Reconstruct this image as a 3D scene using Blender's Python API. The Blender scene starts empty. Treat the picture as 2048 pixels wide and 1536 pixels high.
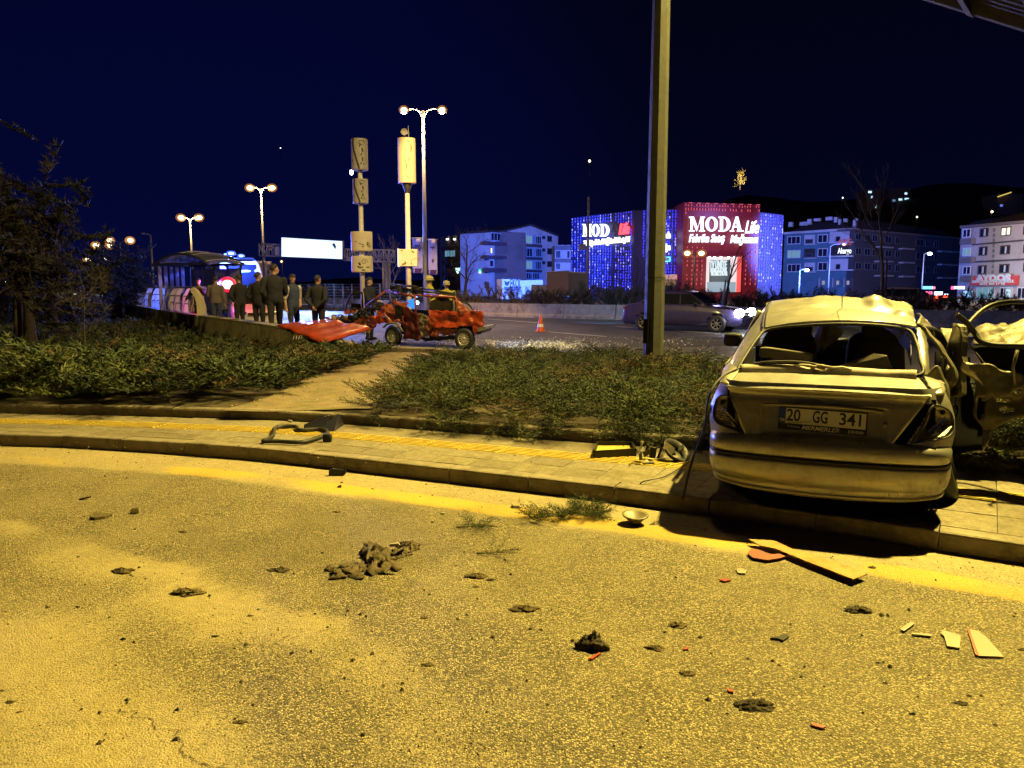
import bpy, bmesh, math, random
import numpy as np
from mathutils import Vector, Matrix, Euler, noise
R = math.radians
rnd = random.Random(7)
scn = bpy.context.scene
COL = scn.collection

# ------------------------------------------------------------------ camera
CAM_H, PITCH, FPX = 1.7, R(7.15), 1538.0
cam_d = bpy.data.cameras.new('camera')
cam_d.sensor_width = 36.0
cam_d.lens = FPX / 2048.0 * 36.0
cam_d.clip_start = 0.05
cam_d.clip_end = 4000.0
cam = bpy.data.objects.new('camera', cam_d)
COL.objects.link(cam)
cam.location = (0, 0, CAM_H)
cam.rotation_euler = (R(90) - PITCH, 0, 0)
scn.camera = cam
scn.render.engine = 'CYCLES'
scn.cycles.use_denoising = True
scn.cycles.max_bounces = 6
scn.cycles.transparent_max_bounces = 12
scn.cycles.sample_clamp_indirect = 4.0
scn.cycles.caustics_reflective = False
scn.cycles.caustics_refractive = False
vs = scn.view_settings
scn.display_settings.display_device = 'sRGB'
vs.view_transform = 'Standard'
vs.look = 'None'
vs.exposure = 0.0
vs.gamma = 1.0

# ------------------------------------------------------------------ night sky
world = bpy.data.worlds.new('World')
scn.world = world
world.use_nodes = True
wn = world.node_tree.nodes
wl = world.node_tree.links
wn.clear()
w_out = wn.new('ShaderNodeOutputWorld')
w_bg = wn.new('ShaderNodeBackground')
w_tc = wn.new('ShaderNodeTexCoord')
w_sep = wn.new('ShaderNodeSeparateXYZ')
w_ramp = wn.new('ShaderNodeValToRGB')
wl.new(w_tc.outputs['Generated'], w_sep.inputs[0])
wl.new(w_sep.outputs['Z'], w_ramp.inputs[0])
cr = w_ramp.color_ramp
cr.elements[0].position = 0.0; cr.elements[0].color = (0.0013, 0.0022, 0.016, 1)
cr.elements[1].position = 0.55; cr.elements[1].color = (0.0010, 0.0011, 0.0045, 1)
e = cr.elements.new(0.13); e.color = (0.0009, 0.0013, 0.0105, 1)
e = cr.elements.new(0.30); e.color = (0.0008, 0.0010, 0.0068, 1)
# towards the lit town on the left the sky is a little bluer
w_glow = wn.new('ShaderNodeVectorMath'); w_glow.operation = 'DOT_PRODUCT'
w_glow.inputs[1].default_value = (-0.36, 0.93, 0.06)
wl.new(w_tc.outputs['Generated'], w_glow.inputs[0])
w_mr = wn.new('ShaderNodeMapRange'); w_mr.interpolation_type = 'SMOOTHERSTEP'
w_mr.inputs['From Min'].default_value = 0.80; w_mr.inputs['From Max'].default_value = 1.0
wl.new(w_glow.outputs['Value'], w_mr.inputs['Value'])
w_mix = wn.new('ShaderNodeMix'); w_mix.data_type = 'RGBA'; w_mix.blend_type = 'ADD'
w_sc = wn.new('ShaderNodeMath'); w_sc.operation = 'MULTIPLY'; w_sc.inputs[1].default_value = 1.0
wl.new(w_mr.outputs[0], w_sc.inputs[0])
wl.new(w_sc.outputs[0], w_mix.inputs['Factor'])
wl.new(w_ramp.outputs[0], w_mix.inputs[6])
w_mix.inputs[7].default_value = (0.0001, 0.0008, 0.017, 1)
w_sky = wn.new('ShaderNodeTexSky'); w_sky.sky_type = 'NISHITA'; w_sky.sun_disc = False
w_sky.sun_elevation = R(-6.0); w_sky.sun_rotation = R(200)
w_add = wn.new('ShaderNodeMix'); w_add.data_type = 'RGBA'; w_add.blend_type = 'ADD'; w_add.inputs['Factor'].default_value = 0.02
wl.new(w_mix.outputs[2], w_add.inputs[6]); wl.new(w_sky.outputs[0], w_add.inputs[7])
wl.new(w_add.outputs[2], w_bg.inputs[0])
w_bg.inputs[1].default_value = 1.0
wl.new(w_bg.outputs[0], w_out.inputs[0])

# ------------------------------------------------------------------ lamps of the place and added fill spots
SODIUM = (1.0, 0.76, 0.17)
def lamp(name, kind, loc, energy, color, radius=0.15, target=None, cone=None, blend=0.6):
    d = bpy.data.lights.new(name, kind)
    d.energy = energy; d.color = color
    d.shadow_soft_size = radius
    o = bpy.data.objects.new(name, d); COL.objects.link(o)
    o.location = loc
    if target is not None:
        o.rotation_euler = (Vector(target) - Vector(loc)).to_track_quat('-Z', 'Y').to_euler()
    if cone:
        d.spot_size = R(cone); d.spot_blend = blend
    o['kind'] = 'helper'
    return o
# high street lamp over the pavement, just out of frame on the right (it throws the car's shadow)
MAIN_LAMP = (7.3, 9.6, 12.0)
lamp('street_light_main', 'SPOT', MAIN_LAMP, 38500, SODIUM, 0.14, (-3.6, -1.5, 0), 122, 1.0)
POLE_XY = (2.11, 11.45)
lamp('street_light_pole', 'SPOT', (2.5, 13.2, 13.6), 17000, (1.0, 0.70, 0.24), 0.16, (-1.5, 19.0, 0), 116, 0.95)
lamp('column_fill_spot', 'SPOT', (0.5, 14.5, 12.6), 30000, (1.0, 0.62, 0.20), 0.2, (-2.0, 29.0, 4.2), 25, 0.3)  # added spot without a lamp post of its own, brightens the right column
lamp('left_fill_spot', 'SPOT', (-15.0, 5.0, 10.0), 3600, SODIUM, 0.2, (-10.5, 19.0, 0), 88, 0.9)  # invented fill spot, lights the left wall and bed

# ------------------------------------------------------------------ geometry helpers
def ray(px, py):
    a = (px - 1024) / FPX; b = (768 - py) / FPX
    return Vector((a, math.cos(PITCH) + b * math.sin(PITCH), -math.sin(PITCH) + b * math.cos(PITCH)))
CAMV = Vector((0, 0, CAM_H))
def G(px, py, z=0.0):
    r = ray(px, py); return CAMV + r * ((z - CAM_H) / r.z)
def U(px, py, y):
    r = ray(px, py); return CAMV + r * (y / r.y)
def nz(p, s=1.0, o=0.0):
    return noise.noise(Vector((p[0] * s + o, p[1] * s - o * 0.7, p[2] * s + o * 1.3)))
def link(name, data, parent=None):
    o = bpy.data.objects.new(name, data); COL.objects.link(o)
    if parent is not None: o.parent = parent
    return o
def tag(o, label=None, cat=None, group=None, kind=None):
    if label: o['label'] = label
    if cat: o['category'] = cat
    if group: o['group'] = group
    if kind: o['kind'] = kind
    return o
def thing(name, label, cat, loc=(0, 0, 0), rz=0.0, group=None, rot=None, scale=1.0):
    o = link(name, None)
    o.location = loc
    o.rotation_euler = rot if rot else (0, 0, rz)
    o.scale = (scale, scale, scale)
    o.empty_display_size = 0.2
    return tag(o, label, cat, group)
def basemat(o):
    return Matrix.LocRotScale(o.location, o.rotation_euler, o.scale)

class MB:
    """collects faces, then links them as ONE mesh object"""
    def __init__(s): s.v = []; s.f = []; s.m = []; s.s = []
    def add(s, vs_, fs, m=0, sm=False):
        b = len(s.v); s.v.extend([tuple(v) for v in vs_])
        for f in fs:
            s.f.append(tuple(i + b for i in f)); s.m.append(m); s.s.append(sm)
        return s
    def box(s, c, size, m=0, rz=0.0, M=None, taper=1.0):
        x, y, z = [q / 2 for q in size]
        pts = [(-x, -y, -z), (x, -y, -z), (x, y, -z), (-x, y, -z), (-x * taper, -y * taper, z), (x * taper, -y * taper, z), (x * taper, y * taper, z), (-x * taper, y * taper, z)]
        rm = M if M is not None else Matrix.Rotation(rz, 3, 'Z')
        c = Vector(c)
        return s.add([c + rm @ Vector(p) for p in pts], [(0, 3, 2, 1), (4, 5, 6, 7), (0, 1, 5, 4), (1, 2, 6, 5), (2, 3, 7, 6), (3, 0, 4, 7)], m)
    def tube(s, path, r, n=8, m=0, cap=True, sm=True):
        path = [Vector(p) for p in path]
        k = len(path)
        rs = r if isinstance(r, (list, tuple)) else [r] * k
        up = None; rings = []
        for i, p in enumerate(path):
            t = (path[min(i + 1, k - 1)] - path[max(i - 1, 0)])
            if t.length < 1e-9: t = Vector((0, 0, 1))
            t.normalize()
            if up is None:
                up = t.orthogonal().normalized()
            up = (up - t * up.dot(t))
            if up.length < 1e-6: up = t.orthogonal()
            up.normalize(); sd = t.cross(up)
            rings.append([p + (up * math.cos(2 * math.pi * j / n) + sd * math.sin(2 * math.pi * j / n)) * rs[i] for j in range(n)])
        vs_ = [q for rg in rings for q in rg]
        fs = [(i * n + j, i * n + (j + 1) % n, (i + 1) * n + (j + 1) % n, (i + 1) * n + j) for i in range(k - 1) for j in range(n)]
        s.add(vs_, fs, m, sm)
        if cap:
            s.add(rings[0], [tuple(reversed(range(n)))], m); s.add(rings[-1], [tuple(range(n))], m)
        return s
    def cyl(s, p0, p1, r0, r1=None, n=12, m=0, sm=True, cap=True):
        return s.tube([p0, p1], [r0, r0 if r1 is None else r1], n, m, cap, sm)
    def lathe(s, prof, n=16, m=0, c=(0, 0, 0), sm=True, M=None):
        # prof: list of (r, z)
        vs_ = []
        for r, z in prof:
            for j in range(n):
                a = 2 * math.pi * j / n
                p = Vector((r * math.cos(a), r * math.sin(a), z))
                if M is not None: p = M @ p
                vs_.append(Vector(c) + p)
        fs = [(i * n + j, i * n + (j + 1) % n, (i + 1) * n + (j + 1) % n, (i + 1) * n + j) for i in range(len(prof) - 1) for j in range(n)]
        return s.add(vs_, fs, m, sm)
    def prism(s, poly, d, m=0):
        # poly: 3D points (planar-ish), extruded by vector d
        n = len(poly); d = Vector(d); p = [Vector(q) for q in poly]
        s.add(p + [q + d for q in p], [tuple(range(n)), tuple(range(2 * n - 1, n - 1, -1))] + [(j, j + n, (j + 1) % n + n, (j + 1) % n) for j in range(n)], m)
        return s
    def grid(s, P, m=0, sm=True, thick=0.0, skip=None):
        # P[i][j] 3D points -> surface, optional solid thickness along normals
        ni, nj = len(P), len(P[0])
        vs_ = [Vector(P[i][j]) for i in range(ni) for j in range(nj)]
        q = [(i * nj + j, (i + 1) * nj + j, (i + 1) * nj + j + 1, i * nj + j + 1) for i in range(ni - 1) for j in range(nj - 1)]
        if skip: q = [f for f in q if not skip((vs_[f[0]] + vs_[f[1]] + vs_[f[2]] + vs_[f[3]]) / 4)]
        s.add(vs_, q, m, sm)
        if thick:
            nr = [Vector((0, 0, 0)) for _ in vs_]
            for f in q:
                nn = (vs_[f[2]] - vs_[f[0]]).cross(vs_[f[3]] - vs_[f[1]])
                for i in f: nr[i] += nn
            back = [v - (n_.normalized() * thick if n_.length > 1e-12 else Vector((0, 0, 0))) for v, n_ in zip(vs_, nr)]
            s.add(back, [tuple(reversed(f)) for f in q], m, sm)
            ed = {}
            for f in q:
                for a, b in zip(f, f[1:] + f[:1]):
                    ed[(a, b)] = 1
            rim = [(a, b) for (a, b) in ed if (b, a) not in ed]
            allv = vs_ + back; n0 = len(vs_)
            s.add(allv, [(b, a, a + n0, b + n0) for a, b in rim], m)
        return s
    def mesh(s, name, mats):
        me = bpy.data.meshes.new(name)
        me.from_pydata(s.v, [], s.f)
        for mt in mats: me.materials.append(mt)
        me.polygons.foreach_set('material_index', s.m)
        me.polygons.foreach_set('use_smooth', s.s)
        me.update()
        return me
    def build(s, name, mats, parent=None, world=False, fix=True):
        if not isinstance(mats, (list, tuple)): mats = [mats]
        if world and parent is not None:
            Mi = basemat(parent).inverted(); s.v = [tuple(Mi @ Vector(v)) for v in s.v]
        me = s.mesh(name, mats)
        if fix:
            bm = bmesh.new(); bm.from_mesh(me)
            bmesh.ops.remove_doubles(bm, verts=bm.verts, dist=1e-5)
            bmesh.ops.recalc_face_normals(bm, faces=bm.faces)
            bm.to_mesh(me); bm.free()
        return link(name, me, parent)

def dup(o, parent=None):
    c = o.copy(); COL.objects.link(c)
    if parent is not None: c.parent = parent
    for ch in list(o.children): dup(ch, c)
    return c
def lerp(a, b, t): return a + (b - a) * t
def spl(pts, n):
    """Catmull-Rom through points, n samples per span"""
    pts = [Vector(p) for p in pts]; out = []
    for i in range(len(pts) - 1):
        p0 = pts[max(i - 1, 0)]; p1 = pts[i]; p2 = pts[i + 1]; p3 = pts[min(i + 2, len(pts) - 1)]
        for k in range(n):
            t = k / n
            out.append(0.5 * ((2 * p1) + (p2 - p0) * t + (2 * p0 - 5 * p1 + 4 * p2 - p3) * t * t + (3 * p1 - p0 - 3 * p2 + p3) * t ** 3))
    out.append(pts[-1]); return out
def resample(pts, step=None, n=None):
    pts = [Vector(p) for p in pts]
    L = [0.0]
    for a, b in zip(pts, pts[1:]): L.append(L[-1] + (b - a).length)
    if n is None: n = max(1, round(L[-1] / step))
    out = []; i = 0
    for k in range(n + 1):
        d = L[-1] * k / n
        while i < len(pts) - 2 and L[i + 1] < d: i += 1
        t = (d - L[i]) / max(1e-9, L[i + 1] - L[i]); out.append(pts[i].lerp(pts[i + 1], t))
    return out
def patch(c00, c10, c01, c11, nu, nv, f=None):
    """bilinear patch, u from c00 to c10, v from c00 to c01"""
    a, b, c, d = [Vector(q) for q in (c00, c10, c01, c11)]
    P = []
    for i in range(nu + 1):
        u = i / nu; row = []
        for j in range(nv + 1):
            v = j / nv
            p = a.lerp(b, u).lerp(c.lerp(d, u), v)
            if f: p = f(p, u, v)
            row.append(p)
        P.append(row)
    return P
def crumple(P, amp, s=4.0, o=0.0):
    out = []
    for row in P:
        rr = []
        for p in row:
            a = abs(nz(p, s, o)) + 0.5 * abs(nz(p, s * 2.3, o + 5))
            rr.append(Vector(p) + Vector((nz(p, s, o + 11), nz(p, s, o + 3), nz(p, s * 1.2, o + 7))) * amp * 0.8 + Vector((0, 0, 1)) * (a - 0.35) * amp + Vector((a - .35, a - .35, 0)) * amp * .7)
        out.append(rr)
    return out

# ------------------------------------------------------------------ materials
def mat(name, col, rough=0.6, metal=0.0, var=0.0, vs_=6.0, bump=0.0, bs=40.0, emit=None, es=0.0, dirt=None, ds=3.0, coat=0.0, world=False, trans=0.0, nosample=False, spec=0.5, speck=None):
    m = bpy.data.materials.new(name); m.use_nodes = True
    nt = m.node_tree; N = nt.nodes; Lk = nt.links
    b = N['Principled BSDF']
    b.inputs['Base Color'].default_value = (*col, 1)
    b.inputs['Roughness'].default_value = rough
    b.inputs['Metallic'].default_value = metal
    b.inputs['Specular IOR Level'].default_value = spec
    if coat: b.inputs['Coat Weight'].default_value = coat; b.inputs['Coat Roughness'].default_value = 0.08
    if trans: b.inputs['Transmission Weight'].default_value = trans; b.inputs['IOR'].default_value = 1.45
    if emit:
        b.inputs['Emission Color'].default_value = (*emit, 1); b.inputs['Emission Strength'].default_value = es
        if nosample: m.cycles.emission_sampling = 'NONE'
    tc = N.new('ShaderNodeTexCoord'); co = tc.outputs['Object']
    if world:
        g = N.new('ShaderNodeNewGeometry'); co = g.outputs['Position']
    cur = None
    if var or dirt or speck:
        n1 = N.new('ShaderNodeTexNoise'); n1.inputs['Scale'].default_value = vs_; n1.inputs['Detail'].default_value = 6; n1.inputs['Roughness'].default_value = 0.65
        Lk.new(co, n1.inputs['Vector'])
        mx = N.new('ShaderNodeMix'); mx.data_type = 'RGBA'
        mx.inputs[6].default_value = (*[c * (1 - var) for c in col], 1); mx.inputs[7].default_value = (*[min(1, c * (1 + var)) for c in col], 1)
        mr = N.new('ShaderNodeMapRange'); mr.inputs['From Min'].default_value = 0.3; mr.inputs['From Max'].default_value = 0.7
        Lk.new(n1.outputs['Fac'], mr.inputs['Value']); Lk.new(mr.outputs[0], mx.inputs['Factor'])
        cur = mx.outputs[2]
        if dirt:
            n2 = N.new('ShaderNodeTexNoise'); n2.inputs['Scale'].default_value = ds; n2.inputs['Detail'].default_value = 8; n2.inputs['Roughness'].default_value = 0.75
            Lk.new(co, n2.inputs['Vector'])
            mr2 = N.new('ShaderNodeMapRange'); mr2.inputs['From Min'].default_value = 0.48; mr2.inputs['From Max'].default_value = 0.68
            Lk.new(n2.outputs['Fac'], mr2.inputs['Value'])
            mx2 = N.new('ShaderNodeMix'); mx2.data_type = 'RGBA'; mx2.inputs[7].default_value = (*dirt, 1)
            Lk.new(mr2.outputs[0], mx2.inputs['Factor']); Lk.new(cur, mx2.inputs[6]); cur = mx2.outputs[2]
            if metal:
                mm = N.new('ShaderNodeMath'); mm.operation = 'MULTIPLY_ADD'; mm.inputs[1].default_value = -metal * .6; mm.inputs[2].default_value = metal
                Lk.new(mr2.outputs[0], mm.inputs[0]); Lk.new(mm.outputs[0], b.inputs['Metallic'])
            rr = N.new('ShaderNodeMath'); rr.operation = 'MULTIPLY_ADD'; rr.inputs[1].default_value = 0.3; rr.inputs[2].default_value = rough
            Lk.new(mr2.outputs[0], rr.inputs[0]); Lk.new(rr.outputs[0], b.inputs['Roughness'])
        Lk.new(cur, b.inputs['Base Color'])
    if bump:
        n3 = N.new('ShaderNodeTexNoise'); n3.inputs['Scale'].default_value = bs; n3.inputs['Detail'].default_value = 5
        Lk.new(co, n3.inputs['Vector'])
        bp = N.new('ShaderNodeBump'); bp.inputs['Strength'].default_value = bump; bp.inputs['Distance'].default_value = 0.02
        Lk.new(n3.outputs['Fac'], bp.inputs['Height']); Lk.new(bp.outputs[0], b.inputs['Normal'])
    return m
def emis(name, col, st, sample=False):
    m = mat(name, (0.02, 0.02, 0.02), 0.5, emit=col, es=st)
    if not sample: m.cycles.emission_sampling = 'NONE'
    return m

def glow(name, core, rim, sc_, sr, p0=.005, p1=.22):  # the glow around a lamp is put into its emission ramp
    """lamp glass with painted glow: white where it faces the viewer, coloured towards the rim"""
    m = bpy.data.materials.new(name); m.use_nodes = True; N = m.node_tree.nodes; K = m.node_tree.links; b = N['Principled BSDF']
    b.inputs['Base Color'].default_value = (.02, .02, .02, 1)
    lw = N.new('ShaderNodeLayerWeight'); lw.inputs['Blend'].default_value = .5
    r = N.new('ShaderNodeValToRGB'); K.new(lw.outputs['Facing'], r.inputs[0])
    r.color_ramp.elements[0].position = p0; r.color_ramp.elements[0].color = (*[c * sc_ for c in core], 1)
    r.color_ramp.elements[1].position = p1; r.color_ramp.elements[1].color = (*[c * sr for c in rim], 1)
    K.new(r.outputs[0], b.inputs['Emission Color']); b.inputs['Emission Strength'].default_value = 1.0
    m.cycles.emission_sampling = 'NONE'; return m
def ground_mat(name, base, pale, yellow=None, scale=118.0):
    """granular asphalt; point attribute 'dust' lays pale dust over it, 'paint' a worn yellow line"""
    m = bpy.data.materials.new(name); m.use_nodes = True
    nt = m.node_tree; N = nt.nodes; K = nt.links; b = N['Principled BSDF']
    g = N.new('ShaderNodeNewGeometry'); P = g.outputs['Position']
    def noi(s, d=4, r=.6):
        n = N.new('ShaderNodeTexNoise'); n.inputs['Scale'].default_value = s; n.inputs['Detail'].default_value = d; n.inputs['Roughness'].default_value = r
        K.new(P, n.inputs['Vector']); return n.outputs['Fac']
    def mr(x, a, c, lo=0., hi=1.):
        n = N.new('ShaderNodeMapRange'); n.inputs['From Min'].default_value = a; n.inputs['From Max'].default_value = c
        n.inputs['To Min'].default_value = lo; n.inputs['To Max'].default_value = hi
        K.new(x, n.inputs['Value']); return n.outputs[0]
    def mth(op, a, c):
        n = N.new('ShaderNodeMath'); n.operation = op
        for i, q in enumerate((a, c)):
            if isinstance(q, (int, float)): n.inputs[i].default_value = q
            else: K.new(q, n.inputs[i])
        return n.outputs[0]
    def mix(f, a, c, bt='MIX'):
        n = N.new('ShaderNodeMix'); n.data_type = 'RGBA'; n.blend_type = bt
        if isinstance(f, (int, float)): n.inputs['Factor'].default_value = f
        else: K.new(f, n.inputs['Factor'])
        for i, q in ((6, a), (7, c)):
            if isinstance(q, tuple): n.inputs[i].default_value = (*q, 1)
            else: K.new(q, n.inputs[i])
        return n.outputs[2]
    vor = N.new('ShaderNodeTexVoronoi'); vor.inputs['Scale'].default_value = scale; vor.inputs['Randomness'].default_value = 1.0
    K.new(P, vor.inputs['Vector'])
    cell = N.new('ShaderNodeSeparateColor'); K.new(vor.outputs['Color'], cell.inputs[0])
    stone = mr(cell.outputs[0], 0.40, 0.98)
    fine = noi(210, 3, .7)
    big = noi(0.9, 6, .6)
    mid = noi(5.0, 6, .7)
    c = mix(stone, tuple(q * 0.36 for q in base), tuple(min(1, q * 2.9) for q in base))
    c = mix(mr(fine, .45, .75), c, tuple(q * 0.30 for q in base))
    c = mix(mr(noi(1.6, 5, .65), .42, .62, 0, .45), c, tuple(min(1, q * 1.5) for q in base))
    gap = mr(vor.outputs['Distance'], 0.42, 0.62)
    c = mix(mth('MULTIPLY', gap, 0.7), c, tuple(q * 0.15 for q in base))
    c = mix(mr(mid, .35, .7, 0, .35), c, tuple(q * 0.5 for q in base))
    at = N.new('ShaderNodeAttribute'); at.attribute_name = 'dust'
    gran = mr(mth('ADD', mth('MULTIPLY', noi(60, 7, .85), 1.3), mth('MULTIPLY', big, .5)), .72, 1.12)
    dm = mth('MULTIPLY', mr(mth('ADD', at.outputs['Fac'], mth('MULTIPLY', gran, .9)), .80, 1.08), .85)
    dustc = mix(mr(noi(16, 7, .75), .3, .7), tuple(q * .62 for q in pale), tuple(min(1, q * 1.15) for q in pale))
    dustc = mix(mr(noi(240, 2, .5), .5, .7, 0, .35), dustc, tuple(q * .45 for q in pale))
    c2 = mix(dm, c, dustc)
    if yellow:
        ap = N.new('ShaderNodeAttribute'); ap.attribute_name = 'paint'
        pm = mth('MULTIPLY', mr(mth('ADD', mth('MULTIPLY', ap.outputs['Fac'], .75), mth('MULTIPLY', mth('ADD', noi(45, 7, .9), noi(2.2, 4, .6)), .62)), .98, 1.30), .75)
        c2 = mix(pm, c2, yellow)
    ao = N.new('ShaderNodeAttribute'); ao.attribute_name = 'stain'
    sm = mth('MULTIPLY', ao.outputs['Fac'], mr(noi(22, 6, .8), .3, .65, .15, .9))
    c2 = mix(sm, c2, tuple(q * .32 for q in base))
    K.new(c2, b.inputs['Base Color'])
    b.inputs['Roughness'].default_value = 0.82
    h = mth('ADD', mth('MULTIPLY', vor.outputs['Distance'], -1.1), mth('MULTIPLY', fine, .8))
    hh = mth('MULTIPLY', h, mr(dm, 0, 1, 1.0, .45))
    bp = N.new('ShaderNodeBump'); bp.inputs['Strength'].default_value = 1.0; bp.inputs['Distance'].default_value = 0.008
    K.new(hh, bp.inputs['Height']); K.new(bp.outputs[0], b.inputs['Normal'])
    return m

# ================================================================== SETTING
HW = 0.1      # highway level
SW = 0.13     # pavement level
M_soil = mat('soil', (0.048, 0.036, 0.022), 0.95, var=0.4, vs_=3, bump=0.5, bs=30, dirt=(0.075, 0.06, 0.035), ds=1.4, world=True)
M_path = mat('trodden_earth', (0.17, 0.13, 0.075), 0.95, var=0.3, vs_=5, bump=0.6, bs=45, dirt=(0.10, 0.10, 0.04), ds=2.2, world=True)
M_conc = mat('kerb_concrete', (0.20, 0.17, 0.125), 0.85, var=0.22, vs_=9, bump=0.35, bs=60, dirt=(0.10, 0.085, 0.06), ds=5, world=True)
M_conc2 = mat('wall_concrete', (0.24, 0.21, 0.165), 0.88, var=0.2, vs_=4, bump=0.3, bs=30, dirt=(0.08, 0.07, 0.055), ds=1.6, world=True)
M_slab = [mat('paving_%d' % i, c, 0.85, var=0.34, vs_=26, bump=0.7, bs=110, dirt=(0.125, 0.10, 0.06), ds=3.2, world=True) for i, c in enumerate([(0.20, 0.17, 0.115), (0.165, 0.14, 0.095), (0.215, 0.185, 0.12)])]
M_tact = mat('tactile_yellow', (0.46, 0.35, 0.06), 0.75, var=0.2, vs_=8, bump=0.3, bs=60, dirt=(0.38, 0.29, 0.07), ds=6, world=True)
M_hw = mat('highway_asphalt', (0.045, 0.045, 0.05), 0.58, var=0.35, vs_=2.0, bump=0.35, bs=130, dirt=(0.07, 0.068, 0.068), ds=0.5, world=True)
M_line = mat('white_road_paint', (0.62, 0.62, 0.58), 0.6, var=0.2, vs_=5, dirt=(0.2, 0.2, 0.19), ds=3, world=True)
M_earth = mat('dark_ground', (0.028, 0.027, 0.024), 0.95, var=0.3, vs_=0.3, world=True)
M_fg = ground_mat('street_asphalt', (0.285, 0.234, 0.13), (0.40, 0.325, 0.172), yellow=(0.52, 0.34, 0.03))

# far ground: one sheet to the horizon
mb = MB()
mb.grid([[(x, y, -0.06) for y in (-60, 0, 60, 150, 400, 900)] for x in (-900, -300, -60, 0, 60, 300, 900)])
tag(mb.build('ground', M_earth), kind='structure')

# pavement edge curves (front kerb outer edge F, back kerb outer edge B) as real ground lines
Fp = [(-40, 1.5), (-26, 5.6), (-16, 7.9), (-10, 8.6), (-5.53, 8.18), (-4.1, 7.9), (-2.71, 7.52), (-1.51, 7.02), (-0.1, 6.38), (1.14, 5.79), (2.73, 4.85), (3.9, 4.1), (6.0, 2.6), (9, 0.3), (14, -4)]
Bp = [(-41, 4.2), (-26.8, 8.0), (-16.3, 9.9), (-10, 10.3), (-6.16, 9.45), (-5.07, 9.38), (-3.62, 9.26), (-2.6, 9.03), (-1.6, 8.67), (-0.75, 8.3), (0.3, 7.9), (1.35, 7.53), (2.7, 7.02), (3.95, 6.6), (6.3, 5.4), (9.9, 3.1), (15, -1)]
NS = 22
Fs = resample(spl([(*p, 0) for p in Fp], 12), n=600); Bs = resample(spl([(*p, 0) for p in Bp], 12), n=600)
def edge_at(S, x):
    for a, b in zip(S, S[1:]):
        if (a.x - x) * (b.x - x) <= 0 and a.x != b.x: return a.lerp(b, (x - a.x) / (b.x - a.x))
    return S[-1]
# pair the two curves by projecting across: sample F evenly, take normal towards B
st = resample(Fs, step=0.4)
def nrm(S, i):
    t = (S[min(i + 1, len(S) - 1)] - S[max(i - 1, 0)]).normalized(); return Vector((-t.y, t.x, 0))
pairs = []
Barr = np.array([(p.x, p.y) for p in Bs])
for i, p in enumerate(st):
    n_ = nrm(st, i)
    d = Barr - np.array([p.x, p.y]); along = d @ np.array([n_.y, -n_.x]); dist = d @ np.array([n_.x, n_.y])
    k = np.argmin(np.abs(along) + (dist < 0) * 50); pairs.append((p, n_, float(np.clip(dist[k], 1.0, 2.6))))
W_ = np.array([q[2] for q in pairs]); W_ = np.convolve(np.pad(W_, 4, 'edge'), np.ones(9) / 9, 'valid')
pairs = [(p, n_, float(w)) for (p, n_, _), w in zip(pairs, W_)]

# --- street surface with painted / dusty / oily attributes
DL = [(p.x, p.y) for p in [G(x_, y_, 0) for x_, y_ in ((-900, 1000), (0, 1027), (60, 1032), (180, 1062), (330, 1112), (420, 1124), (560, 1192), (700, 1232), (850, 1290), (980, 1380), (1100, 1536), (1200, 1900))]]
def dline(x, y):
    # signed distance to the ragged front edge of the dust layer (positive on the dusty side)
    best = 9; sg = -1
    for (x0, y0), (x1, y1) in zip(DL, DL[1:]):
        dx, dy = x1 - x0, y1 - y0; t = max(0, min(1, ((x - x0) * dx + (y - y0) * dy) / (dx * dx + dy * dy)))
        d = math.hypot(x - x0 - dx * t, y - y0 - dy * t)
        if d < best: best = d; sg = 1 if dx * (y - y0) - dy * (x - x0) < 0 else -1
    return best * sg
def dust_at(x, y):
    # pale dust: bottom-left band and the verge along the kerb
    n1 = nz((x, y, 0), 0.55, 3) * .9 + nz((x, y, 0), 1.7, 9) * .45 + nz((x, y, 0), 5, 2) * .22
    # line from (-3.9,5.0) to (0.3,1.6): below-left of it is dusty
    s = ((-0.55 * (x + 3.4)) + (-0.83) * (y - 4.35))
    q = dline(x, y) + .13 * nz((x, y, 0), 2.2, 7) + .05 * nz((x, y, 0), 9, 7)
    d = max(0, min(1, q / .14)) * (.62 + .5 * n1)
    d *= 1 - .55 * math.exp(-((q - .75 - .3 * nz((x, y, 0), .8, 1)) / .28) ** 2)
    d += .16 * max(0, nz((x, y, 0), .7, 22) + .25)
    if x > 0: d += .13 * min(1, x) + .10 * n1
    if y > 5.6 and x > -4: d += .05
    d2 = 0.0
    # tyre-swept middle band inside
    return max(0, min(1, d))
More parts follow.
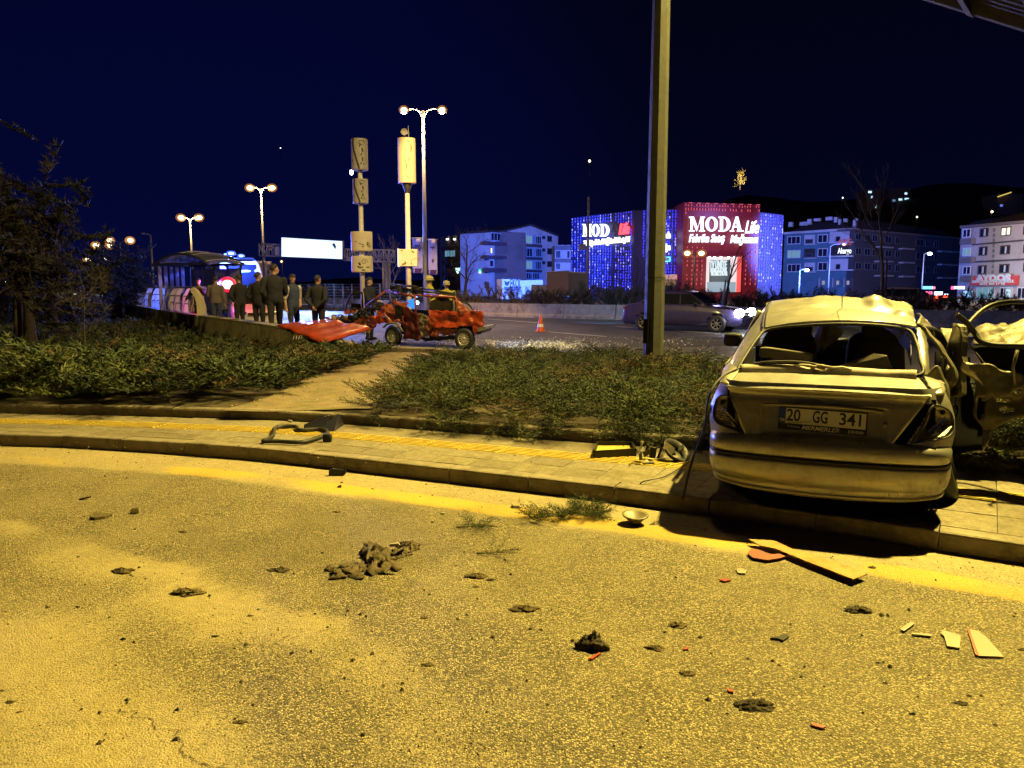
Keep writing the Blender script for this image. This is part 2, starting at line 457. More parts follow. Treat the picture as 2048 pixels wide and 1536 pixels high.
def build_street():
    nx, ny = 330, 300
    xs = np.concatenate([np.linspace(-7.5, 6.5, nx)]); ys = np.linspace(0.4, 9.4, ny)
    vs_ = []; dust = []; paint = []; stain = []
    Fa = np.array([(p.x, p.y) for p in Fs])
    vX, vY = np.meshgrid(xs, ys, indexing='ij')
    pts = np.stack([vX.ravel(), vY.ravel()], 1)
    dmin = np.full(len(pts), 1e9)
    for k in range(0, len(Fa)):
        d = (pts[:, 0] - Fa[k, 0]) ** 2 + (pts[:, 1] - Fa[k, 1]) ** 2
        dmin = np.minimum(dmin, d)
    dmin = np.sqrt(dmin)
    for (x, y), dk in zip(pts, dmin):
        z = 0.004 * nz((x, y, 0), 0.8) + 0.0015 * nz((x, y, 0), 6)
        vs_.append((x, y, z))
        w = nz((x, y, 0), 0.9, 4) * .5 + nz((x, y, 0), 3, 1) * .3
        d = dust_at(x, y)
        # dusty gutter between kerb and yellow line, and just beyond
        gut = max(0, 1 - max(0, dk - 0.62 - w * .15) / 0.22) * 0.78
        # dark damp-looking patch in the middle band
        dust.append(max(d, gut) + .12 * w)
        lo = 0.46; hi = 0.66
        f = 1 if lo < dk < hi else max(0, 1 - (lo - dk if dk < lo else dk - hi) / 0.10)
        if x < -1.0: f *= max(0.35, 0.62 + nz((x, y, 0), 1.2, 8) * 1.2)
        paint.append(min(1, f))
        if x > 1.2: f *= max(.25, .7 + nz((x, y, 0), 1.5, 18) * 1.3)
        paint[-1] = min(1, f); sx = 0
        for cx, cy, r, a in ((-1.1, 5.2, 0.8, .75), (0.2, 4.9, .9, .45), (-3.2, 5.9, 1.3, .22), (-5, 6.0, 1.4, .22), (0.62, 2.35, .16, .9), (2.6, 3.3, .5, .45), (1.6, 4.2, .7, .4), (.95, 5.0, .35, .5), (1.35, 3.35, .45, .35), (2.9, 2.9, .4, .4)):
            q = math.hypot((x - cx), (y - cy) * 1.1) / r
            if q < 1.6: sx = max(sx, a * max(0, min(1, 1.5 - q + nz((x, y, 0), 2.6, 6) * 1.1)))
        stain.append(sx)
    fs = []
    for i in range(nx - 1):
        for j in range(ny - 1):
            a = i * ny + j
            fs.append((a, a + ny, a + ny + 1, a + 1))
    me = bpy.data.meshes.new('street'); me.from_pydata(vs_, [], fs)
    for nme, arr in (('dust', dust), ('paint', paint), ('stain', stain)):
        at = me.attributes.new(nme, 'FLOAT', 'POINT'); at.data.foreach_set('value', np.array(arr, dtype=np.float32))
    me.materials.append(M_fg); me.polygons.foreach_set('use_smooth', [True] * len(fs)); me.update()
    tag(link('street', me), kind='structure')
    m2 = MB()   # the rest of the street around it
    z = -0.006
    for x0, x1, y0, y1 in ((-60, -7.5, -30, 12), (-7.5, 6.5, -30, .4), (6.5, 40, -30, 9)):
        m2.grid([[(lerp(x0, x1, i / 6), lerp(y0, y1, j / 6), z) for j in range(7)] for i in range(7)])
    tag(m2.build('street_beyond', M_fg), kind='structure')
build_street()

# --- pavement: base, kerb stones, slabs, tactile tiles
side = link('sidewalk', None); tag(side, kind='structure')
mb = MB()
mb.grid([[(p + n_ * (w * t)).to_3d() + Vector((0, 0, SW - 0.014)) for t in (0.06, .35, .7, 1.02)] for p, n_, w in pairs])
mb.build('paving_bed', M_soil, side)
def cell(i, t0, t1, gap=0.003, z=SW, h=0.03, jit=0.0):
    (p0, n0, w0), (p1, n1, w1) = pairs[i], pairs[i + 1]
    a = p0 + n0 * (t0 + gap); b = p1 + n1 * (t0 + gap); c = p1 + n1 * (t1 - gap); d = p0 + n0 * (t1 - gap)
    e_ = (b - a).normalized() * gap
    a = a + e_; d = d + e_; b = b - e_; c = c - e_
    zz = [z + jit * rnd.uniform(-1, 1) for _ in range(4)]
    return [Vector((q.x, q.y, k)) for q, k in zip((a, b, c, d), zz)]
KW = 0.16
for i in range(len(pairs) - 1):
    x = pairs[i][0].x
    if x < -13 or x > 9: continue
    w = min(pairs[i][2], pairs[i + 1][2])
    inner = w - 0.02 - KW
    tw = 0.30; rest = inner - tw; k1 = rest * 0.55
    rows = [(KW, KW + k1 * .5, 0), (KW + k1 * .5, KW + k1, 0), (KW + k1, KW + k1 + tw, 1), (KW + k1 + tw, KW + inner, 0)]
    for t0, t1, kind in rows:
        q = cell(i, t0, t1, jit=0.0022)
        b = MB(); b.prism([v - Vector((0, 0, .03)) for v in q], (0, 0, .03))
        if kind:
            # ribs running along the path
            for k in range(5):
                s0 = (k + .5) / 5
                a = q[0].lerp(q[3], s0); c = q[1].lerp(q[2], s0)
                d = (q[3] - q[0]).normalized() * 0.013
                for (s_, e_) in ((0.01, .99),):
                    A = a.lerp(c, s_); C_ = a.lerp(c, e_)
                    b.prism([A - d, C_ - d, C_ + d, A + d], (0, 0, .007))
            b.build('tactile_tile', M_tact, side, fix=False)
        else:
            b.build('slab', rnd.choice(M_slab), side, fix=False)
def kerb_run(S, step, off0, off1, z0, z1, name, parent, x0, x1, bev=0.018):
    pts = resample(S, step=step)
    for i in range(len(pts) - 1):
        a, b = pts[i], pts[i + 1]
        if b.x < x0 or a.x > x1: continue
        t = (b - a).normalized(); n_ = Vector((-t.y, t.x, 0)); g = t * 0.004
        dz = rnd.uniform(-.003, .003); sh = n_ * rnd.uniform(-.004, .004)
        prof = [(off0, z0), (off0, z1 - bev), (off0 + bev * .3, z1 - bev * .35), (off0 + bev, z1), (off1, z1), (off1, z0)]
        k = MB()
        ra = [a + g + sh + n_ * o_ + Vector((0, 0, z_ + dz)) for o_, z_ in prof]
        rb = [b - g + sh + n_ * o_ + Vector((0, 0, z_ + dz)) for o_, z_ in prof]
        m_ = len(prof)
        k.add(ra + rb, [(j, j + 1, j + 1 + m_, j + m_) for j in range(m_ - 1)] + [tuple(range(m_)), tuple(range(2 * m_ - 1, m_ - 1, -1)), (m_ - 1, 0, m_, 2 * m_ - 1)])
        k.build('kerb_stone', M_conc, parent)
kf = link('kerb', None); tag(kf, kind='structure')
kerb_run(Fs, 0.75, 0.0, 0.15, -0.05, SW + .002, 'kerb', kf, -14, 9)
Bc = [p + n_ * w for p, n_, w in pairs]
kb = link('kerb_back', None); tag(kb, kind='structure')
kerb_run(Bc, 0.75, 0.0, 0.10, 0.05, SW + .115, 'kerb', kb, -14, 9, .03)
mb = MB()
for rng in ((-60, -14), (9, 30)):
    pts = [p for p in pairs if rng[0] <= p[0].x <= rng[1]]
    if len(pts) > 2:
        mb.grid([[(p + n_ * t) + Vector((0, 0, z)) for t, z in ((0, -.05), (.0, SW), (w, SW), (w, SW + .11), (w + .1, SW + .11))] for p, n_, w in pts], sm=False)
mb.build('far_paving', M_conc, side)

# --- planting bed between pavement and highway
HK = [(60, -45), (30, -15), (12, 3.6), (6.5, 9.2), (4.6, 11.0), (3.41, 12.24), (2.43, 13.9), (0.78, 15.6), (-1.1, 17.0), (-3.13, 18.0), (-4.4, 17.9), (-5.85, 18.8), (-10.5, 25.6), (-12.9, 29.0), (-19.9, 40.6), (-60, 105)]
def hk_y(x):
    for (x1, y1), (x0, y0) in zip(HK, HK[1:]):
        if x0 <= x <= x1: return lerp(y0, y1, (x - x0) / (x1 - x0))
    return 100
def bk_y(x):
    best = None
    for a, b in zip(Bc, Bc[1:]):
        if (a.x - x) * (b.x - x) <= 0 and a.x != b.x: return a.lerp(b, (x - a.x) / (b.x - a.x)).y
    return 8.0
def bed_z(x, y):
    drop = max(0, min(1, (y - 10.5) / 6)) * max(0, min(1, (-x - 2.8) / 2.5)) * .27
    return 0.225 + (0.05 - drop * .1) * nz((x, y, 0), .45, 2) + 0.03 * nz((x, y, 0), 1.7, 5) - drop
def path_f(x, y):
    # trodden path from pavement (-1.9,9) to the end of the low kerb (-2.2,17.5)
    t = (y - 9.0) / 8.5
    cx = lerp(-2.35, -2.2, t) ; cx = -2.55 + 0.45 * t
    hw = lerp(.85, .75, min(1, max(0, t)))
    return max(0, 1 - abs(x - cx) / hw) if -0.1 < t < 1.1 else 0
P = []; xs = [-30 + k * 0.35 for k in range(125)]
for x in xs:
    y0 = bk_y(x) + .08; y1 = hk_y(x) - .02
    P.append([(x, lerp(y0, y1, j / 60), (bed_z(x, lerp(y0, y1, j / 60)) if 0 < j else .22)) for j in range(61)])
mb = MB(); mb.grid(P, 0); tag(mb.build('planting_bed', M_soil), kind='structure')
# path as its own sheet just above the bed
P = []
for j in range(31):
    y = 9.05 + j / 30 * 8.3
    t = (y - 9.0) / 8.5; cx = -2.55 + .45 * t
    wl_ = .85 + .2 * nz((0, y, 0), .9, 4) ; wr_ = .8 + .2 * nz((3, y, 0), .9, 8)
    P.append([(cx + lerp(-wl_, wr_, i / 10), y, bed_z(cx + lerp(-wl_, wr_, i / 10), y) + .02 + .012 * nz((i, y, 0), 3)) for i in range(11)])
mb = MB(); mb.grid(P, 0); tag(mb.build('path', M_path), kind='structure')

# --- highway
P = []
BAR = [(60, -2), (40, 11), (18.57, 27.9), (16.63, 29.2), (11.1, 33.16), (5.86, 38.0), (2.5, 40.16), (-0.66, 42.4), (-4.5, 46), (-9, 52.5), (-22, 73), (-60, 137)]
n_hk = resample([Vector((*p, 0)) for p in HK], n=80); n_bar = resample([Vector((*p, 0)) for p in BAR], n=80)
mb = MB(); mb.grid([[a.lerp(b, j / 8) + Vector((0, 0, HW)) for j in range(9)] for a, b in zip(n_hk, n_bar)], 0)
tag(mb.build('highway', M_hw), kind='structure')
far2 = [Vector((p.x + 12.5, p.y + 9.5, HW + .02)) for p in n_bar]; far1 = [Vector((p.x + 2.4, p.y + 1.8, HW + .02)) for p in n_bar]
mb = MB(); mb.grid([[a.lerp(b, j / 3) for j in range(4)] for a, b in zip(far1, far2)], 0)
tag(mb.build('far_carriageway', M_hw), kind='structure')
marks = link('lane_marking', None); tag(marks, kind='structure')
def dash(pa, pb, w=0.14):
    a = G(*pa, HW + .006); b = G(*pb, HW + .006); t = (b - a).normalized(); n_ = Vector((-t.y, t.x, 0)) * w / 2
    q = MB(); q.add([a - n_, b - n_, b + n_, a + n_], [(0, 1, 2, 3)]); q.build('dash', M_line, marks)
for pa, pb in (((975, 638), (1075, 645)), ((1095, 663.5), (1213, 673)), ((1232, 653), (1284, 656.5)), ((1345, 661), (1440, 667)), ((974, 681.5), (1022, 686)), ((1166, 701), (1228, 708)), ((590, 624), (640, 633)), ((600, 641), (700, 660)), ((655, 650), (712, 664)), ((520, 603), (560, 611)), ((900, 631), (935, 635.5)), ((560, 632), (590, 640))):
    dash(pa, pb, 0.14)
# near low kerb wall of the highway
hkp = [Vector((x, y, 0)) for x, y in HK[2:10]]; hkp.reverse()
hk = link('roadside_kerb', None); tag(hk, kind='structure')
kerb_run(resample(hkp, n=300), 1.6, -0.2, 0.0, 0.05, 0.35, 'kerb', hk, -3.3, 12, .025)
# retaining wall by the bus stop, sloping down at its near end
wall = thing('retaining_wall', 'long low concrete retaining wall in front of the bus shelter', 'wall')
WP = [(-27, 52.4, .75), (-19.9, 40.6, .75), (-12.9, 29.0, .75), (-10.5, 25.6, .75), (-5.85, 18.8, .75), (-4.6, 17.7, .62), (-3.5, 17.2, .36)]
wp = resample([Vector(p) for p in WP], step=2.4)
for a, b in zip(wp, wp[1:]):
    t = (b - a); t.z = 0; t.normalize(); n_ = Vector((t.y, -t.x, 0)) * -.28; g = t * .008
    q = MB(); q.prism([Vector((a.x, a.y, -.1)) + g, Vector((b.x, b.y, -.1)) - g, b - g, a + g], n_)
    q.build('panel', M_conc2, wall)
    q = MB(); o_ = n_.normalized() * -.03
    q.prism([a + g + o_ + Vector((0, 0, .004)), b - g + o_ + Vector((0, 0, .004)), b - g + o_ + Vector((0, 0, .05)), a + g + o_ + Vector((0, 0, .05))], n_ * 1.2); q.build('coping', M_conc2, wall)
# bus stop platform behind it
mb = MB(); mb.grid([[(a.x + dx, a.y + dx * .6, .35) for dx in (.3, 2.6)] for a in wp if a.y > 18.9]); tag(mb.build('bus_platform', M_conc2), kind='structure')

# --- median barrier in segments and the strip behind it
bar = thing('median_barrier', 'low concrete median barrier along the far side of the road', 'barrier')
bp_ = resample([Vector((*p, 0)) for p in BAR[1:11]], step=3.0)
for a, b in zip(bp_, bp_[1:]):
    t = (b - a).normalized(); n_ = Vector((t.y, -t.x, 0)); g = t * .02
    if n_.dot(Vector((0, -1, 0))) > 0: n_ = -n_
    prof = [(0, 0.0), (0.02, .12), (.10, .22), (.14, .74), (.30, .74), (.33, 0)]
    ra = [a + g + n_ * o_ + Vector((0, 0, HW + z_)) for o_, z_ in prof]; rb = [b - g + n_ * o_ + Vector((0, 0, HW + z_)) for o_, z_ in prof]
    q = MB(); m_ = 6
    q.add(ra + rb, [(j, j + 1, j + 1 + m_, j + m_) for j in range(m_ - 1)] + [tuple(range(m_)), tuple(range(2 * m_ - 1, m_ - 1, -1))])
    q.build('segment', M_conc2, bar)
mb = MB(); mb.grid([[a.lerp(b, j / 3) + Vector((0, 0, .55 if 0 < j < 3 else .35)) for j in range(4)] for a, b in zip([p + Vector((.2, .15, 0)) for p in n_bar], far1)])
tag(mb.build('median_strip', M_earth), kind='structure')

# ------------------------------------------------------------------ foliage
M_jun = []
for k, c in enumerate([(0.030, 0.045, 0.012), (0.058, 0.070, 0.017), (0.012, 0.021, 0.008), (0.075, 0.055, 0.022)]):
    M_jun.append(mat('juniper_%d' % k, c, 0.75, var=0.35, vs_=5, world=True))
M_twig = mat('twig_bark', (0.10, 0.075, 0.05), 0.9)
nr = np.random.RandomState(5)
def spray(L_=.42, nside=13, leaf=.045, seed=0, twig=True):
    """feathery branch: arrays of triangles (n,3,3)"""
    r = np.random.RandomState(seed); T = []
    def needle_branch(p0, d, l, wl):
        k = max(3, int(l / .027))
        up = np.array([0, 0, 1.0]); sd = np.cross(d, up); sd /= np.linalg.norm(sd) + 1e-9; u2 = np.cross(sd, d)
        for i in range(k):
            f = (i + .5) / k; p = p0 + d * l * f + np.array([0, 0, -.12 * l * f * f])
            for sg in (-1, 1):
                q = d * .75 + sd * sg * r.uniform(.4, .8) + u2 * r.uniform(-.35, .5); q /= np.linalg.norm(q)
                ll = wl * (1 - .5 * f) * r.uniform(.7, 1.2)
                w = np.cross(q, r.normal(size=3)); w /= np.linalg.norm(w) + 1e-9
                T.append([p - w * ll * .15, p + w * ll * .15, p + q * ll])
    d0 = np.array([0, 1.0, .12]); d0 /= np.linalg.norm(d0)
    needle_branch(np.zeros(3), d0, L_, leaf)
    for i in range(nside):
        f = .12 + .83 * i / nside; sg = -1 if i % 2 else 1
        d = d0 * .8 + np.array([sg * r.uniform(.5, .9), 0, r.uniform(-.15, .45)]); d /= np.linalg.norm(d)
        needle_branch(d0 * L_ * f, d, L_ * (.42 - .26 * f) * r.uniform(.8, 1.2), leaf)
    return np.array(T)
SPR = [spray(seed=s) for s in range(5)]
SPRF = [spray(nside=7, leaf=.085, seed=20 + s) for s in range(4)]
def mass(name, items, mats, sprays, label=None, kind='stuff', cat=None, parent=None):
    """items: (x,y,z, yaw, pitch, scale, mat, variant)"""
    V = []; MI = []
    for x, y, z, yaw, pit, sc, mi, k in items:
        T = sprays[k % len(sprays)] * sc
        cy, sy, cp, sp = math.cos(yaw), math.sin(yaw), math.cos(pit), math.sin(pit)
        A = np.array([[cy, -sy, 0], [sy, cy, 0], [0, 0, 1]]) @ np.array([[1, 0, 0], [0, cp, -sp], [0, sp, cp]])
        V.append(T @ A.T + np.array([x, y, z])); MI.append(np.full(len(T), mi))
    V = np.concatenate(V).reshape(-1, 3).astype(np.float32); MI = np.concatenate(MI).astype(np.int32)
    me = bpy.data.meshes.new(name); n = len(V)
    me.vertices.add(n); me.vertices.foreach_set('co', V.ravel())
    me.loops.add(n); me.loops.foreach_set('vertex_index', np.arange(n, dtype=np.int32))
    me.polygons.add(n // 3); me.polygons.foreach_set('loop_start', np.arange(0, n, 3, dtype=np.int32)); me.polygons.foreach_set('loop_total', np.full(n // 3, 3, dtype=np.int32))
    for m_ in mats: me.materials.append(m_)
    me.polygons.foreach_set('material_index', MI); me.update(calc_edges=True)
    o = link(name, me, parent); return tag(o, label, cat, None, kind)
def shrub_h(x, y):
    return max(0.04, (.25 + .20 * nz((x, y, 0), .8, 31) + .26 * nz((x, y, 0), 1.9, 17)) * max(.35, min(1, 1.35 - max(0, y - 9.5) * .13)))
def juniper_items(n, inside, hfun, sc=(.8, 1.25), xr=(-3, 5), yr=(8, 17)):
    it = []
    while len(it) < n:
        x = nr.uniform(*xr); y = nr.uniform(*yr)
        e_ = inside(x, y)
        if e_ <= 0: continue
        # fewer sprays where the mass is far away
        h = hfun(x, y) * min(1, .6 + e_ * 1.6)
        clump = nz((x, y, 0), 1.5, 40)
        if clump < -.22 and nr.rand() < .88: continue
        z = bed_z(x, y) + h * nr.uniform(.15, 1) ** .6
        cx, cy = nz((x, y, 0), .9, 60) * 6, nz((x, y, 0), .9, 70) * 6
        yaw = nr.uniform(0, 6.28) if nr.rand() < .4 else cx * 1.6 + nr.normal() * .7
        mi = 0 if nr.rand() < .5 else (1 if nr.rand() < .5 else 2)
        if nz((x, y, 0), .7, 90) > .30 and nr.rand() < .6: mi = 3
        if nr.rand() < .03: mi = 3
        it.append((x, y, z, yaw, nr.uniform(-.05, .48), nr.uniform(*sc), mi, nr.randint(9)))
    return it
def in_centre(x, y):
    y0 = bk_y(x) + .12; y1 = hk_y(x) - .35
    if not (-2.6 < x < 7 and y0 < y < y1): return 0
    t = (y - 9) / 8.5; px_ = -2.55 + .45 * t + .8
    d = min(x - px_ - max(0, (11.5 - y)) * .0 - max(0, y - 13.5) * .45, (y - y0), y1 - y)
    # bare-ish gap
    if math.hypot((x + .05), (y - 9.2) * .8) < .35: return .03 if nr.rand() < .25 else 0
    return max(0, d)
mass('juniper_ground_cover', juniper_items(6800, in_centre, shrub_h, (.62, 1.1), (-2, 7), (5.5, 16.5)), M_jun, SPR, 'dense green creeping juniper filling the bed behind the pavement kerb')
def in_left(x, y):
    y0 = bk_y(x) + .10; y1 = hk_y(x) - .25
    if not (y0 < y < min(y1, 34)): return 0
    t = (y - 9) / 8.5; px_ = -2.55 + .45 * t - .8
    return max(0, min(px_ - x - max(0, 10.5 - y) * .35, y - y0, y1 - y))
it = juniper_items(3600, in_left, lambda x, y: shrub_h(x, y) * 1.1, (.8, 1.35), (-9.5, -2), (9, 18)) + juniper_items(2600, in_left, lambda x, y: shrub_h(x, y) * 1.2, (1.3, 2.2), (-20, -5.5), (9, 33))
mass('juniper_ground_cover', it, M_jun, SPRF, 'darker spreading juniper covering the left bed below the retaining wall')
# overhanging branches over the back kerb
it = []
for k in range(420):
    x = nr.uniform(-1.7, 4.5); 
    if nz((x, 0, 0), 2.1, 3) < -.12: continue
    y = bk_y(x) + nr.uniform(-.14, .32)
    it.append((x, y, SW + nr.uniform(.05, .30), math.pi + nr.normal() * .6, nr.uniform(-.5, .1), nr.uniform(.5, .9), nr.randint(3), nr.randint(5)))
mass('juniper_ground_cover', it, M_jun, SPR, 'juniper sprays hanging over the back kerb of the pavement')
# dark hedge on the median
M_hedge = [mat('hedge_%d' % k, c, 0.85, var=.4, vs_=3, world=True) for k, c in enumerate([(0.045, 0.035, 0.02), (0.03, 0.035, 0.018), (0.07, 0.035, 0.022)])]
it = []
barp = resample([Vector((*p, 0)) for p in BAR], n=900)
for k in range(5200):
    p = barp[nr.randint(80, 740)]
    off = nr.uniform(.35, 2.2); gapf = nz((p.x, p.y, 0), .35, 12)
    if p.x < -0.8 and nr.rand() < .5: continue
    h = (.75 + .5 * gapf + .15 * nz((p.x, p.y, off), 1.5)) * (1 if p.x > -3 else .8)
    if p.x > 8: h = min(h * .7, .5)
    if h < .25: continue
    it.append((p.x + off * .8, p.y + off * .6, .6 + h * nr.uniform(.05, 1), nr.uniform(0, 6.28), nr.uniform(.2, 1.3), nr.uniform(1.0, 1.9), nr.choice([0, 0, 1, 2]), nr.randint(9)))
mass('hedge', it, M_hedge, SPRF, 'dark reddish clipped hedge growing along the median behind the barrier')

# ================================================================== SILVER SALOON (wrecked)
def surf(ctrl, nu=6, nv=6):
    rows = [spl(r, nv) for r in ctrl]
    cols = [spl([rows[i][j] for i in range(len(rows))], nu) for j in range(len(rows[0]))]
    return [[cols[j][i] for j in range(len(cols))] for i in range(len(cols[0]))]
def inpoly(x, y, poly):
    c = False; n = len(poly)
    for i in range(n):
        x1, y1 = poly[i]; x2, y2 = poly[(i + 1) % n]
        if (y1 > y) != (y2 > y) and x < (x2 - x1) * (y - y1) / (y2 - y1) + x1: c = not c
    return c
def softbox(mb, c, size, m=0, M=None, e=.35, n=10):
    """superellipsoid cushion"""
    c = Vector(c); sx, sy, sz = [q / 2 for q in size]; P = []
    def f(v, e_): return math.copysign(abs(v) ** e_, v)
    for i in range(n + 1):
        a = -math.pi / 2 + math.pi * i / n; row = []
        for j in range(2 * n + 1):
            b_ = 2 * math.pi * j / (2 * n)
            p = Vector((sx * f(math.cos(a), e) * f(math.cos(b_), e), sy * f(math.cos(a), e) * f(math.sin(b_), e), sz * f(math.sin(a), e)))
            if M is not None: p = M @ p
            row.append(c + p)
        P.append(row)
    mb.grid(P, m); return mb
FONT_CACHE = {}
def text(name, s, size, m, parent, loc, rot, depth=0.0, width=None, bold=0.0, shear=0.0, align='CENTER', space=1.0):
    cu = bpy.data.curves.new(name, 'FONT'); cu.body = s; cu.size = size; cu.extrude = depth; cu.offset = bold
    cu.align_x = align; cu.align_y = 'CENTER'; cu.shear = shear; cu.space_character = space; cu.resolution_u = 3
    cu.materials.append(m)
    o = link(name, cu, parent); o.location = loc; o.rotation_euler = rot
    dg = bpy.context.evaluated_depsgraph_get()
    me = bpy.data.meshes.new_from_object(o.evaluated_get(dg))
    bpy.data.objects.remove(o); bpy.data.curves.remove(cu)
    if width:
        xs_ = [v.co.x for v in me.vertices]
        if xs_: me.transform(Matrix.Diagonal((width / max(1e-6, max(xs_) - min(xs_)), 1, 1, 1)))
    if not me.materials: me.materials.append(m)
    o = link(name, me, parent); o.location = loc; o.rotation_euler = rot
    return o

M_silver = mat('silver_paint', (0.35, 0.34, 0.315), 0.34, metal=0.58, var=0.08, vs_=3, dirt=(0.17, 0.15, 0.11), ds=3.1, coat=0.3, bump=0.04, bs=5)
M_silver_r = mat('torn_metal', (0.15, 0.135, 0.10), 0.45, metal=0.5, var=0.3, vs_=5, dirt=(0.06, 0.05, 0.035), ds=4, bump=.2, bs=12)
M_blk = mat('black_plastic', (0.010, 0.010, 0.011), 0.5, var=.2, spec=.35)
M_rub = mat('black_rubber', (0.014, 0.014, 0.014), 0.6, var=.3, vs_=20)
M_int = mat('dark_interior', (0.006, 0.006, 0.007), 1.0, var=.3, spec=0.05)
M_seat = mat('seat_fabric', (0.016, 0.016, 0.02), 0.95, var=.3, vs_=30)
M_pad = mat('grey_velour', (0.13, 0.115, 0.10), 0.95, var=.2, vs_=40)
M_pale = mat('pale_trim', (0.50, 0.44, 0.36), 0.6, var=.15, vs_=8, dirt=(.25, .2, .14), ds=6)
M_chrome = mat('worn_chrome', (0.6, 0.6, 0.6), 0.22, metal=1.0)
M_smoke = mat('lamp_plastic', (0.42, 0.38, 0.30), 0.2, metal=.5, var=.3, vs_=9, dirt=(.09, .08, .06), ds=7, bump=.4, bs=60)
M_redlens = mat('red_lens', (0.30, 0.015, 0.012), 0.25, var=.1)
M_plate = mat('plate_white', (0.55, 0.55, 0.55), 0.5, var=.05)
M_plblue = mat('plate_blue', (0.01, 0.05, 0.35), 0.5)
M_txtblk = mat('plate_black', (0.01, 0.01, 0.01), 0.5)
M_txtwht = mat('print_white', (0.6, 0.6, 0.58), 0.6)
M_violet = mat('curtain_airbag_cloth', (0.22, 0.2, 0.50), 0.9, var=.1)
M_airbag = mat('airbag_cloth', (0.45, 0.40, 0.28), 0.9, var=.2, vs_=9, dirt=(.2, .15, .08), ds=4)

CAR = thing('wrecked_saloon', 'silver saloon with torn right side, no rear window and plate 20 GG 341', 'car', (2.146, 5.18, SW - .01), R(-22))
CM = basemat(CAR)
def Wd(z):
    a = [(.40, .79), (.50, .80), (.60, .818), (.70, .815), (.80, .785), (.88, .745), (.95, .70)]
    for (z0, w0), (z1, w1) in zip(a, a[1:]):
        if z <= z1: return lerp(w0, w1, max(0, (z - z0) / (z1 - z0)))
    return .70
def RS(x, z, off=0.0):
    w = Wd(z); u = min(1, abs(x) / w)
    y = .075 + (z - .5) * .30 + (max(0, (u - .72) / .28) ** 2.4) * .20
    return Vector((x, y - off, z))
LAMPL = [(-.785, .655), (-.77, .735), (-.735, .775), (-.655, .785), (-.60, .68), (-.53, .545), (-.60, .552), (-.73, .58), (-.775, .61)]
LAMPR = [(.535, .545), (.60, .66), (.655, .79), (.735, .775), (.785, .73), (.80, .66), (.785, .595), (.70, .575)]
LID = [(-.525, .505), (-.66, .79), (-.70, .87), (.645, .87), (.60, .79), (.405, .495)]
WEDGE = [(.60, .80), (.665, .80), (.475, .485), (.385, .485)]
# rear corners and fascia
P = []
for i in range(131):
    u = -1 + 2 * i / 130; row = []
    for j in range(37):
        z = .47 + .43 * j / 36; row.append(RS(u * Wd(z), z))
    P.append(row)
mb = MB()
mb.grid(P, 0, thick=0.0, skip=lambda c: inpoly(c.x, c.z, LAMPL) or inpoly(c.x, c.z, LAMPR) or inpoly(c.x, c.z, WEDGE) or (inpoly(c.x, c.z, LID) and abs(c.x) < .45))
mb.build('rear_panel', M_silver, CAR)
# boot lid, with number plate recess
def lid_lr(z):
    t = (z - .505) / (.865 - .505)
    l = -.525 - .135 * min(1, t / .8) - .035 * max(0, (t - .8) / .2); r = .405 + .195 * min(1, t / .8) + .04 * max(0, (t - .8) / .2)
    return l, r
P = []
for j in range(61):
    z = .508 + (.862 - .508) * j / 60; l, r = lid_lr(z); row = []
    for i in range(111):
        x = lerp(l, r, i / 110)
        def sst(a, b, q): q = max(0, min(1, (q - a) / (b - a))); return q * q * (3 - 2 * q)
        rec = sst(-.44, -.38, x) * (1 - sst(.33, .39, x)) * sst(.535, .56, z) * (1 - sst(.745, .765, z))
        crease = .012 * math.exp(-((z - .80) / .022) ** 2)
        lipf = .035 * sst(.82, .862, z)
        dent = .006 * nz((x, z, 0), 3.1, 4)
        edge = .010 * (1 - min(1, min(x - l, r - x) / .012))
        p = RS(x, z, .016 - rec * .028 - crease * .6 + lipf + dent - edge); row.append(p)
    P.append(row)
mb = MB(); mb.grid(P, 0); 
# deck of the lid with slight upturned edge
ctrl = []
for t, z in ((0, .868), (.06, .872), (.4, .905), (.8, .935), (1, .945)):
    row = []
    for s_ in (-1, -.6, 0, .6, 1):
        yb = RS(s_ * .67 - .02, .862, .05).y
        x = lerp(-.70, .65, (s_ + 1) / 2) * lerp(1, .93, t)
        row.append((x, lerp(yb, .63 - .02 * abs(s_), t), z - .012 * abs(s_) ** 2 + (.0)))
    ctrl.append(row)
D_ = surf(ctrl, 6, 6)
mb.grid(D_, 0)
lid_o = mb.build('boot_lid', M_silver, CAR)
# dark box inside (behind gap and lamps)
mb = MB(); mb.box((0, .45, .66), (1.36, .5, .34)); mb.build('boot_cavity', M_int, CAR)
# shoulders / quarter panels and sides
def side(sg, y_end, cr=0.0, arch=True):
    ctrl = []
    for z, k in ((.20, .98), (.34, 1.0), (.50, 1.0), (.62, 1.0), (.74, 1.0), (.84, 1.0), (.90, 1.0)):
        w = Wd(z) if z > .4 else .80
        row = [RS(sg * w, z)] if z >= .6 else [Vector((sg * .775, .5, z))]
        for y, kk in ((.58, .985 if z < .6 else 1.012), (1.0, 1.03), (1.7, 1.04), (2.6, 1.04), (3.4, 1.03), (4.0, .98)):
            if y > y_end: break
            row.append(Vector((sg * w * kk * (1.0 if z < .86 else .99), y, z + .02 * (y / 4) * (z > .8))))
        ctrl.append(row)
    P = surf(ctrl, 5, 7)
    if cr: P = crumple(P, cr, 3.0, 2)
    def sk(c): return math.hypot(c.y - .93, c.z - .24) < .34 or math.hypot(c.y - 3.45, c.z - .24) < .34
    m_ = MB(); m_.grid(P, 0, skip=sk); return m_
side(-1, 4.1).build('side_panel', M_silver, CAR)
side(1, 1.1, .035).build('quarter_panel', M_silver, CAR)
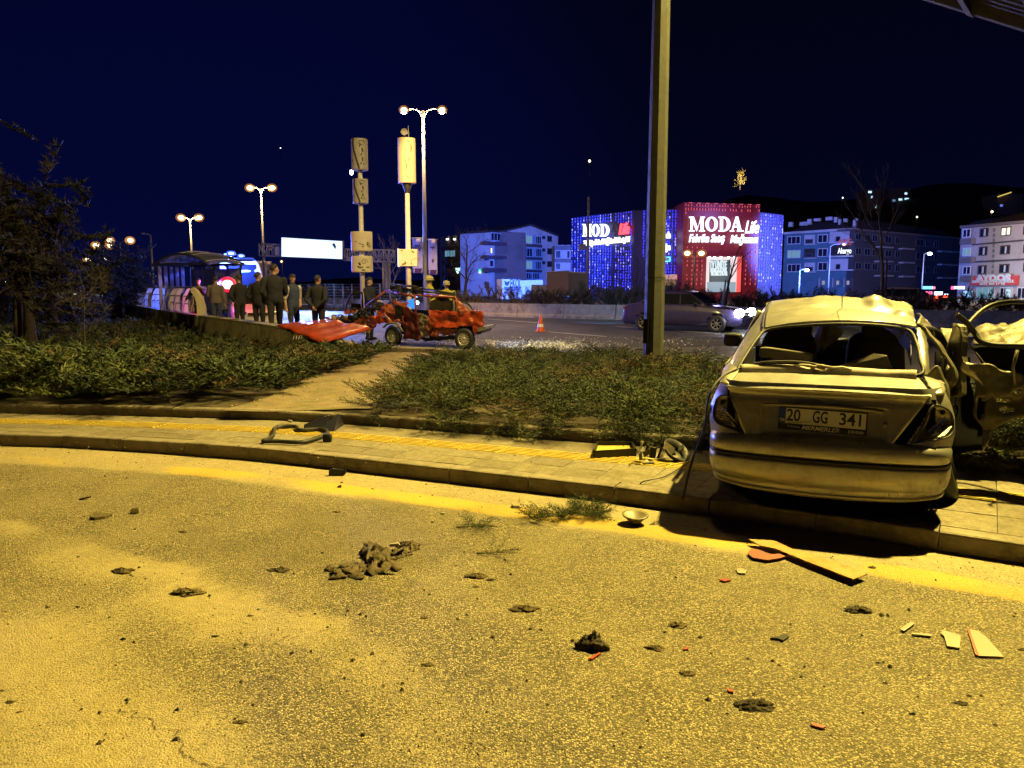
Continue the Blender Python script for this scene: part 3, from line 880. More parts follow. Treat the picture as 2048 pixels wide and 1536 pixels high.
# shoulder strips beside the boot lid up to the C pillars
for sg in (-1, 1):
    ctrl = [[Vector((sg * (.655 + (.03 if sg < 0 else 0)), RS(.66, .87).y + .01, .862)), Vector((sg * .655, .42, .90)), Vector((sg * .64, .62, .94)), Vector((sg * .66, .85, .95))],
            [Vector((sg * .72, .27, .866)), Vector((sg * .715, .45, .91)), Vector((sg * .705, .65, .94)), Vector((sg * .735, .9, .96))],
            [Vector((sg * .745, .33, .862)), Vector((sg * .76, .5, .89)), Vector((sg * .775, .7, .905)), Vector((sg * .79, 1.0, .92))]]
    P = surf(ctrl, 4, 5)
    if sg > 0: P = crumple(P, .03, 5, 4)
    m_ = MB(); m_.grid(P, 0, thick=.01); m_.build('shoulder', M_silver, CAR)
# roof with creases
ctrl = [[(-.50, 1.18, 1.235), (-.25, 1.12, 1.285), (.08, 1.10, 1.31), (.40, 1.13, 1.30), (.63, 1.22, 1.265)],
        [(-.515, 1.5, 1.335), (-.25, 1.45, 1.375), (.08, 1.45, 1.40), (.40, 1.45, 1.38), (.64, 1.5, 1.32)],
        [(-.52, 2.0, 1.415), (-.25, 2.0, 1.452), (.08, 2.0, 1.465), (.42, 2.0, 1.44), (.66, 2.0, 1.38)],
        [(-.53, 2.5, 1.435), (-.25, 2.5, 1.468), (.08, 2.5, 1.475), (.42, 2.45, 1.43), (.68, 2.4, 1.37)],
        [(-.54, 2.9, 1.40), (-.25, 2.95, 1.43), (.08, 2.95, 1.43), (.42, 2.9, 1.36), (.70, 2.75, 1.29)]]
P = surf(ctrl, 14, 14)
def dentf(p):
    x, y = p.x, p.y; k = max(0, min(1, (x + .1) / .45)) * max(0, min(1, (y - 1.35) / .35))
    def ridge(a, b, w, h):
        a = Vector(a); b = Vector(b); q = Vector((x, y)); t = max(0, min(1, (q - a).dot(b - a) / (b - a).length_squared)); d = (q - a.lerp(b, t)).length
        return h * max(0, 1 - d / w)
    z = ridge((-.1, 1.95), (.35, 1.72), .13, .028) + ridge((.35, 1.72), (.60, 1.98), .10, .035) - ridge((.0, 1.62), (.45, 1.52), .16, .03) - ridge((.45, 2.05), (.66, 2.25), .16, .04) + ridge((.55, 1.55), (.66, 1.8), .07, .02)
    return Vector((x, y, p.z + z * 1.5 + k * .014 * nz((x, y, 0), 5.5)))
P = [[dentf(p) for p in r] for r in P]
mb = MB(); mb.grid(P, 0, thick=.012); mb.build('roof', M_silver, CAR)
mb = MB(); mb.tube([(.09, 1.42, 1.41), (.085, 1.36, 1.50)], .004, 6); mb.tube([(.085, 1.36, 1.50), (.14, 1.2, 1.56)], .0025, 5); mb.build('aerial', M_blk, CAR)
# left greenhouse: C pillar, window frame, roof rail
ctrl = [[(-.655, .64, .945), (-.60, .86, 1.075), (-.545, 1.03, 1.175), (-.50, 1.18, 1.237), (-.515, 1.5, 1.337), (-.52, 2.0, 1.417), (-.53, 2.5, 1.437)],
        [(-.715, .72, .94), (-.665, .98, 1.075), (-.61, 1.22, 1.19), (-.57, 1.4, 1.26), (-.555, 1.65, 1.33), (-.56, 2.0, 1.385), (-.57, 2.5, 1.41)],
        [(-.77, .86, .915), (-.72, 1.12, 1.05), (-.665, 1.38, 1.18), (-.63, 1.6, 1.25), (-.60, 1.8, 1.31), (-.60, 2.1, 1.35), (-.61, 2.5, 1.37)]]
mb = MB(); mb.grid(surf(ctrl, 5, 7), 0); mb.build('pillar', M_silver, CAR)
mb = MB(); mb.tube(spl([(-.52, 1.17, 1.243), (-.532, 1.5, 1.345), (-.538, 2.0, 1.425), (-.55, 2.6, 1.44)], 5), .006, 6); mb.build('roof_seam', M_blk, CAR)
mb = MB(); mb.grid(surf([[(-.775, .92, .92), (-.70, 1.32, 1.13), (-.645, 1.62, 1.25), (-.61, 2.0, 1.34), (-.62, 2.6, 1.36)], [(-.80, 1.2, .93), (-.80, 1.5, .94), (-.80, 1.9, .95), (-.80, 2.3, .955), (-.80, 2.9, .96)]], 4, 6), 0)
mb.build('side_glass', mat('side_glass_dark', (.01, .012, .015), .08, coat=.5), CAR)
mb = MB(); mb.tube([(-.80, 1.0, .93), (-.82, 2.0, .95), (-.82, 3.0, .955)], .012, 6); mb.build('belt_trim', M_blk, CAR)
mb = MB(); softbox(mb, (-.95, 3.02, 1.02), (.20, .13, .15), e=.55); mb.tube([(-.80, 3.0, .98), (-.93, 3.02, .99)], .02, 6); mb.build('door_mirror', M_blk, CAR)
# right C pillar, bent and twisted
ctrl = [[(.625, .63, .945), (.632, .78, 1.05), (.628, .98, 1.16), (.63, 1.22, 1.267)],
        [(.66, .66, .945), (.672, .82, 1.06), (.668, 1.02, 1.17), (.665, 1.24, 1.268)],
        [(.70, .74, .93), (.70, .86, 1.03), (.705, 1.06, 1.13), (.715, 1.26, 1.235)]]
mb = MB(); mb.grid(crumple(surf(ctrl, 4, 6), .012, 9, 3), 0, thick=.01); mb.build('pillar', M_silver, CAR)
mb = MB()
mb.grid(crumple([[Vector(p) + Vector((0, 0, -.0)) for p in r] for r in surf([[(.66, 1.24, 1.272), (.74, 1.14, 1.16), (.83, 1.05, 1.03), (.875, 1.0, .92), (.86, .98, .84)], [(.69, 1.27, 1.26), (.785, 1.16, 1.14), (.87, 1.08, 1.0), (.905, 1.02, .90), (.875, 1.0, .84)]], 3, 6)], .01, 9, 1), 0, thick=.02)
mb.build('bent_roof_rail', M_silver_r, CAR)
mb = MB()
mb.grid(crumple(surf([[(.66, .7, .94), (.70, .78, .80), (.73, .74, .62)], [(.74, .78, 1.02), (.80, .86, .84), (.80, .74, .66)], [(.80, .98, .90), (.85, .95, .80), (.83, .8, .64)]], 6, 6), .03, 6, 8), 0, thick=.008)
mb.build('torn_quarter', M_silver_r, CAR)
mb = MB()
mb.grid(crumple(surf([[(.64, 1.3, 1.30), (.70, 1.6, 1.34), (.72, 2.0, 1.36)], [(.76, 1.36, 1.24), (.80, 1.7, 1.27), (.82, 2.1, 1.27)], [(.80, 1.42, 1.15), (.86, 1.8, 1.17), (.87, 2.2, 1.17)]], 5, 6), .035, 5, 3), 0, thick=.012)
mb.build('roof_edge', M_silver_r, CAR)
mb = MB(); mb.tube(spl([(.68, 1.28, 1.25), (.80, 1.5, 1.22), (.90, 1.75, 1.10), (.97, 1.9, .92), (.95, 1.95, .70)], 6), [.035, .04, .045, .045, .04] and .035, 7); mb.build('seat_belt_pillar', M_blk, CAR)
# rear window: rubber seal, torn pale trim, shards
seal = spl([(-.655, .63, .95), (-.60, .83, 1.065), (-.545, 1.0, 1.165), (-.485, 1.14, 1.225), (-.25, 1.09, 1.268), (.08, 1.07, 1.292), (.38, 1.10, 1.283), (.575, 1.18, 1.245), (.618, 1.0, 1.16), (.628, .80, 1.055), (.615, .635, .95), (.3, .66, .942), (0, .66, .94), (-.35, .66, .945), (-.655, .63, .95)], 6)
mb = MB(); mb.tube(seal, .013, 7, cap=False); mb.build('window_seal', M_rub, CAR)
mb = MB()
for k in range(140):
    p = seal[rnd.randrange(0, 42)] if rnd.random() < .7 else seal[rnd.randrange(60, 84)]
    q = Vector(p) + Vector((rnd.uniform(-.012, .02), -.012, rnd.uniform(-.02, .012))); s_ = rnd.uniform(.003, .009)
    mb.add([q, q + Vector((s_, 0, s_ * .3)), q + Vector((s_ * .3, .002, s_))], [(0, 1, 2)])
tag(mb.build('glass_crumbs', M_airbag, CAR), kind='stuff')
ctrl = []
for t in range(13):
    x = -.63 + 1.22 * t / 12; r1 = nz((x, 0, 0), 4, 5); r2 = nz((x, 1, 0), 7, 3)
    y = .61 - .01 * abs(x)
    w_ = .020 + .010 * r1
    ctrl.append([(x, y + .05, .955 + .006 * r2 - .0), (x, y - .005, .985 + .012 * r1 - (.012 if abs(t - 5) < 1 else 0)), (x, y - .04, .962 + .01 * r2 - w_ * .2), (x, y - .042, .935 - w_ * .3), (x, y - .02, .925)])
mb = MB(); mb.grid(surf(ctrl, 4, 3), 0, thick=.004); mb.build('torn_parcel_shelf', M_pale, CAR)
mb = MB(); mb.tube(spl([(-.12, .60, .98), (-.06, .57, 1.0), (.03, .575, .985), (.10, .58, .99), (.16, .57, .975)], 5), .012, 6); mb.tube(spl([(-.3, .62, .96), (-.18, .58, 1.0), (-.02, .56, .975)], 5), .010, 6); mb.build('trim_fold', M_pale, CAR)
mb = MB()
mb.tube(spl([(-.05, .58, 1.0), (-.2, .6, 1.02), (-.45, .6, 1.01), (-.62, .58, .965), (-.74, .40, .91), (-.80, .25, .82), (-.825, .2, .70), (-.83, .18, .58), (-.86, .14, .45), (-.90, .1, .33), (-.93, .05, .18), (-.955, .02, .02)], 6), .0085, 6)
mb.build('hanging_rubber_strip', M_rub, CAR)
# interior
it_ = MB()
for x in (-.34, .40):
    softbox(it_, (x, 2.05, .86), (.50, .22, .66), e=.5)
    if x > 0:
        softbox(it_, (x, 2.0, 1.215), (.26, .10, .19), e=.4)
        it_.tube([(x - .09, 2.0, 1.08), (x - .09, 2.0, 1.2)], .008, 6); it_.tube([(x + .09, 2.0, 1.08), (x + .09, 2.0, 1.2)], .008, 6)
    else:
        softbox(it_, (x, 2.0, 1.20), (.40, .13, .26), e=.7)
tag(it_.build('front_seats', M_seat, CAR), kind='stuff')
mb = MB(); softbox(mb, (0, 1.35, .72), (1.30, .2, .42), e=.4); mb.build('rear_bench', M_seat, CAR)
mb = MB(); softbox(mb, (-.32, 1.0, 1.035), (.42, .09, .095), e=.35, M=Matrix.Rotation(R(6), 3, 'Y')); mb.build('seat_back_pad', M_pad, CAR)
mb = MB(); mb.prism([(.06, .92, .955), (.46, .92, .965), (.42, .96, 1.055), (.33, .98, 1.07)], (0, .1, 0)); mb.build('seat_back_pad', M_pad, CAR)
mb = MB(); mb.box((0, 1.9, .45), (1.45, 2.9, .06)); mb.box((0, 1.0, .9), (1.26, .66, .03)); mb.box((0, 3.05, .80), (1.40, .35, .34)); mb.build('cabin_floor', M_int, CAR)
mb = MB(); softbox(mb, (.10, 2.8, .98), (.50, .22, .16), e=.4); mb.box((.1, 2.68, 1.0), (.17, .02, .07)); mb.build('dashboard', M_blk, CAR)
mb = MB(); mb.box((.10, 2.66, 1.005), (.15, .012, .035)); mb.build('radio', mat('radio_face', (.06, .06, .07), .3), CAR)
mb = MB(); mb.grid(crumple(surf([[(-.16, 2.72, .96), (-.12, 2.7, 1.15), (-.04, 2.7, 1.31)], [(-.06, 2.6, .93), (.0, 2.6, 1.12), (.0, 2.65, 1.30)], [(.02, 2.7, 1.0), (.13, 2.7, 1.12), (.02, 2.75, 1.26)]], 6, 6), .02, 8), 0, thick=.005); mb.build('airbag', M_airbag, CAR)
mb = MB(); mb.grid(crumple(surf([[(.36, 1.75, 1.31), (.44, 1.7, 1.25), (.50, 1.6, 1.19)], [(.50, 1.6, 1.31), (.545, 1.5, 1.22), (.555, 1.4, 1.12)], [(.56, 1.4, 1.28), (.60, 1.25, 1.14), (.60, 1.05, .98)]], 6, 6), .015, 6), 0, thick=.004); mb.build('curtain_airbag', M_violet, CAR)
mb = MB(); mb.grid(crumple(surf([[(-.60, 2.95, 1.38), (0, 3.0, 1.42), (.66, 2.8, 1.28)], [(-.66, 3.5, 1.0), (0, 3.6, 1.03), (.72, 3.4, .98)]], 6, 8), .03, 4), 0); WS = mb.build('windscreen', mat('shattered_glass', (.18, .20, .22), .25, var=.5, vs_=14, bump=.8, bs=50), CAR); WS.data.materials[0].node_tree.nodes['Principled BSDF'].inputs['Alpha'].default_value = .30
mb = MB(); mb.grid(crumple(surf([[(-.70, 3.4, .93), (0, 3.5, .98), (.75, 3.3, .98)], [(-.68, 3.9, .84), (0, 4.0, .93), (.74, 3.8, 1.0)], [(-.6, 4.25, .70), (0, 4.3, .80), (.68, 4.1, .86)]], 7, 8), .08, 3), 0, thick=.01); mb.build('bonnet', M_silver, CAR)
mb = MB(); mb.tube([(-.57, 2.62, 1.41), (-.74, 3.3, .96)], .03, 6); mb.tube([(-.60, 1.95, 1.36), (-.80, 2.05, .93)], .028, 6); tag(mb.build('pillar_frame', M_silver, CAR), kind='stuff')
# bumper
plan = [(-.80, .60), (-.81, .42), (-.80, .24), (-.72, .07), (-.48, -.005), (0, -.04), (.48, -.005), (.72, .07), (.80, .24), (.81, .42), (.80, .60)]
prof = [(.555, .15), (.535, .06), (.510, .012), (.47, .0), (.425, .0), (.412, .004), (.408, .020), (.378, .020), (.374, .004), (.36, .0), (.29, .002), (.215, .015), (.172, .042), (.162, .034), (.142, .030), (.125, .062)]
bd = {}
for (nm, sel) in (('bumper', prof),):
    ctrl = []
    for z, o_ in sel:
        row = []
        for x, y in plan:
            k = 1 - o_ / .80
            zz = z + (.045 * (abs(x) / .8) ** 3 if z < .3 else 0) * (1 - (z - .12) / .18 if z < .3 else 0)
            zz += .012 * x * (1 if z > .36 else .5) * 0
            row.append((x * k, y + o_ * (1 if y < .2 else .2), zz))
        ctrl.append(spl(row, 7))
    mb = MB(); mb.grid(ctrl, 0, sm=True); mb.build('bumper', M_silver, CAR)
mb = MB(); mb.tube(spl([(x * .985, y + .012, .393 + .004 * nz((x, y, 0), 3)) for x, y in plan], 7), .0145, 6); mb.build('bumper_strip', M_blk, CAR)
mb = MB(); mb.box((0, .36, .33), (1.34, .45, .24)); mb.build('underbody', M_blk, CAR)
for x0, x1, z0, z1 in ((-.72, -.585, .325, .298), (.56, .72, .302, .302)):
    pl = []
    for x, z in ((x0, z0), (x1, z1)):
        yb = .0 if abs(x) < .6 else .055 + (abs(x) - .7) * .6
        yb = lerp(-.01, .075, max(0, (abs(x) - .48) / .24))
        pl.append((x, yb - .004, z))
    (a, b) = pl
    mb = MB(); mb.prism([(a[0], a[1], a[2] - .013), (b[0], b[1], b[2] - .013), (b[0], b[1], b[2] + .013), (a[0], a[1], a[2] + .013)], (0, .02, 0)); mb.build('reflector', M_redlens, CAR)
mb = MB(); mb.lathe([(.028, 0), (.03, .003), (.026, .003)], 20, c=(.44, .012, .20), M=Matrix.Rotation(R(90), 3, 'X')); mb.build('tow_eye_cover', M_silver_r, CAR)
mb = MB(); mb.tube(spl([RS(x, z, .004) for x, z in ((-.70, .868), (-.665, .79), (-.60, .66), (-.53, .503), (-.2, .497), (.2, .493), (.40, .490))], 5), .0035, 5); mb.build('panel_gap', M_int, CAR)
for k_, (a_, b_, w_) in enumerate((((-.3, .62), (-.1, .645), .0012), ((.05, .60), (.30, .57), .001), ((-.45, .70), (-.42, .56), .001), ((.28, .83), (.45, .80), .0014), ((-.2, .80), (-.05, .79), .001))):
    mb = MB(); A_ = RS(*a_, .020); B_ = RS(*b_, .020); mb.tube([A_, A_.lerp(B_, .5) + Vector((0, 0, .004)), B_], w_ * 1.6, 4); mb.build('scratch', M_silver_r, CAR)
# lamps: deep dark-rimmed housings with broken lens
def lampunit(poly, sg):
    o = MB(); pp = [RS(x, z, .006) for x, z in poly]
    cl = spl(pp + [pp[0]], 4); o.tube(cl, .0065, 6, cap=False)
    f = o.build('tail_lamp', M_rub, CAR)
    cx = sum(p[0] for p in poly) / len(poly); cz = sum(p[1] for p in poly) / len(poly)
    b = MB(); c = RS(cx, cz, -.07)
    ring = [Vector(p) for p in cl[:-1]]; n = len(ring)
    mid = [p.lerp(c, .35) + Vector((0, .05, 0)) for p in ring]; inn = [p.lerp(c, .7) + Vector((0, .03, 0)) for p in ring]
    b.add(ring + mid + inn + [c + Vector((0, .02, 0))], [(i, (i + 1) % n, n + (i + 1) % n, n + i) for i in range(n)] + [(n + i, n + (i + 1) % n, 2 * n + (i + 1) % n, 2 * n + i) for i in range(n)] + [(2 * n + i, 2 * n + (i + 1) % n, 3 * n) for i in range(n)], 0, True)
    b.build('housing', M_smoke, f)
    # bulb holders
    h = MB()
    for dx, dz in ((.035 * sg, .07), (-.02 * sg, .0), (.04 * sg, -.03)):
        q = RS(cx + dx, cz + dz, -.045)
        h.lathe([(.0, -.012), (.014, -.01), (.017, .0), (.017, .02)], 12, c=q, M=Matrix.Rotation(R(-90), 3, 'X'))
    h.build('bulb_holder', M_blk, f)
    return f
f = lampunit(LAMPL, -1)
mb = MB()
mb.prism([RS(-.775, .72, .004), RS(-.62, .63, .004), RS(-.535, .549, .004), RS(-.60, .60, .004), RS(-.70, .70, .004)], (0, .004, 0)); mb.build('lens_shard', M_silver_r, f)
mb = MB()
for k in range(9):
    z = .56 + k * .017; mb.prism([RS(-.775 + k * .002, z, -.006), RS(-.60 - k * .011, z, -.006), RS(-.60 - k * .011, z + .008, -.006), RS(-.775 + k * .002, z + .008, -.006)], (0, .006, 0))
mb.build('lens', M_smoke, f)
f = lampunit(LAMPR, 1)
mb = MB()
mb.prism([RS(.545, .548, .012), RS(.735, .72, .02), RS(.748, .70, .02), RS(.60, .557, .012)], (0, .006, 0)); mb.build('lens_shard', M_chrome, f)
mb = MB(); mb.prism([RS(.61, .64, .004), RS(.665, .615, .004), RS(.62, .565, .004), RS(.57, .58, .004)], (0, .006, 0)); mb.build('lens_shard', M_blk, f)
mb = MB(); mb.prism([RS(.63, .575, .01), RS(.775, .62, .008), RS(.79, .65, .008), RS(.74, .60, .01)], (0, .004, 0)); mb.build('lens_shard', M_smoke, f)
# plate, handle, badges
def onlid(x, z, off): return RS(x, z, off)
PA = math.atan(.30)
pl = link('number_plate', None, CAR); pl.location = (-.025, RS(0, .655).y + .002 - .0, .655); pl.rotation_euler = (R(90) - math.atan(.30) * 0.6, 0, 0)
pl.rotation_euler = (R(90 - 14), R(1.6), 0)
mb = MB(); mb.box((0, 0, 0), (.575, .165, .010)); mb.build('plate_frame', M_txtblk, pl)
mb = MB(); mb.box((.018, .017, .0065), (.52, .108, .006)); mb.build('plate_face', M_plate, pl)
mb = MB(); mb.box((-.263, .017, .0072), (.042, .108, .006)); mb.build('plate_blue_strip', M_plblue, pl)
M_pt = M_txtblk
text('plate_text', '20', .118, M_pt, pl, (-.190, .018, .0100), (0, 0, 0), .0006, width=.092, bold=.0022)
text('plate_text', 'GG', .118, M_pt, pl, (-.014, .018, .0100), (0, 0, 0), .0006, width=.098, bold=.0022)
text('plate_text', '341', .118, M_pt, pl, (.186, .018, .0100), (0, 0, 0), .0006, width=.138, bold=.0022)
text('plate_country', 'TR', .030, M_txtwht, pl, (-.263, -.018, .0108), (0, 0, 0), .0003, bold=.0006)
text('dealer_text', 'MERMERLER', .040, M_txtwht, pl, (-.01, -.061, .0056), (0, 0, 0), .0006, width=.245, shear=.3, bold=.0008)
mb = MB()
for k in range(12): mb.box((.175 + k * .0085, -.061, .0058), (.004 if k % 3 else .006, .022 - (k % 3) * .003, .001))
for k in range(5): mb.box((-.22 + k * .018, -.056 - k * .001, .0058), (.014, .004, .001), rz=-.2)
tag(mb.build('dealer_emblem', M_txtwht, pl), kind='stuff')
mb = MB(); mb.grid(surf([[RS(-.43, .755, -.005), RS(-.2, .772, .0), RS(0, .774, .0), RS(.2, .768, .0), RS(.35, .745, -.005)], [RS(-.43, .752, .022), RS(-.2, .764, .05), RS(0, .766, .052), RS(.2, .76, .05), RS(.35, .742, .022)], [RS(-.43, .746, .020), RS(-.2, .748, .045), RS(0, .75, .047), RS(.2, .744, .045), RS(.35, .736, .02)], [RS(-.43, .744, -.01), RS(-.2, .742, -.01), RS(0, .744, -.01), RS(.2, .738, -.01), RS(.35, .733, -.01)]], 4, 5), 0)
mb.build('handle_strip', M_silver, CAR)
mb = MB(); mb.lathe([(.0, .008), (.010, .008), (.015, .004), (.016, 0)], 16, c=RS(.37, .655, .018), M=Matrix.Rotation(R(90), 3, 'X')); mb.build('boot_lock', M_silver_r, CAR)
mb = MB(); q = RS(-.60, .515, .004); mb.box(q, (.10, .006, .022), M=Matrix.Rotation(R(3), 3, 'Y')); mb.build('badge', M_blk, CAR)
mb = MB(); q = RS(.62, .520, .003); mb.box(q, (.125, .006, .026), M=Matrix.Rotation(R(2), 3, 'Y')); bg = mb.build('badge', M_blk, CAR)
text('badge_text', 'Marea', .038, M_chrome, CAR, RS(.615, .522, .0075), (R(90 - 14), R(0), R(4)), .0015, width=.105, bold=.0008, shear=.15)
for x in (-.40, -.27, .0, .22):
    mb = MB(); mb.box((x, .028, .535), (.03, .02, .012)); tag(mb.build('bumper_clip', M_blk, CAR), kind='stuff')
# wheels
def wheel(parent, c, r=.30, w=.19, rot=None, sg=1, name='wheel', rim=None, spokes=12, tyre=None):
    o = link(name, None, parent); o.location = c
    o.rotation_euler = rot if rot else (0, 0, 0)
    ax = Matrix.Rotation(R(90), 3, 'Y')
    t = MB(); t.lathe([(r * .62, -w / 2 + .01), (r * .72, -w / 2), (r * .93, -w / 2 + .004), (r, -w / 2 + .03), (r, w / 2 - .03), (r * .93, w / 2 - .004), (r * .72, w / 2), (r * .62, w / 2 - .01)], 28, M=ax); t.build('tyre', tyre or M_rub, o)
    k = MB(); x = sg * (w / 2 - .012)
    k.lathe([(r * .57, x - sg * .035), (r * .3, x - sg * .05), (0.0, x - sg * .05)], 24, M=ax); k.build('dish', M_int, o); k = MB()
    k.lathe([(r * .64, x), (r * .60, x - sg * .005), (r * .56, x - sg * .03)], 24, M=ax)
    k.lathe([(r * .16, x - sg * .045), (r * .15, x - sg * .01), (0.001, x - sg * .006)], 14, M=ax)
    for i in range(spokes):
        a = 2 * math.pi * i / spokes; d = Vector((0, math.cos(a), math.sin(a))); n_ = Vector((0, -math.sin(a), math.cos(a))) * r * .05
        p0 = d * r * .15 + Vector((x - sg * .012, 0, 0)); p1 = d * r * .60 + Vector((x - sg * .006, 0, 0))
        k.prism([p0 - n_, p1 - n_ * .8, p1 + n_ * .8, p0 + n_], (-sg * .02, 0, 0))
    k.build('rim', rim or M_chrome, o)
    return o
wheel(CAR, (.80, .92, .265), .30, .20, (0, R(-14), R(-8)), 1)
wheel(CAR, (-.70, .93, .29), .30, .19, None, -1)
wheel(CAR, (-.72, 3.45, .29), .30, .19, None, -1)
wheel(CAR, (.85, 3.5, .27), .30, .19, (0, R(12), R(20)), 1)

# torn open right side: doors, pillar, crushed panels, placed at their own depths
def UL(px, py, y): return CM.inverted() @ U(px, py, y)
def quadpatch(a, b, c, d, nu=8, nv=6, amp=.03, s=5, o=0): return crumple(patch(a, b, c, d, nu, nv), amp, s, o)
dr = link('rear_door', None, CAR); dr['label'] = 'torn open door hanging out to the right'
mb = MB(); mb.grid(quadpatch(UL(1916, 645, 6.45), UL(1936, 650, 6.3), UL(1888, 800, 6.3), UL(1932, 790, 6.1), 4, 12, .03, 6), 0, thick=.05); mb.build('door_edge', M_silver_r, dr)
mb = MB(); mb.tube(spl([UL(1926, 662, 6.3), UL(1945, 638, 6.4), UL(1968, 618, 6.5), UL(1995, 607, 6.5), UL(2030, 603, 6.4), UL(2075, 606, 6.2), UL(2130, 620, 6.0)], 6), .020, 7)
mb.tube(spl([UL(1913, 629, 6.1), UL(1932, 644, 6.1), UL(1948, 664, 6.1), UL(1960, 682, 6.05), UL(1990, 690, 6.0), UL(2050, 692, 5.9), UL(2120, 695, 5.8)], 6), .022, 7); mb.build('window_frame', M_blk, dr)
mb = MB(); mb.grid(quadpatch(UL(1944, 690, 6.2), UL(2130, 694, 5.8), UL(2000, 764, 6.15), UL(2130, 800, 5.75), 8, 8, .03, 4), 0, thick=.04); mb.build('door_trim', M_int, dr)
mb = MB(); mb.tube([UL(1938, 688, 6.05), UL(1975, 735, 6.05), UL(2002, 770, 6.05)], .006, 5); mb.tube([UL(2035, 700, 5.8), UL(2026, 735, 5.8), UL(2030, 770, 5.8)], .012, 6); tag(mb.build('trim_seam', M_silver_r, dr), kind='stuff')
holes = [((2008, 800), 16, 5), ((2012, 822), 15, 5), ((2036, 784), 6, 5), ((1960, 815), 8, 22)]
def hole_skip(c):
    w = CM @ c; zc = w.y * math.cos(PITCH) - (w.z - CAM_H) * math.sin(PITCH); yc = w.y * math.sin(PITCH) + (w.z - CAM_H) * math.cos(PITCH)
    px = 1024 + FPX * w.x / zc; py = 768 - FPX * yc / zc
    return any(((px - h[0][0]) / h[1]) ** 2 + ((py - h[0][1]) / h[2]) ** 2 < 1 for h in holes)
mb = MB(); mb.grid(quadpatch(UL(1930, 715, 6.1), UL(2140, 782, 5.7), UL(1962, 862, 5.95), UL(2140, 800, 5.6), 30, 24, .045, 5.5, 6), 0, thick=.01, skip=hole_skip); mb.build('torn_panel', M_silver_r, dr)
mb = MB(); mb.grid(quadpatch(UL(1962, 855, 6.0), UL(1994, 846, 6.0), UL(1966, 905, 5.9), UL(1980, 880, 5.9), 5, 5, .03, 9), 0, thick=.01); mb.grid(quadpatch(UL(1926, 720, 5.95), UL(1950, 745, 5.95), UL(1922, 740, 5.95), UL(1965, 770, 5.95), 6, 4, .02, 9), 0, thick=.01); tag(mb.build('torn_flap', M_silver, dr), kind='stuff')
mb = MB(); mb.grid(quadpatch(UL(1935, 655, 7.1), UL(2150, 652, 6.7), UL(1950, 692, 6.6), UL(2150, 706, 6.2), 24, 12, .13, 4.2, 4), 0, thick=.012); mb.build('crushed_wing', M_silver_r, CAR)
mb = MB(); mb.grid(quadpatch(UL(1880, 655, 7.4), UL(1925, 660, 7.4), UL(1884, 690, 7.2), UL(1915, 700, 7.2), 6, 6, .04, 6), 0, thick=.01); mb.build('crushed_pillar_foot', M_silver_r, CAR)
mb = MB(); mb.grid(quadpatch(UL(1872, 700, 6.9), UL(1935, 720, 6.9), UL(1888, 900, 6.4), UL(1960, 900, 6.4), 6, 8, .05, 4), 0, thick=.02); mb.grid(quadpatch(UL(1900, 780, 6.6), UL(1972, 800, 6.5), UL(1900, 910, 6.3), UL(1975, 900, 6.2), 6, 8, .03, 4), 0, thick=.02); tag(mb.build('door_opening', M_int, CAR), kind='stuff')
mb = MB()
for k in range(16):
    a = UL(rnd.uniform(1878, 1915), rnd.uniform(700, 800), rnd.uniform(6.2, 6.5)); mb.tube(spl([a, a + Vector((rnd.uniform(-.05, .05), rnd.uniform(-.05, .05), -.08)), a + Vector((rnd.uniform(-.1, .1), 0, -.2))], 4), rnd.uniform(.003, .010), 5)
tag(mb.build('loose_cables', M_blk, CAR), kind='stuff')
mb = MB(); mb.grid(quadpatch(UL(1895, 730, 6.25), UL(1912, 740, 6.2), UL(1878, 790, 6.2), UL(1898, 800, 6.2), 4, 6, .03, 8), 0, thick=.01); mb.build('pillar_skin', M_silver_r, CAR)

# ================================================================== STREET FURNITURE
M_galv = mat('galvanised_steel', (0.15, 0.155, 0.155), 0.6, metal=.3, var=.2, vs_=14, dirt=(.16, .14, .10), ds=7, world=True, bump=.15, bs=25)
M_pole = mat('grey_pole_paint', (0.32, 0.32, 0.33), 0.5, metal=.2, var=.1)
M_dark = mat('dark_steel', (0.03, 0.03, 0.035), 0.5, metal=.3, var=.2)
M_lampglow = glow('sodium_glow', (1, .85, .55), (1.0, .34, .05), 8, .33)
M_lampfar = glow('sodium_far', (1, .85, .55), (1.0, .38, .08), 6, .6)
M_white = mat('white_paint', (0.62, 0.60, 0.56), 0.5, var=.12, vs_=4, dirt=(.4, .37, .3), ds=2)
M_cream = mat('cream_print', (0.55, 0.50, 0.42), 0.5, var=.08, vs_=3)
M_leafp = mat('green_print', (0.13, 0.15, 0.05), 0.6)
M_inkp = mat('dark_print', (0.035, 0.032, 0.03), 0.6)

# --- tall octagonal lighting pole in the bed
tp = thing('lighting_pole', 'tall thick galvanised eight-sided pole standing in the junipers', 'lamp post', (POLE_XY[0], POLE_XY[1], .2))
def octo(z, r, a0=R(-12)): return [(r * math.cos(a0 + k * math.pi / 4), r * math.sin(a0 + k * math.pi / 4), z) for k in range(8)]
mb = MB(); zs = [(0, .165), (2.0, .155), (2.9, .15), (2.905, .15), (6, .132), (11, .10), (13.5, .085)]
rg = [octo(z, r * .92) for z, r in zs]
mb.add([p for r_ in rg for p in r_], [(i * 8 + j, i * 8 + (j + 1) % 8, (i + 1) * 8 + (j + 1) % 8, (i + 1) * 8 + j) for i in range(len(rg) - 1) for j in range(8)])
mb.build('shaft', M_galv, tp)
mb = MB(); r_ = octo(1.62, .153); rt = octo(1.65, .158); mb.add(octo(1.635, .157) + octo(1.645, .157), [(j, (j + 1) % 8, 8 + (j + 1) % 8, 8 + j) for j in range(8)]); mb.build('seam', M_dark, tp)
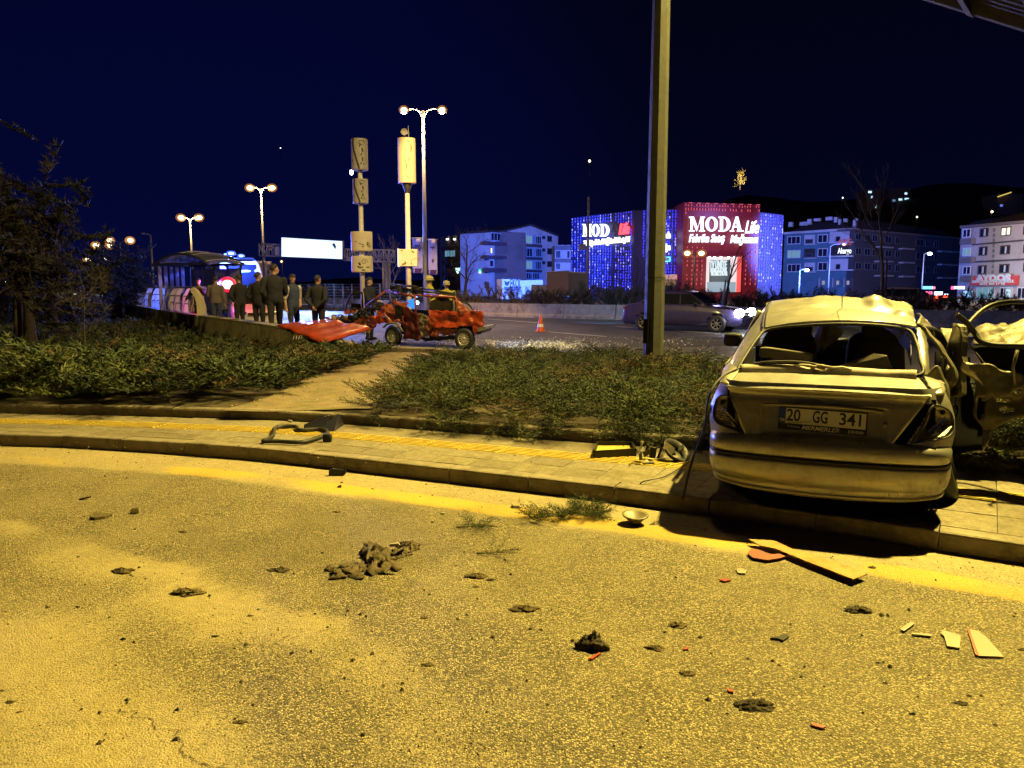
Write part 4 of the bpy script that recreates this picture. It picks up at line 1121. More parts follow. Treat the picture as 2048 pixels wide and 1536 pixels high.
for k in range(6):
    a = R(20 + 60 * k); d = Vector((math.cos(a), math.sin(a), 0)); n_ = Vector((-d.y, d.x, 0)) * .008
    mb = MB(); mb.prism([d * .13 - n_ + Vector((0, 0, .02)), d * .31 - n_ + Vector((0, 0, .02)), d * .30 - n_ + Vector((0, 0, .05)), d * .152 - n_ + Vector((0, 0, .50)), d * .13 - n_ + Vector((0, 0, .50))], n_ * 2); mb.build('gusset', M_galv, tp)
mb = MB(); mb.lathe([(0, .03), (.34, .03), (.34, 0), (0, 0)], 8, sm=False); mb.build('base_plate', M_galv, tp)
mb = MB(); a = R(212); d = Vector((math.cos(a), math.sin(a), 0)); mb.box(d * .150 + Vector((0, 0, .86)), (.03, .10, .36), rz=a); mb.build('hatch', M_blk, tp)
mb = MB(); mb.tube(spl([(0, 0, 13.4), (.1, .25, 13.7), (.2, 1.2, 13.9)], 6), .04, 8); mb.box((.24, 1.5, 13.92), (.3, .7, .12)); mb.build('lamp_arm', M_galv, tp)

# --- lamp that lights the scene, out of the frame on the right
sl = thing('street_lamp', 'street lamp out of frame right whose light throws the car shadow', 'lamp post', (11.5, 12.2, 0))
mb = MB(); mb.cyl((0, 0, 0), (0, 0, 11.6), .12, .07, 8); mb.build('shaft', M_galv, sl)
mb = MB(); mb.tube(spl([(0, 0, 11.5), (-1, -.9, 12.1), (-4.2, -3.5, 12.25)], 6), .045, 8); mb.build('lamp_arm', M_galv, sl)
mb = MB(); mb.box((-4.45, -3.7, 12.27), (.7, .35, .12), rz=R(40)); mb.build('lamp_head', M_galv, sl)

# --- double-arm lamp posts of the median
def double_lamp(px, py_top, D_, half_px, label, glow=None, base=0.3, r=.085, pts=True, e=None, banner=None, rz=0.0, dy=7):
    top = U(px, py_top, D_); hs = half_px * D_ / FPX
    t = thing('street_lamp', label, 'street lamp', (top.x, top.y, base), rz, 'double-arm street lamps along the median')
    H_ = top.z - base
    m_ = MB(); m_.cyl((0, 0, 0), (0, 0, H_), r, r * .55, 10); m_.build('shaft', M_pole, t)
    for sg in (-1, 1):
        up = dy * D_ / FPX * .5
        m_ = MB(); m_.tube(spl([(0, 0, H_ - .15), (sg * hs * .35, 0, H_ + up * .6), (sg * hs * .8, 0, H_ + up)], 4), .04, 6); m_.tube(spl([(0, 0, H_ - .45), (sg * hs * .3, 0, H_ + up * .2), (sg * hs * .8, 0, H_ + up - .05)], 4), .025, 6); m_.build('lamp_arm', M_pole, t)
        m_ = MB(); m_.box((sg * hs, 0, H_ + up + .03), (hs * .5, .30, .13), taper=.7); h = m_.build('lamp_head', M_pole, t)
        m_ = MB(); softbox(m_, (sg * hs, -.02, H_ + up - .06), (max(.4, D_ * .0125), max(.4, D_ * .011), max(.3, D_ * .0105)), e=1, n=9); m_.build('lamp_glass', glow or M_lampglow, h)
    return t, H_, hs
t1, H1, hs1 = double_lamp(846, 221, 42, 37, 'nearest tall double-arm street lamp, with two banners on its post', r=.13)
for sg in (-1, 1):
    lamp('median_light', 'POINT', tuple(t1.location + Vector((sg * hs1, 0, H1 - .2))), 2600, (1, .62, .24), .25)
t2, H2, hs2 = double_lamp(522, 378, 71, 22, 'second double-arm street lamp, rising left of the lit billboard', r=.13)
lamp('median_light', 'POINT', tuple(t2.location + Vector((0, -1, H2 - .4))), 2400, (1, .62, .24), .25)
t3, H3, hs3 = double_lamp(380, 438, 101, 18, 'third double-arm street lamp, behind the bus shelter roof', r=.16)
lamp('median_light', 'POINT', tuple(t3.location + Vector((0, -1, H3 - .4))), 2400, (1, .62, .24), .25)
double_lamp(240, 484, 150, 20, 'fourth double-arm street lamp, far along the road on the left', M_lampfar, r=.17)
double_lamp(206, 494, 190, 14, 'fifth double-arm street lamp, small among the distant road lights', M_lampfar, r=.2)
double_lamp(192, 522, 240, 16, 'sixth double-arm street lamp, lowest and farthest above the blue traffic', M_lampfar, r=.22)
double_lamp(1389, 507, 78, 14, 'double-arm street lamp in front of the red shop tower', r=.10, dy=3)
# banners on the near lamp and the second one
M_ban = mat('banner_cloth', (0.42, 0.38, 0.40), 0.85, var=.08); M_banred = mat('banner_red', (0.30, 0.02, 0.02), .85); M_bandk = mat('banner_purple', (0.06, 0.02, 0.06), .85); M_bant = mat('banner_ink', (0.06, 0.06, 0.09), .85)
def banner(parent, pw, px0, px1, py0, py1, D_, lines):
    inv = basemat(parent).inverted()
    c0 = inv @ U(px0, py0, D_); c1 = inv @ U(px1, py1, D_); W = abs(c1.x - c0.x); H = c0.z - c1.z; cx = (c0.x + c1.x) / 2; y = c0.y
    m_ = MB(); m_.grid([[(cx + W * (i / 6 - .5), y + .03 * math.sin(i * 1.3 + j * .5), c0.z - H * j / 8) for j in range(9)] for i in range(7)], thick=.02); b = m_.build('banner', M_ban, parent)
    m_ = MB(); m_.box((cx, y - .03, c1.z + H * .07), (W * .98, .03, H * .13)); m_.build('banner_foot', M_bandk, b)
    m_ = MB(); r0 = W * .47; m_.lathe([(r0 * .72, -.05), (r0 * .72, -.07), (r0, -.07), (r0, -.05)], 24, c=(cx, y, c0.z - H * .27), M=Matrix.Rotation(R(-90), 3, 'X') @ Matrix.Scale(-1, 3, Vector((0, 0, 1)))); m_.build('banner_ring', M_banred, b)
    for k, l in enumerate(lines):
        text('banner_text', l, W * .17, M_bant, b, (cx, y - .07, c0.z - H * .27 + W * (.2 - .2 * k) ), (R(90), 0, 0), .004, bold=.01)
    m_ = MB(); m_.box((cx, y - .06, c0.z - H * .60), (W * .22, .02, W * .35)); m_.build('banner_emblem', M_bant, b)
    m_ = MB(); m_.cyl((cx - W * .55, y, c0.z + .03), (cx + W * .55, y, c0.z + .03), .025, n=6); m_.build('banner_rod', M_white, b)
banner(t1, 20, 824.5, 846, 477.5, 546, 41.7, ['DÜNYA', 'KADINLAR', 'GÜNÜ']); banner(t1, 20, 856, 875, 480, 549, 41.7, ['MART', '8'])
banner(t2, 15, 512, 526, 523, 557, 70.6, ['8', 'MART']); banner(t2, 15, 529, 544, 524, 558, 70.6, ['8', 'MART'])

# single-arm and far lamps
def single_lamp(px, py, D_, arm, label, lit=True, base=.1, grp='single-arm street lamps', r=.08, gm=None):
    top = U(px, py, D_); t = thing('street_lamp', label, 'street lamp', (top.x, top.y, base), 0, grp); H_ = top.z - base; a = arm * D_ / FPX
    m_ = MB(); m_.cyl((0, 0, 0), (0, 0, H_), r, r * .6, 8); m_.build('shaft', M_pole, t)
    m_ = MB(); m_.tube(spl([(0, 0, H_ - .1), (a * .3, 0, H_ + abs(a) * .12), (a, 0, H_ + abs(a) * .18)], 4), r * .5, 6); m_.build('lamp_arm', M_pole, t)
    m_ = MB(); m_.box((a * 1.1, 0, H_ + abs(a) * .2), (abs(a) * .35, .3, .14)); h = m_.build('lamp_head', M_pole, t)
    if lit:
        m_ = MB(); softbox(m_, (a * 1.1, -.05, H_ + abs(a) * .18 - .1), (D_ * .006, D_ * .004, D_ * .0038), e=.9, n=5); m_.build('lamp_glass', gm or M_lampfar, h)
    return t
single_lamp(301, 470, 85, -13, 'unlit grey single-arm lamp between the far road lights and the shelter', False, r=.14)
M_coolfar = emis('cool_lamp', (0.9, 0.9, 1.0), 14)
single_lamp(1661, 492, 110, 24, 'single-arm lamp lit warm in front of the blue-lit apartment balconies', r=.11)
single_lamp(1848, 508, 120, 10, 'single-arm lamp glowing cool white before the dark apartment block', r=.1, gm=M_coolfar)
single_lamp(1600, 541, 100, 12, 'short lamp post with a dim head at the left foot of the blue-lit apartments', r=.12, gm=M_coolfar)
# plain mast in front of the shop
mt = thing('mast', 'plain grey mast rising in front of the blue-lit shop wall', 'mast', (U(1177, 395, 62).x, 62, .3)); mb = MB(); mb.cyl((0, 0, 0), (0, 0, U(1177, 394, 62).z - .3), .13, .09, 8); mb.build('shaft', M_pole, mt)
mb = MB(); mb.box((-.45, 0, 4.6), (.55, .3, .45)); mb.tube([(-.4, 0, 4.6), (0, 0, 4.5)], .05, 6); mb.build('camera_box', M_pole, mt)['kind'] = 'stuff'

# --- advertising columns
def cyl_panel(parent, z0, z1, w, d, mats, nm='panel', deco=None, prints=()):
    """flattened drum: elliptical section of width w, depth d"""
    m_ = MB(); n = 28; rg = []
    for z, k in ((z0, .0), (z0, .96), (z0 + .03, 1), (z1 - .03, 1), (z1, .96), (z1, 0)):
        rg.append([(w / 2 * k * math.cos(2 * math.pi * j / n), d / 2 * k * math.sin(2 * math.pi * j / n), z) for j in range(n)])
    m_.add([p for r_ in rg for p in r_], [(i * n + j, i * n + (j + 1) % n, (i + 1) * n + (j + 1) % n, (i + 1) * n + j) for i in range(len(rg) - 1) for j in range(n)], 0, False)
    o = m_.build(nm, mats, parent)
    for poly, pm in prints:
        q = MB(); pts = []
        for u, v in poly:
            x = (u - .5) * w; y = -d / 2 * math.sqrt(max(0, 1 - (2 * x / w) ** 2)) - .006
            pts.append((x, y, lerp(z0, z1, v)))
        q.prism(pts, (0, .004, 0)); q.build('print', pm, o)
    return o
def band(pts, wid):
    L_ = []; Rr = []
    for i, (u, v) in enumerate(pts):
        a = pts[max(0, i - 1)]; b = pts[min(len(pts) - 1, i + 1)]; dx, dy = b[0] - a[0], b[1] - a[1]; l = math.hypot(dx, dy) + 1e-9
        w_ = wid[i] if isinstance(wid, list) else wid
        L_.append((u - dy / l * w_, v + dx / l * w_)); Rr.append((u + dy / l * w_, v - dx / l * w_))
    return [[L_[i], L_[i + 1], Rr[i + 1], Rr[i]] for i in range(len(pts) - 1)]
def leafp(u, v, a, s, asp=1.0):
    return [(u + s * (x * math.cos(a) - y * math.sin(a)) * asp, v + s * (x * math.sin(a) + y * math.cos(a))) for x, y in ((-1, 0), (-.3, .45), (.4, .4), (1, 0), (.3, -.45), (-.4, -.35))]
curveA = [(.22, 1.0), (.17, .85), (.22, .62), (.36, .36), (.50, .12), (.55, 0.02)]
M_panelA = mat('drum_panel_dim', (0.30, 0.29, 0.29), 0.5, var=.15)  # darker tone holds the weaker light on the left column
ca = thing('advertising_column', 'left advertising column with four printed drums, dark curve and roses', 'column', (-5.2, 27, HW))
prA = [(q, M_inkp) for q in band(curveA, .05)] + [(leafp(.62, .78, 1.2, .09), M_inkp), (leafp(.75, .62, 2.0, .10), M_inkp), (leafp(.68, .48, .8, .07), M_inkp), (leafp(.74, .33, 1.6, .09), M_inkp), (leafp(.66, .20, 1.0, .07), M_inkp), (leafp(.80, .18, .4, .05), M_inkp), (leafp(.12, .3, 1.3, .06), M_inkp)] + [(q, M_inkp) for q in band([(.70 + .16 * math.cos(a), .85 + .07 * math.sin(a)) for a in np.linspace(0, 5.2, 9)], .014)]
for z0, z1, w in ((5.57, 6.61, .56), (4.46, 5.28, .52)):
    cyl_panel(ca, z0, z1, w, .5, M_panelA, prints=prA)
rose = [(q, M_inkp) for q in band([(.66 + (.16 - .012 * k) * math.cos(k * .75), .62 + (.20 - .014 * k) * math.sin(k * .75)) for k in range(12)], .012)] + [(leafp(.45, .5, 1.9, .12), M_inkp), (leafp(.52, .28, .3, .13), M_leafp), (leafp(.82, .30, .1, .11), M_leafp), (leafp(.40, .32, 2.6, .1), M_inkp), (leafp(.62, .12, .0, .10), M_inkp)]
cyl_panel(ca, 2.85, 3.51, .74, .5, M_cream, prints=[(q, M_inkp) for q in band([(.03, .52), (.25, .5), (.5, .36), (.68, .30)], .016)] + [(leafp(.86, .32, 1.9, .17), M_leafp), (leafp(.62, .22, .3, .06), M_inkp)])
cyl_panel(ca, 2.13, 2.68, .74, .5, M_cream, prints=rose)
mb = MB(); mb.cyl((0, 0, 0), (0, 0, 5.7), .085, .075, 10); mb.build('post', M_white, ca)
cb = thing('advertising_column', 'right advertising column with a tall leaf-print drum and a dish on top', 'column', (-3.86, 29, HW))
lf = [(leafp(.80, .75, 1.4, .09, .8), M_leafp), (leafp(.68, .52, 1.0, .06), M_leafp), (leafp(.55, .36, 1.5, .09, .7), M_leafp), (leafp(.52, .62, .9, .03), M_leafp), (leafp(.49, .70, .4, .025), M_leafp), (leafp(.50, .48, 1.4, .04), M_leafp), (leafp(.62, .12, .9, .03), M_leafp)] + [(q, M_leafp) for q in band([(.55, .90), (.62, .93), (.72, .88), (.78, .82)], .008)] + [(q, M_leafp) for q in band([(.53, .28), (.50, .20), (.58, .13), (.65, .10)], .010)]
cyl_panel(cb, 5.40, 7.0, .66, .6, mat('drum_panel_lit', (0.66, 0.56, 0.40), 0.5, var=.04), prints=lf)  # bright warm tone holds the lamp light falling on this drum
mb = MB(); mb.lathe([(.10, 5.05), (.10, 5.12), (.19, 5.38), (.19, 5.41)], 16); mb.build('collar', M_dark, cb)
mb = MB(); mb.cyl((0, 0, 2.4), (0, 0, 5.1), .10, .085, 12); mb.cyl((.0, 0, 0), (.0, 0, 2.4), .115, .10, 12); mb.build('post', M_white, cb)
mb = MB(); mb.box((0, 0, 2.70), (.70, .42, .62)); o_ = mb.build('panel', M_cream, cb)
for poly in (leafp(.30, .10, .5, .16), leafp(.78, .85, -.6, .13), leafp(.38, .20, 1.8, .10), leafp(.70, .12, 2.5, .07), leafp(.2, .92, .1, .09)):
    q = MB(); q.prism([((u - .5) * .70, -.214, 2.40 + v * .6) for u, v in poly], (0, .003, 0)); q.build('print', M_leafp, o_)
for q_ in band([(.68, .1), (.70, .3), (.80, .42), (1.0, .45)], .012):
    q = MB(); q.prism([((u - .5) * .70, -.214, 2.40 + v * .6) for u, v in q_], (0, .003, 0)); q.build('print', M_leafp, o_)
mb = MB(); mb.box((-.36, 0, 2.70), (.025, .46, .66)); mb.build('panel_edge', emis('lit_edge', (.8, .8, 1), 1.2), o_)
mb = MB(); mb.lathe([(0, 0), (.10, .02), (.13, .06)], 14, c=(-.05, -.12, 7.20), M=Matrix.Rotation(R(80), 3, 'X')); mb.tube([(.08, 0, 7.0), (.08, 0, 7.45)], .015, 6); mb.tube([(-.05, -.1, 7.2), (.12, 0, 7.18)], .012, 6); mb.build('dish', M_white, cb)
# small light on a thin stalk near column A
fl = thing('lamp', 'tiny white light on the far hill just left of the left column', 'lamp', tuple(U(703, 345, 380)))
mb = MB(); softbox(mb, (0, 0, 0), (1.8, 1.5, 2.4), e=.9, n=5); mb.build('lamp_glass', M_coolfar, fl)

# --- overhead sign gantry with lit panel
BD = 60
gt = thing('sign_gantry', 'lattice overhead gantry carrying the brightly lit billboard across the road', 'gantry', (U(770, 600, BD).x, BD, 0))
gi = basemat(gt).inverted()
def GL(px, py, d=BD): return gi @ U(px, py, d)
def truss(parent, xa, xb, z0a, z1a, z0b, z1b, y0, n, m_, r=.05, nm='truss'):
    k = MB()
    for y in (y0, y0 + .7):
        k.cyl((xa, y, z0a), (xb, y, z0b), r, n=5); k.cyl((xa, y, z1a), (xb, y, z1b), r, n=5)
        for i in range(n + 1):
            t = i / n; x = lerp(xa, xb, t); k.cyl((x, y, lerp(z0a, z0b, t)), (x, y, lerp(z1a, z1b, t)), r * .7, n=4)
            if i < n:
                t2_ = (i + 1) / n; x2 = lerp(xa, xb, t2_); s_ = i % 2
                k.cyl((x, y, lerp(z0a, z0b, t) if s_ else lerp(z1a, z1b, t)), (x2, y, lerp(z1a, z1b, t2_) if s_ else lerp(z0a, z0b, t2_)), r * .7, n=4)
    return k.build(nm, m_, parent)
a = GL(516, 487); b = GL(565, 489); c = GL(516, 511.5); d = GL(565, 512.5)
M_truss = mat('truss_paint', (.5, .5, .55), .5)
truss(gt, a.x, b.x, c.z, a.z, d.z, b.z, .2, 5, M_truss)
a = GL(684, 498); b = GL(786, 500); c = GL(684, 520); d = GL(786, 524)
truss(gt, a.x, b.x, c.z, a.z, d.z, b.z, .2, 10, M_truss, .055)
mb = MB(); q = GL(770, 523); mb.cyl((q.x, .55, -1), (q.x, .55, q.z), .34, .3, 12); mb.build('leg', M_pole, gt)
mb = MB(); q0, q1 = GL(551, 494), GL(566, 511); mb.box(((q0.x + q1.x) / 2, 0, (q0.z + q1.z) / 2), (q1.x - q0.x, .3, q0.z - q1.z)); mb.build('sign_box', M_white, gt)
bb = thing('billboard', 'glowing white rectangular billboard screen on the gantry', 'billboard', tuple(U(624, 497, BD - .6)))
c00 = U(563, 475, BD - .6) - bb.location; c10 = U(684.5, 482.5, BD - .6) - bb.location; c11 = U(684.5, 518, BD - .6) - bb.location; c01 = U(563, 513, BD - .6) - bb.location
mb = MB(); mb.prism([c00 + Vector((-.06, .02, .06)), c10 + Vector((.06, .02, .06)), c11 + Vector((.06, .02, -.06)), c01 + Vector((-.06, .02, -.06))], (0, .35, 0)); mb.build('case', M_dark, bb)
mb = MB(); mb.add([c00, c10, c11, c01], [(0, 1, 2, 3)]); mb.build('screen', emis('screen_light', (.55, .70, 1.0), 1.9, True), bb, fix=False)
mb = MB(); q = U(668, 493, BD - .66) - bb.location; mb.prism([q + Vector((-.16, 0, .2)), q + Vector((.05, 0, .25)), q + Vector((.16, 0, 0)), q + Vector((.1, 0, -.22)), q + Vector((-.02, 0, -.05))], (0, -.01, 0)); mb.build('screen_mark', mat('screen_green', (.02, .2, .15), .5), bb)
lamp('billboard_blue', 'SPOT', tuple(U(624, 500, BD - 2)), 16000, (.25, .38, 1.0), .8, (-7, 26, 0), 120, .9)

# --- pedestrian footbridge corner, top right
fb = thing('footbridge', 'steel footbridge whose lit underside crosses the top right corner', 'bridge', (8.8, 17, 0))
fi = basemat(fb).inverted()
A = fi @ U(1800, -14, 17.6); B = fi @ U(2110, 84, 15.8)
dirv = (B - A).normalized(); A2 = A - dirv * 5; B2 = B + dirv * 9; dirv2 = dirv
side_v = Vector((dirv.y, -dirv.x, 0)).normalized()
if side_v.y > 0: side_v = -side_v
side_v = (Vector((.75, -.45, .04))).normalized() if False else Vector((-dirv.y, dirv.x, 0)).normalized() * -1
L_ = (B2 - A2).length
def bx_(off, zo, w, h, nm, m_): 
    k = MB(); o_ = side_v * off + Vector((0, 0, zo)); n_ = side_v * w
    k.prism([A2 + o_, B2 + o_, B2 + o_ + Vector((0, 0, h)), A2 + o_ + Vector((0, 0, h))], n_); return k.build(nm, m_, fb)
M_brg = mat('bridge_steel', (.16, .14, .11), .6, metal=.2, var=.2)
bx_(0, 0, .22, .38, 'edge_beam', M_brg)
for k, o_ in enumerate((.42, .72, 1.05, 1.45, 1.85, 2.25)):
    bx_(o_, .20 + .01 * k, .13, .05, 'deck_rail', M_galv)
bx_(2.7, 0, .22, .38, 'edge_beam', M_brg)
bx_(-.02, .46, 3.0, .06, 'deck', M_dark)
for k in range(12):
    q = A2 + dirv * (L_ * (k + .5) / 12)
    m_ = MB(); m_.prism([q + Vector((0, 0, -.02)), q + dirv * .16 + Vector((0, 0, -.04)), q + dirv * .16 + Vector((0, 0, .18)), q + Vector((0, 0, .18))], side_v * 2.8); m_.build('cross_beam', M_brg, fb)
    m_ = MB(); m_.cyl(q + Vector((0, 0, .5)), q + Vector((0, 0, 1.6)), .025, n=6); m_.build('rail_post', M_galv, fb)
for z in (.9, 1.25, 1.6):
    m_ = MB(); m_.cyl(A2 + Vector((0, 0, z)), B2 + Vector((0, 0, z)), .022, n=6); m_.build('handrail', M_galv, fb)

# --- bus shelter
sh = thing('bus_shelter', 'glass bus shelter with a shallow domed roof, lit violet by the police lights', 'bus shelter', (U(436, 560, 33).x, 31, .35), R(-32), scale=1.0)
si = basemat(sh).inverted()
M_shd = mat('shelter_frame', (.05, .05, .06), .4, metal=.5); M_shg = mat('shelter_roof', (.10, .11, .16), .25, coat=.6)
M_pane = mat('shelter_pane', (.25, .25, .32), .25, var=.2, vs_=3)
mb = MB(); P = []
for i in range(13):
    u = i / 6 - 1; row = []
    for j in range(7):
        v = j / 3 - 1; row.append((u * 1.75, v * .85, 2.32 + .42 * (1 - u * u) - .10 * v * v))
    P.append(row)
mb.grid(P, thick=.03); mb.build('roof', M_shg, sh)
for u in (-.9, -.45, 0, .45, .9):
    m_ = MB(); m_.tube([(u * 1.75, v * .87, 2.35 + .42 * (1 - u * u) - .10 * v * v) for v in (-1, -.5, 0, .5, 1)], .022, 6); m_.build('roof_rib', M_pole, sh)
for v in (-1, 1):
    m_ = MB(); m_.tube([(u * 1.78, v * .86, 2.24 + .42 * (1 - u * u)) for u in [k / 6 - 1 for k in range(13)]], .03, 6); m_.build('roof_edge', M_shd, sh)
mb = MB(); mb.box((0, -.8, 2.26), (3.5, .06, .10)); mb.box((0, .8, 2.26), (3.5, .06, .10)); mb.build('eaves_beam', M_shd, sh)['kind'] = 'stuff'
for x in (-1.6, -.8, 0, .8, 1.6):
    m_ = MB(); m_.box((x, .75, 1.13), (.06, .06, 2.26)); m_.build('post', M_shd, sh)
for x in (-1.2, -.4, .4, 1.2):
    m_ = MB(); m_.box((x, .76, 1.2), (.70, .015, 1.8)); m_.build('pane', M_pane if x > 0 else mat('pane_dark', (.05, .05, .07), .15), sh)
for k, y in enumerate((-.62, -.36, -.10, .16, .42)):
    m_ = MB(); m_.box((-1.62, y, 1.2), (.03, .14, 2.0)); m_.build('side_panel', mat('poster_violet', (.35, .33, .5), .5), sh)
mb = MB(); mb.box((-.1, .45, .45), (2.2, .32, .05)); mb.build('seat', M_shd, sh)
for x in (-.9, .7):
    m_ = MB(); m_.box((x, .45, .22), (.06, .25, .42)); m_.build('leg', M_shd, sh)

# --- railing with curved cast posts along the wall, at the bus platform
ral = thing('railing', 'tube railing with pale curved cast posts beside the bus platform', 'railing')
M_cast = mat('cast_post', (.42, .37, .28), .6, var=.15, vs_=20)
rp = resample([Vector((-10.2, 25.6, .77)), Vector((-12.8, 29.5, .77)), Vector((-19.7, 41.2, .77)), Vector((-26.6, 52.7, .77))], step=1.6)
for i, p in enumerate(rp):
    m_ = MB(); d = (rp[min(i + 1, len(rp) - 1)] - rp[max(i - 1, 0)]).normalized(); n_ = Vector((d.y, -d.x, 0))
    if i == 0: p = U(402, 636, 25.2); p.z = .75
    pts = [(0.10, 0), (.11, .3), (.04, .62), (-.10, .86), (-.20, .95), (-.29, .90), (-.26, .80), (-.17, .68), (-.11, .42), (-.12, 0)]
    sc = 1.0
    mx = Vector((1, .2, 0)) if i == 0 else (n_ * -1)
    m_.prism([p + mx * (x * sc) + Vector((0, 0, z * sc)) for x, z in pts], d * .10 if i else Vector((.03, .12, 0)))
    m_.build('post', M_cast, ral)
for z, r_ in ((.93, .035), (.62, .022), (.35, .022)):
    m_ = MB(); m_.tube([p + Vector((0, 0, z)) for p in rp], r_, 6); m_.build('rail', M_pole, ral)

# --- wire fence far behind, across the road
fn = thing('fence', 'grey mesh fence with posts behind the standing men', 'fence')
M_fn = mat('fence_wire', (.16, .18, .22), .5, metal=.4)
f0 = U(585, 602, 56); f1 = U(800, 604, 50); f0.z = f1.z = .25
for k in range(13):
    p = f0.lerp(f1, k / 12); m_ = MB(); m_.cyl(p, p + Vector((0, 0, 1.7)), .045, n=6); m_.build('post', M_fn, fn)
for k in range(9):
    m_ = MB(); z = .15 + k * .19; m_.cyl(f0 + Vector((0, 0, z)), f1 + Vector((0, 0, z)), .014, n=4); m_.build('wire', M_fn, fn)
mb = MB(); mb.prism([f0 + Vector((0, .1, -.3)), f1 + Vector((0, .1, -.3)), f1 + Vector((0, .1, .25)), f0 + Vector((0, .1, .25))], (0, .3, 0)); mb.build('plinth', M_conc2, fn)

# --- traffic cone
cp = G(1081, 663, HW)
co = thing('traffic_cone', 'orange traffic cone with reflective band standing on the road', 'cone', tuple(cp))
M_or = mat('cone_orange', (.62, .10, .02), .5, var=.1); M_refl = mat('reflective_white', (.75, .75, .78), .3)
mb = MB(); mb.lathe([(.145, .03), (.125, .12)], 18); mb.build('skirt', M_or, co); mb = MB(); mb.lathe([(.125, .12), (.045, .54), (.03, .60), (0, .60)], 18); mb.build('body', M_or, co)
mb = MB(); mb.lathe([(.118, .17), (.098, .28)], 18); mb.build('band', M_refl, co)
mb = MB(); mb.box((0, 0, .018), (.36, .36, .03)); mb.build('base', M_or, co)

# --- shattered glass and the thing on the road
M_gl = emis('glint', (.6, .75, 1.0), .0)
M_gl = mat('glass_bits', (.85, .92, 1.0), .3, metal=.0)
lamp('glass_fill_spot', 'SPOT', (-.2, 24.5, 1.5), 130, (.20, .45, 1.0), .1, (1.0, 21.6, .1), 70, .8)  # added spot with no lamp there, makes the glass glitter blue
V = []; F_ = []
for k in range(2600):
    if k < 1700: px, py = nr.normal(1092, 42), nr.normal(690, 4.2)
    else: px, py = nr.uniform(880, 1430), 674 + abs(nr.normal(0, 16))
    if not (668 < py < 735): continue
    p = G(px, py, HW + .008)
    if p.y < hk_y(p.x) + .1: continue
    s_ = nr.uniform(.006, .018) * (1.3 if k < 1700 else 1); a = nr.uniform(0, 6.3); b0 = len(V)
    tx, ty = nr.normal(size=2) * .45
    for j in range(4):
        dx, dy = math.cos(a + j * 1.57) * s_, math.sin(a + j * 1.57) * s_
        V.append((p.x + dx, p.y + dy, p.z + dx * tx + dy * ty + s_ * .6))
    F_.append((b0, b0 + 1, b0 + 2, b0 + 3))
mb = MB(); mb.add(V, F_, 0); tag(mb.build('shattered_glass', M_gl, fix=False), 'glittering shattered glass spread over the road behind the red wreck', kind='stuff')
wb = thing('plastic_scrap', 'small pale plastic piece lying on the road behind the red car', 'scrap', tuple(G(982, 694, HW)))
mb = MB(); softbox(mb, (0, 0, .06), (.22, .14, .13), e=.5); mb.build('body', mat('pale_plastic', (.5, .48, .62), .5), wb)
for k, (pa, pb) in enumerate((((1340, 694), (1470, 688)), ((1335, 706), (1480, 700)), ((1165, 697), (1275, 692)), ((1150, 712), (1290, 707)))):
    a = G(*pa, HW + .005); b = G(*pb, HW + .005); t = (b - a).normalized(); n_ = Vector((-t.y, t.x, 0)) * .09
    q = MB(); q.grid([[a.lerp(b, i / 8) + n_ * s_ * (1 + .3 * math.sin(i)) for s_ in (-1, 0, 1)] for i in range(9)]); tag(q.build('skid_mark', mat('skid_rubber_%d' % k, (.018, .018, .02), .7, var=.3, vs_=3, world=True)), kind='structure')

# ================================================================== RED WRECK
M_red = mat('red_paint', (0.36, 0.045, 0.013), 0.33, metal=.1, var=.4, vs_=4, dirt=(.06, .018, .010), ds=3.5, coat=.5, bump=.25, bs=6)
M_redd = mat('red_paint_scraped', (0.26, 0.05, 0.02), 0.45, metal=.15, var=.5, vs_=9, dirt=(.10, .07, .045), ds=9, coat=.3, bump=.3, bs=20)
M_wine = mat('wine_red_trim', (0.07, 0.008, 0.010), 0.5, var=.3)
M_inner = mat('bare_body_metal', (0.20, 0.16, 0.10), 0.55, metal=.4, var=.5, vs_=12, dirt=(.04, .03, .02), ds=9)
M_alu = mat('engine_metal', (0.30, 0.28, 0.25), .45, metal=.7, var=.5, vs_=20, dirt=(.05, .04, .03), ds=14)
M_rimw = mat('pale_rim', (.50, .47, .42), .4, metal=.4, var=.1)
rA = G(788, 690.5, HW); rB = G(928, 697.5, HW); rf = (rA - rB).normalized(); rr_ = Vector((rf.y, -rf.x, 0))
rz_red = math.atan2(rf.y, rf.x)
RC = thing('red_wreck', 'crushed red saloon with roof rack and torn-off bonnet beside the kerb', 'car', tuple(rB), rz_red)
RM = basemat(RC).inverted()
# local frame: +x towards the car's front, +y to the left of travel (towards the camera is -?), z up
RN = Vector((-rf.y, rf.x, 0))   # local +y
SGN = 1 if (RM.to_3x3() @ rr_).y > 0 else -1
VD = Vector((rB.x - .6, rB.y + .4, 0)).normalized(); INW = (rr_ * .35 + VD * .65).normalized()
def PR(px, py, off=0.0):
    """point on the vertical plane parallel to the car's near flank, off metres behind it (local coordinates)"""
    r = ray(px, py); t = (off - (CAMV + INW * 0 - rB).dot(rr_)) / r.dot(rr_) if False else (off * INW.dot(rr_) - (CAMV - rB).dot(rr_)) / r.dot(rr_)
    return RM @ (CAMV + r * t)
def PZ(zx, zy, off=0.0): return PR(540 + zx / 4.452, 520 + zy / 4.452, off)
IN = RM.to_3x3() @ INW
def rpatch(name, a, b, c, d, m_, nu=8, nv=6, amp=.03, s=5, o=0, th=.012, off=0.0, skip=None, parent=None):
    k = MB(); k.grid(crumple(patch(PZ(*a), PZ(*b), PZ(*c), PZ(*d), nu * 2, nv * 2), amp * 1.7, s * 1.25, o), 0, thick=th, skip=skip); return k.build(name, m_, parent or RC)
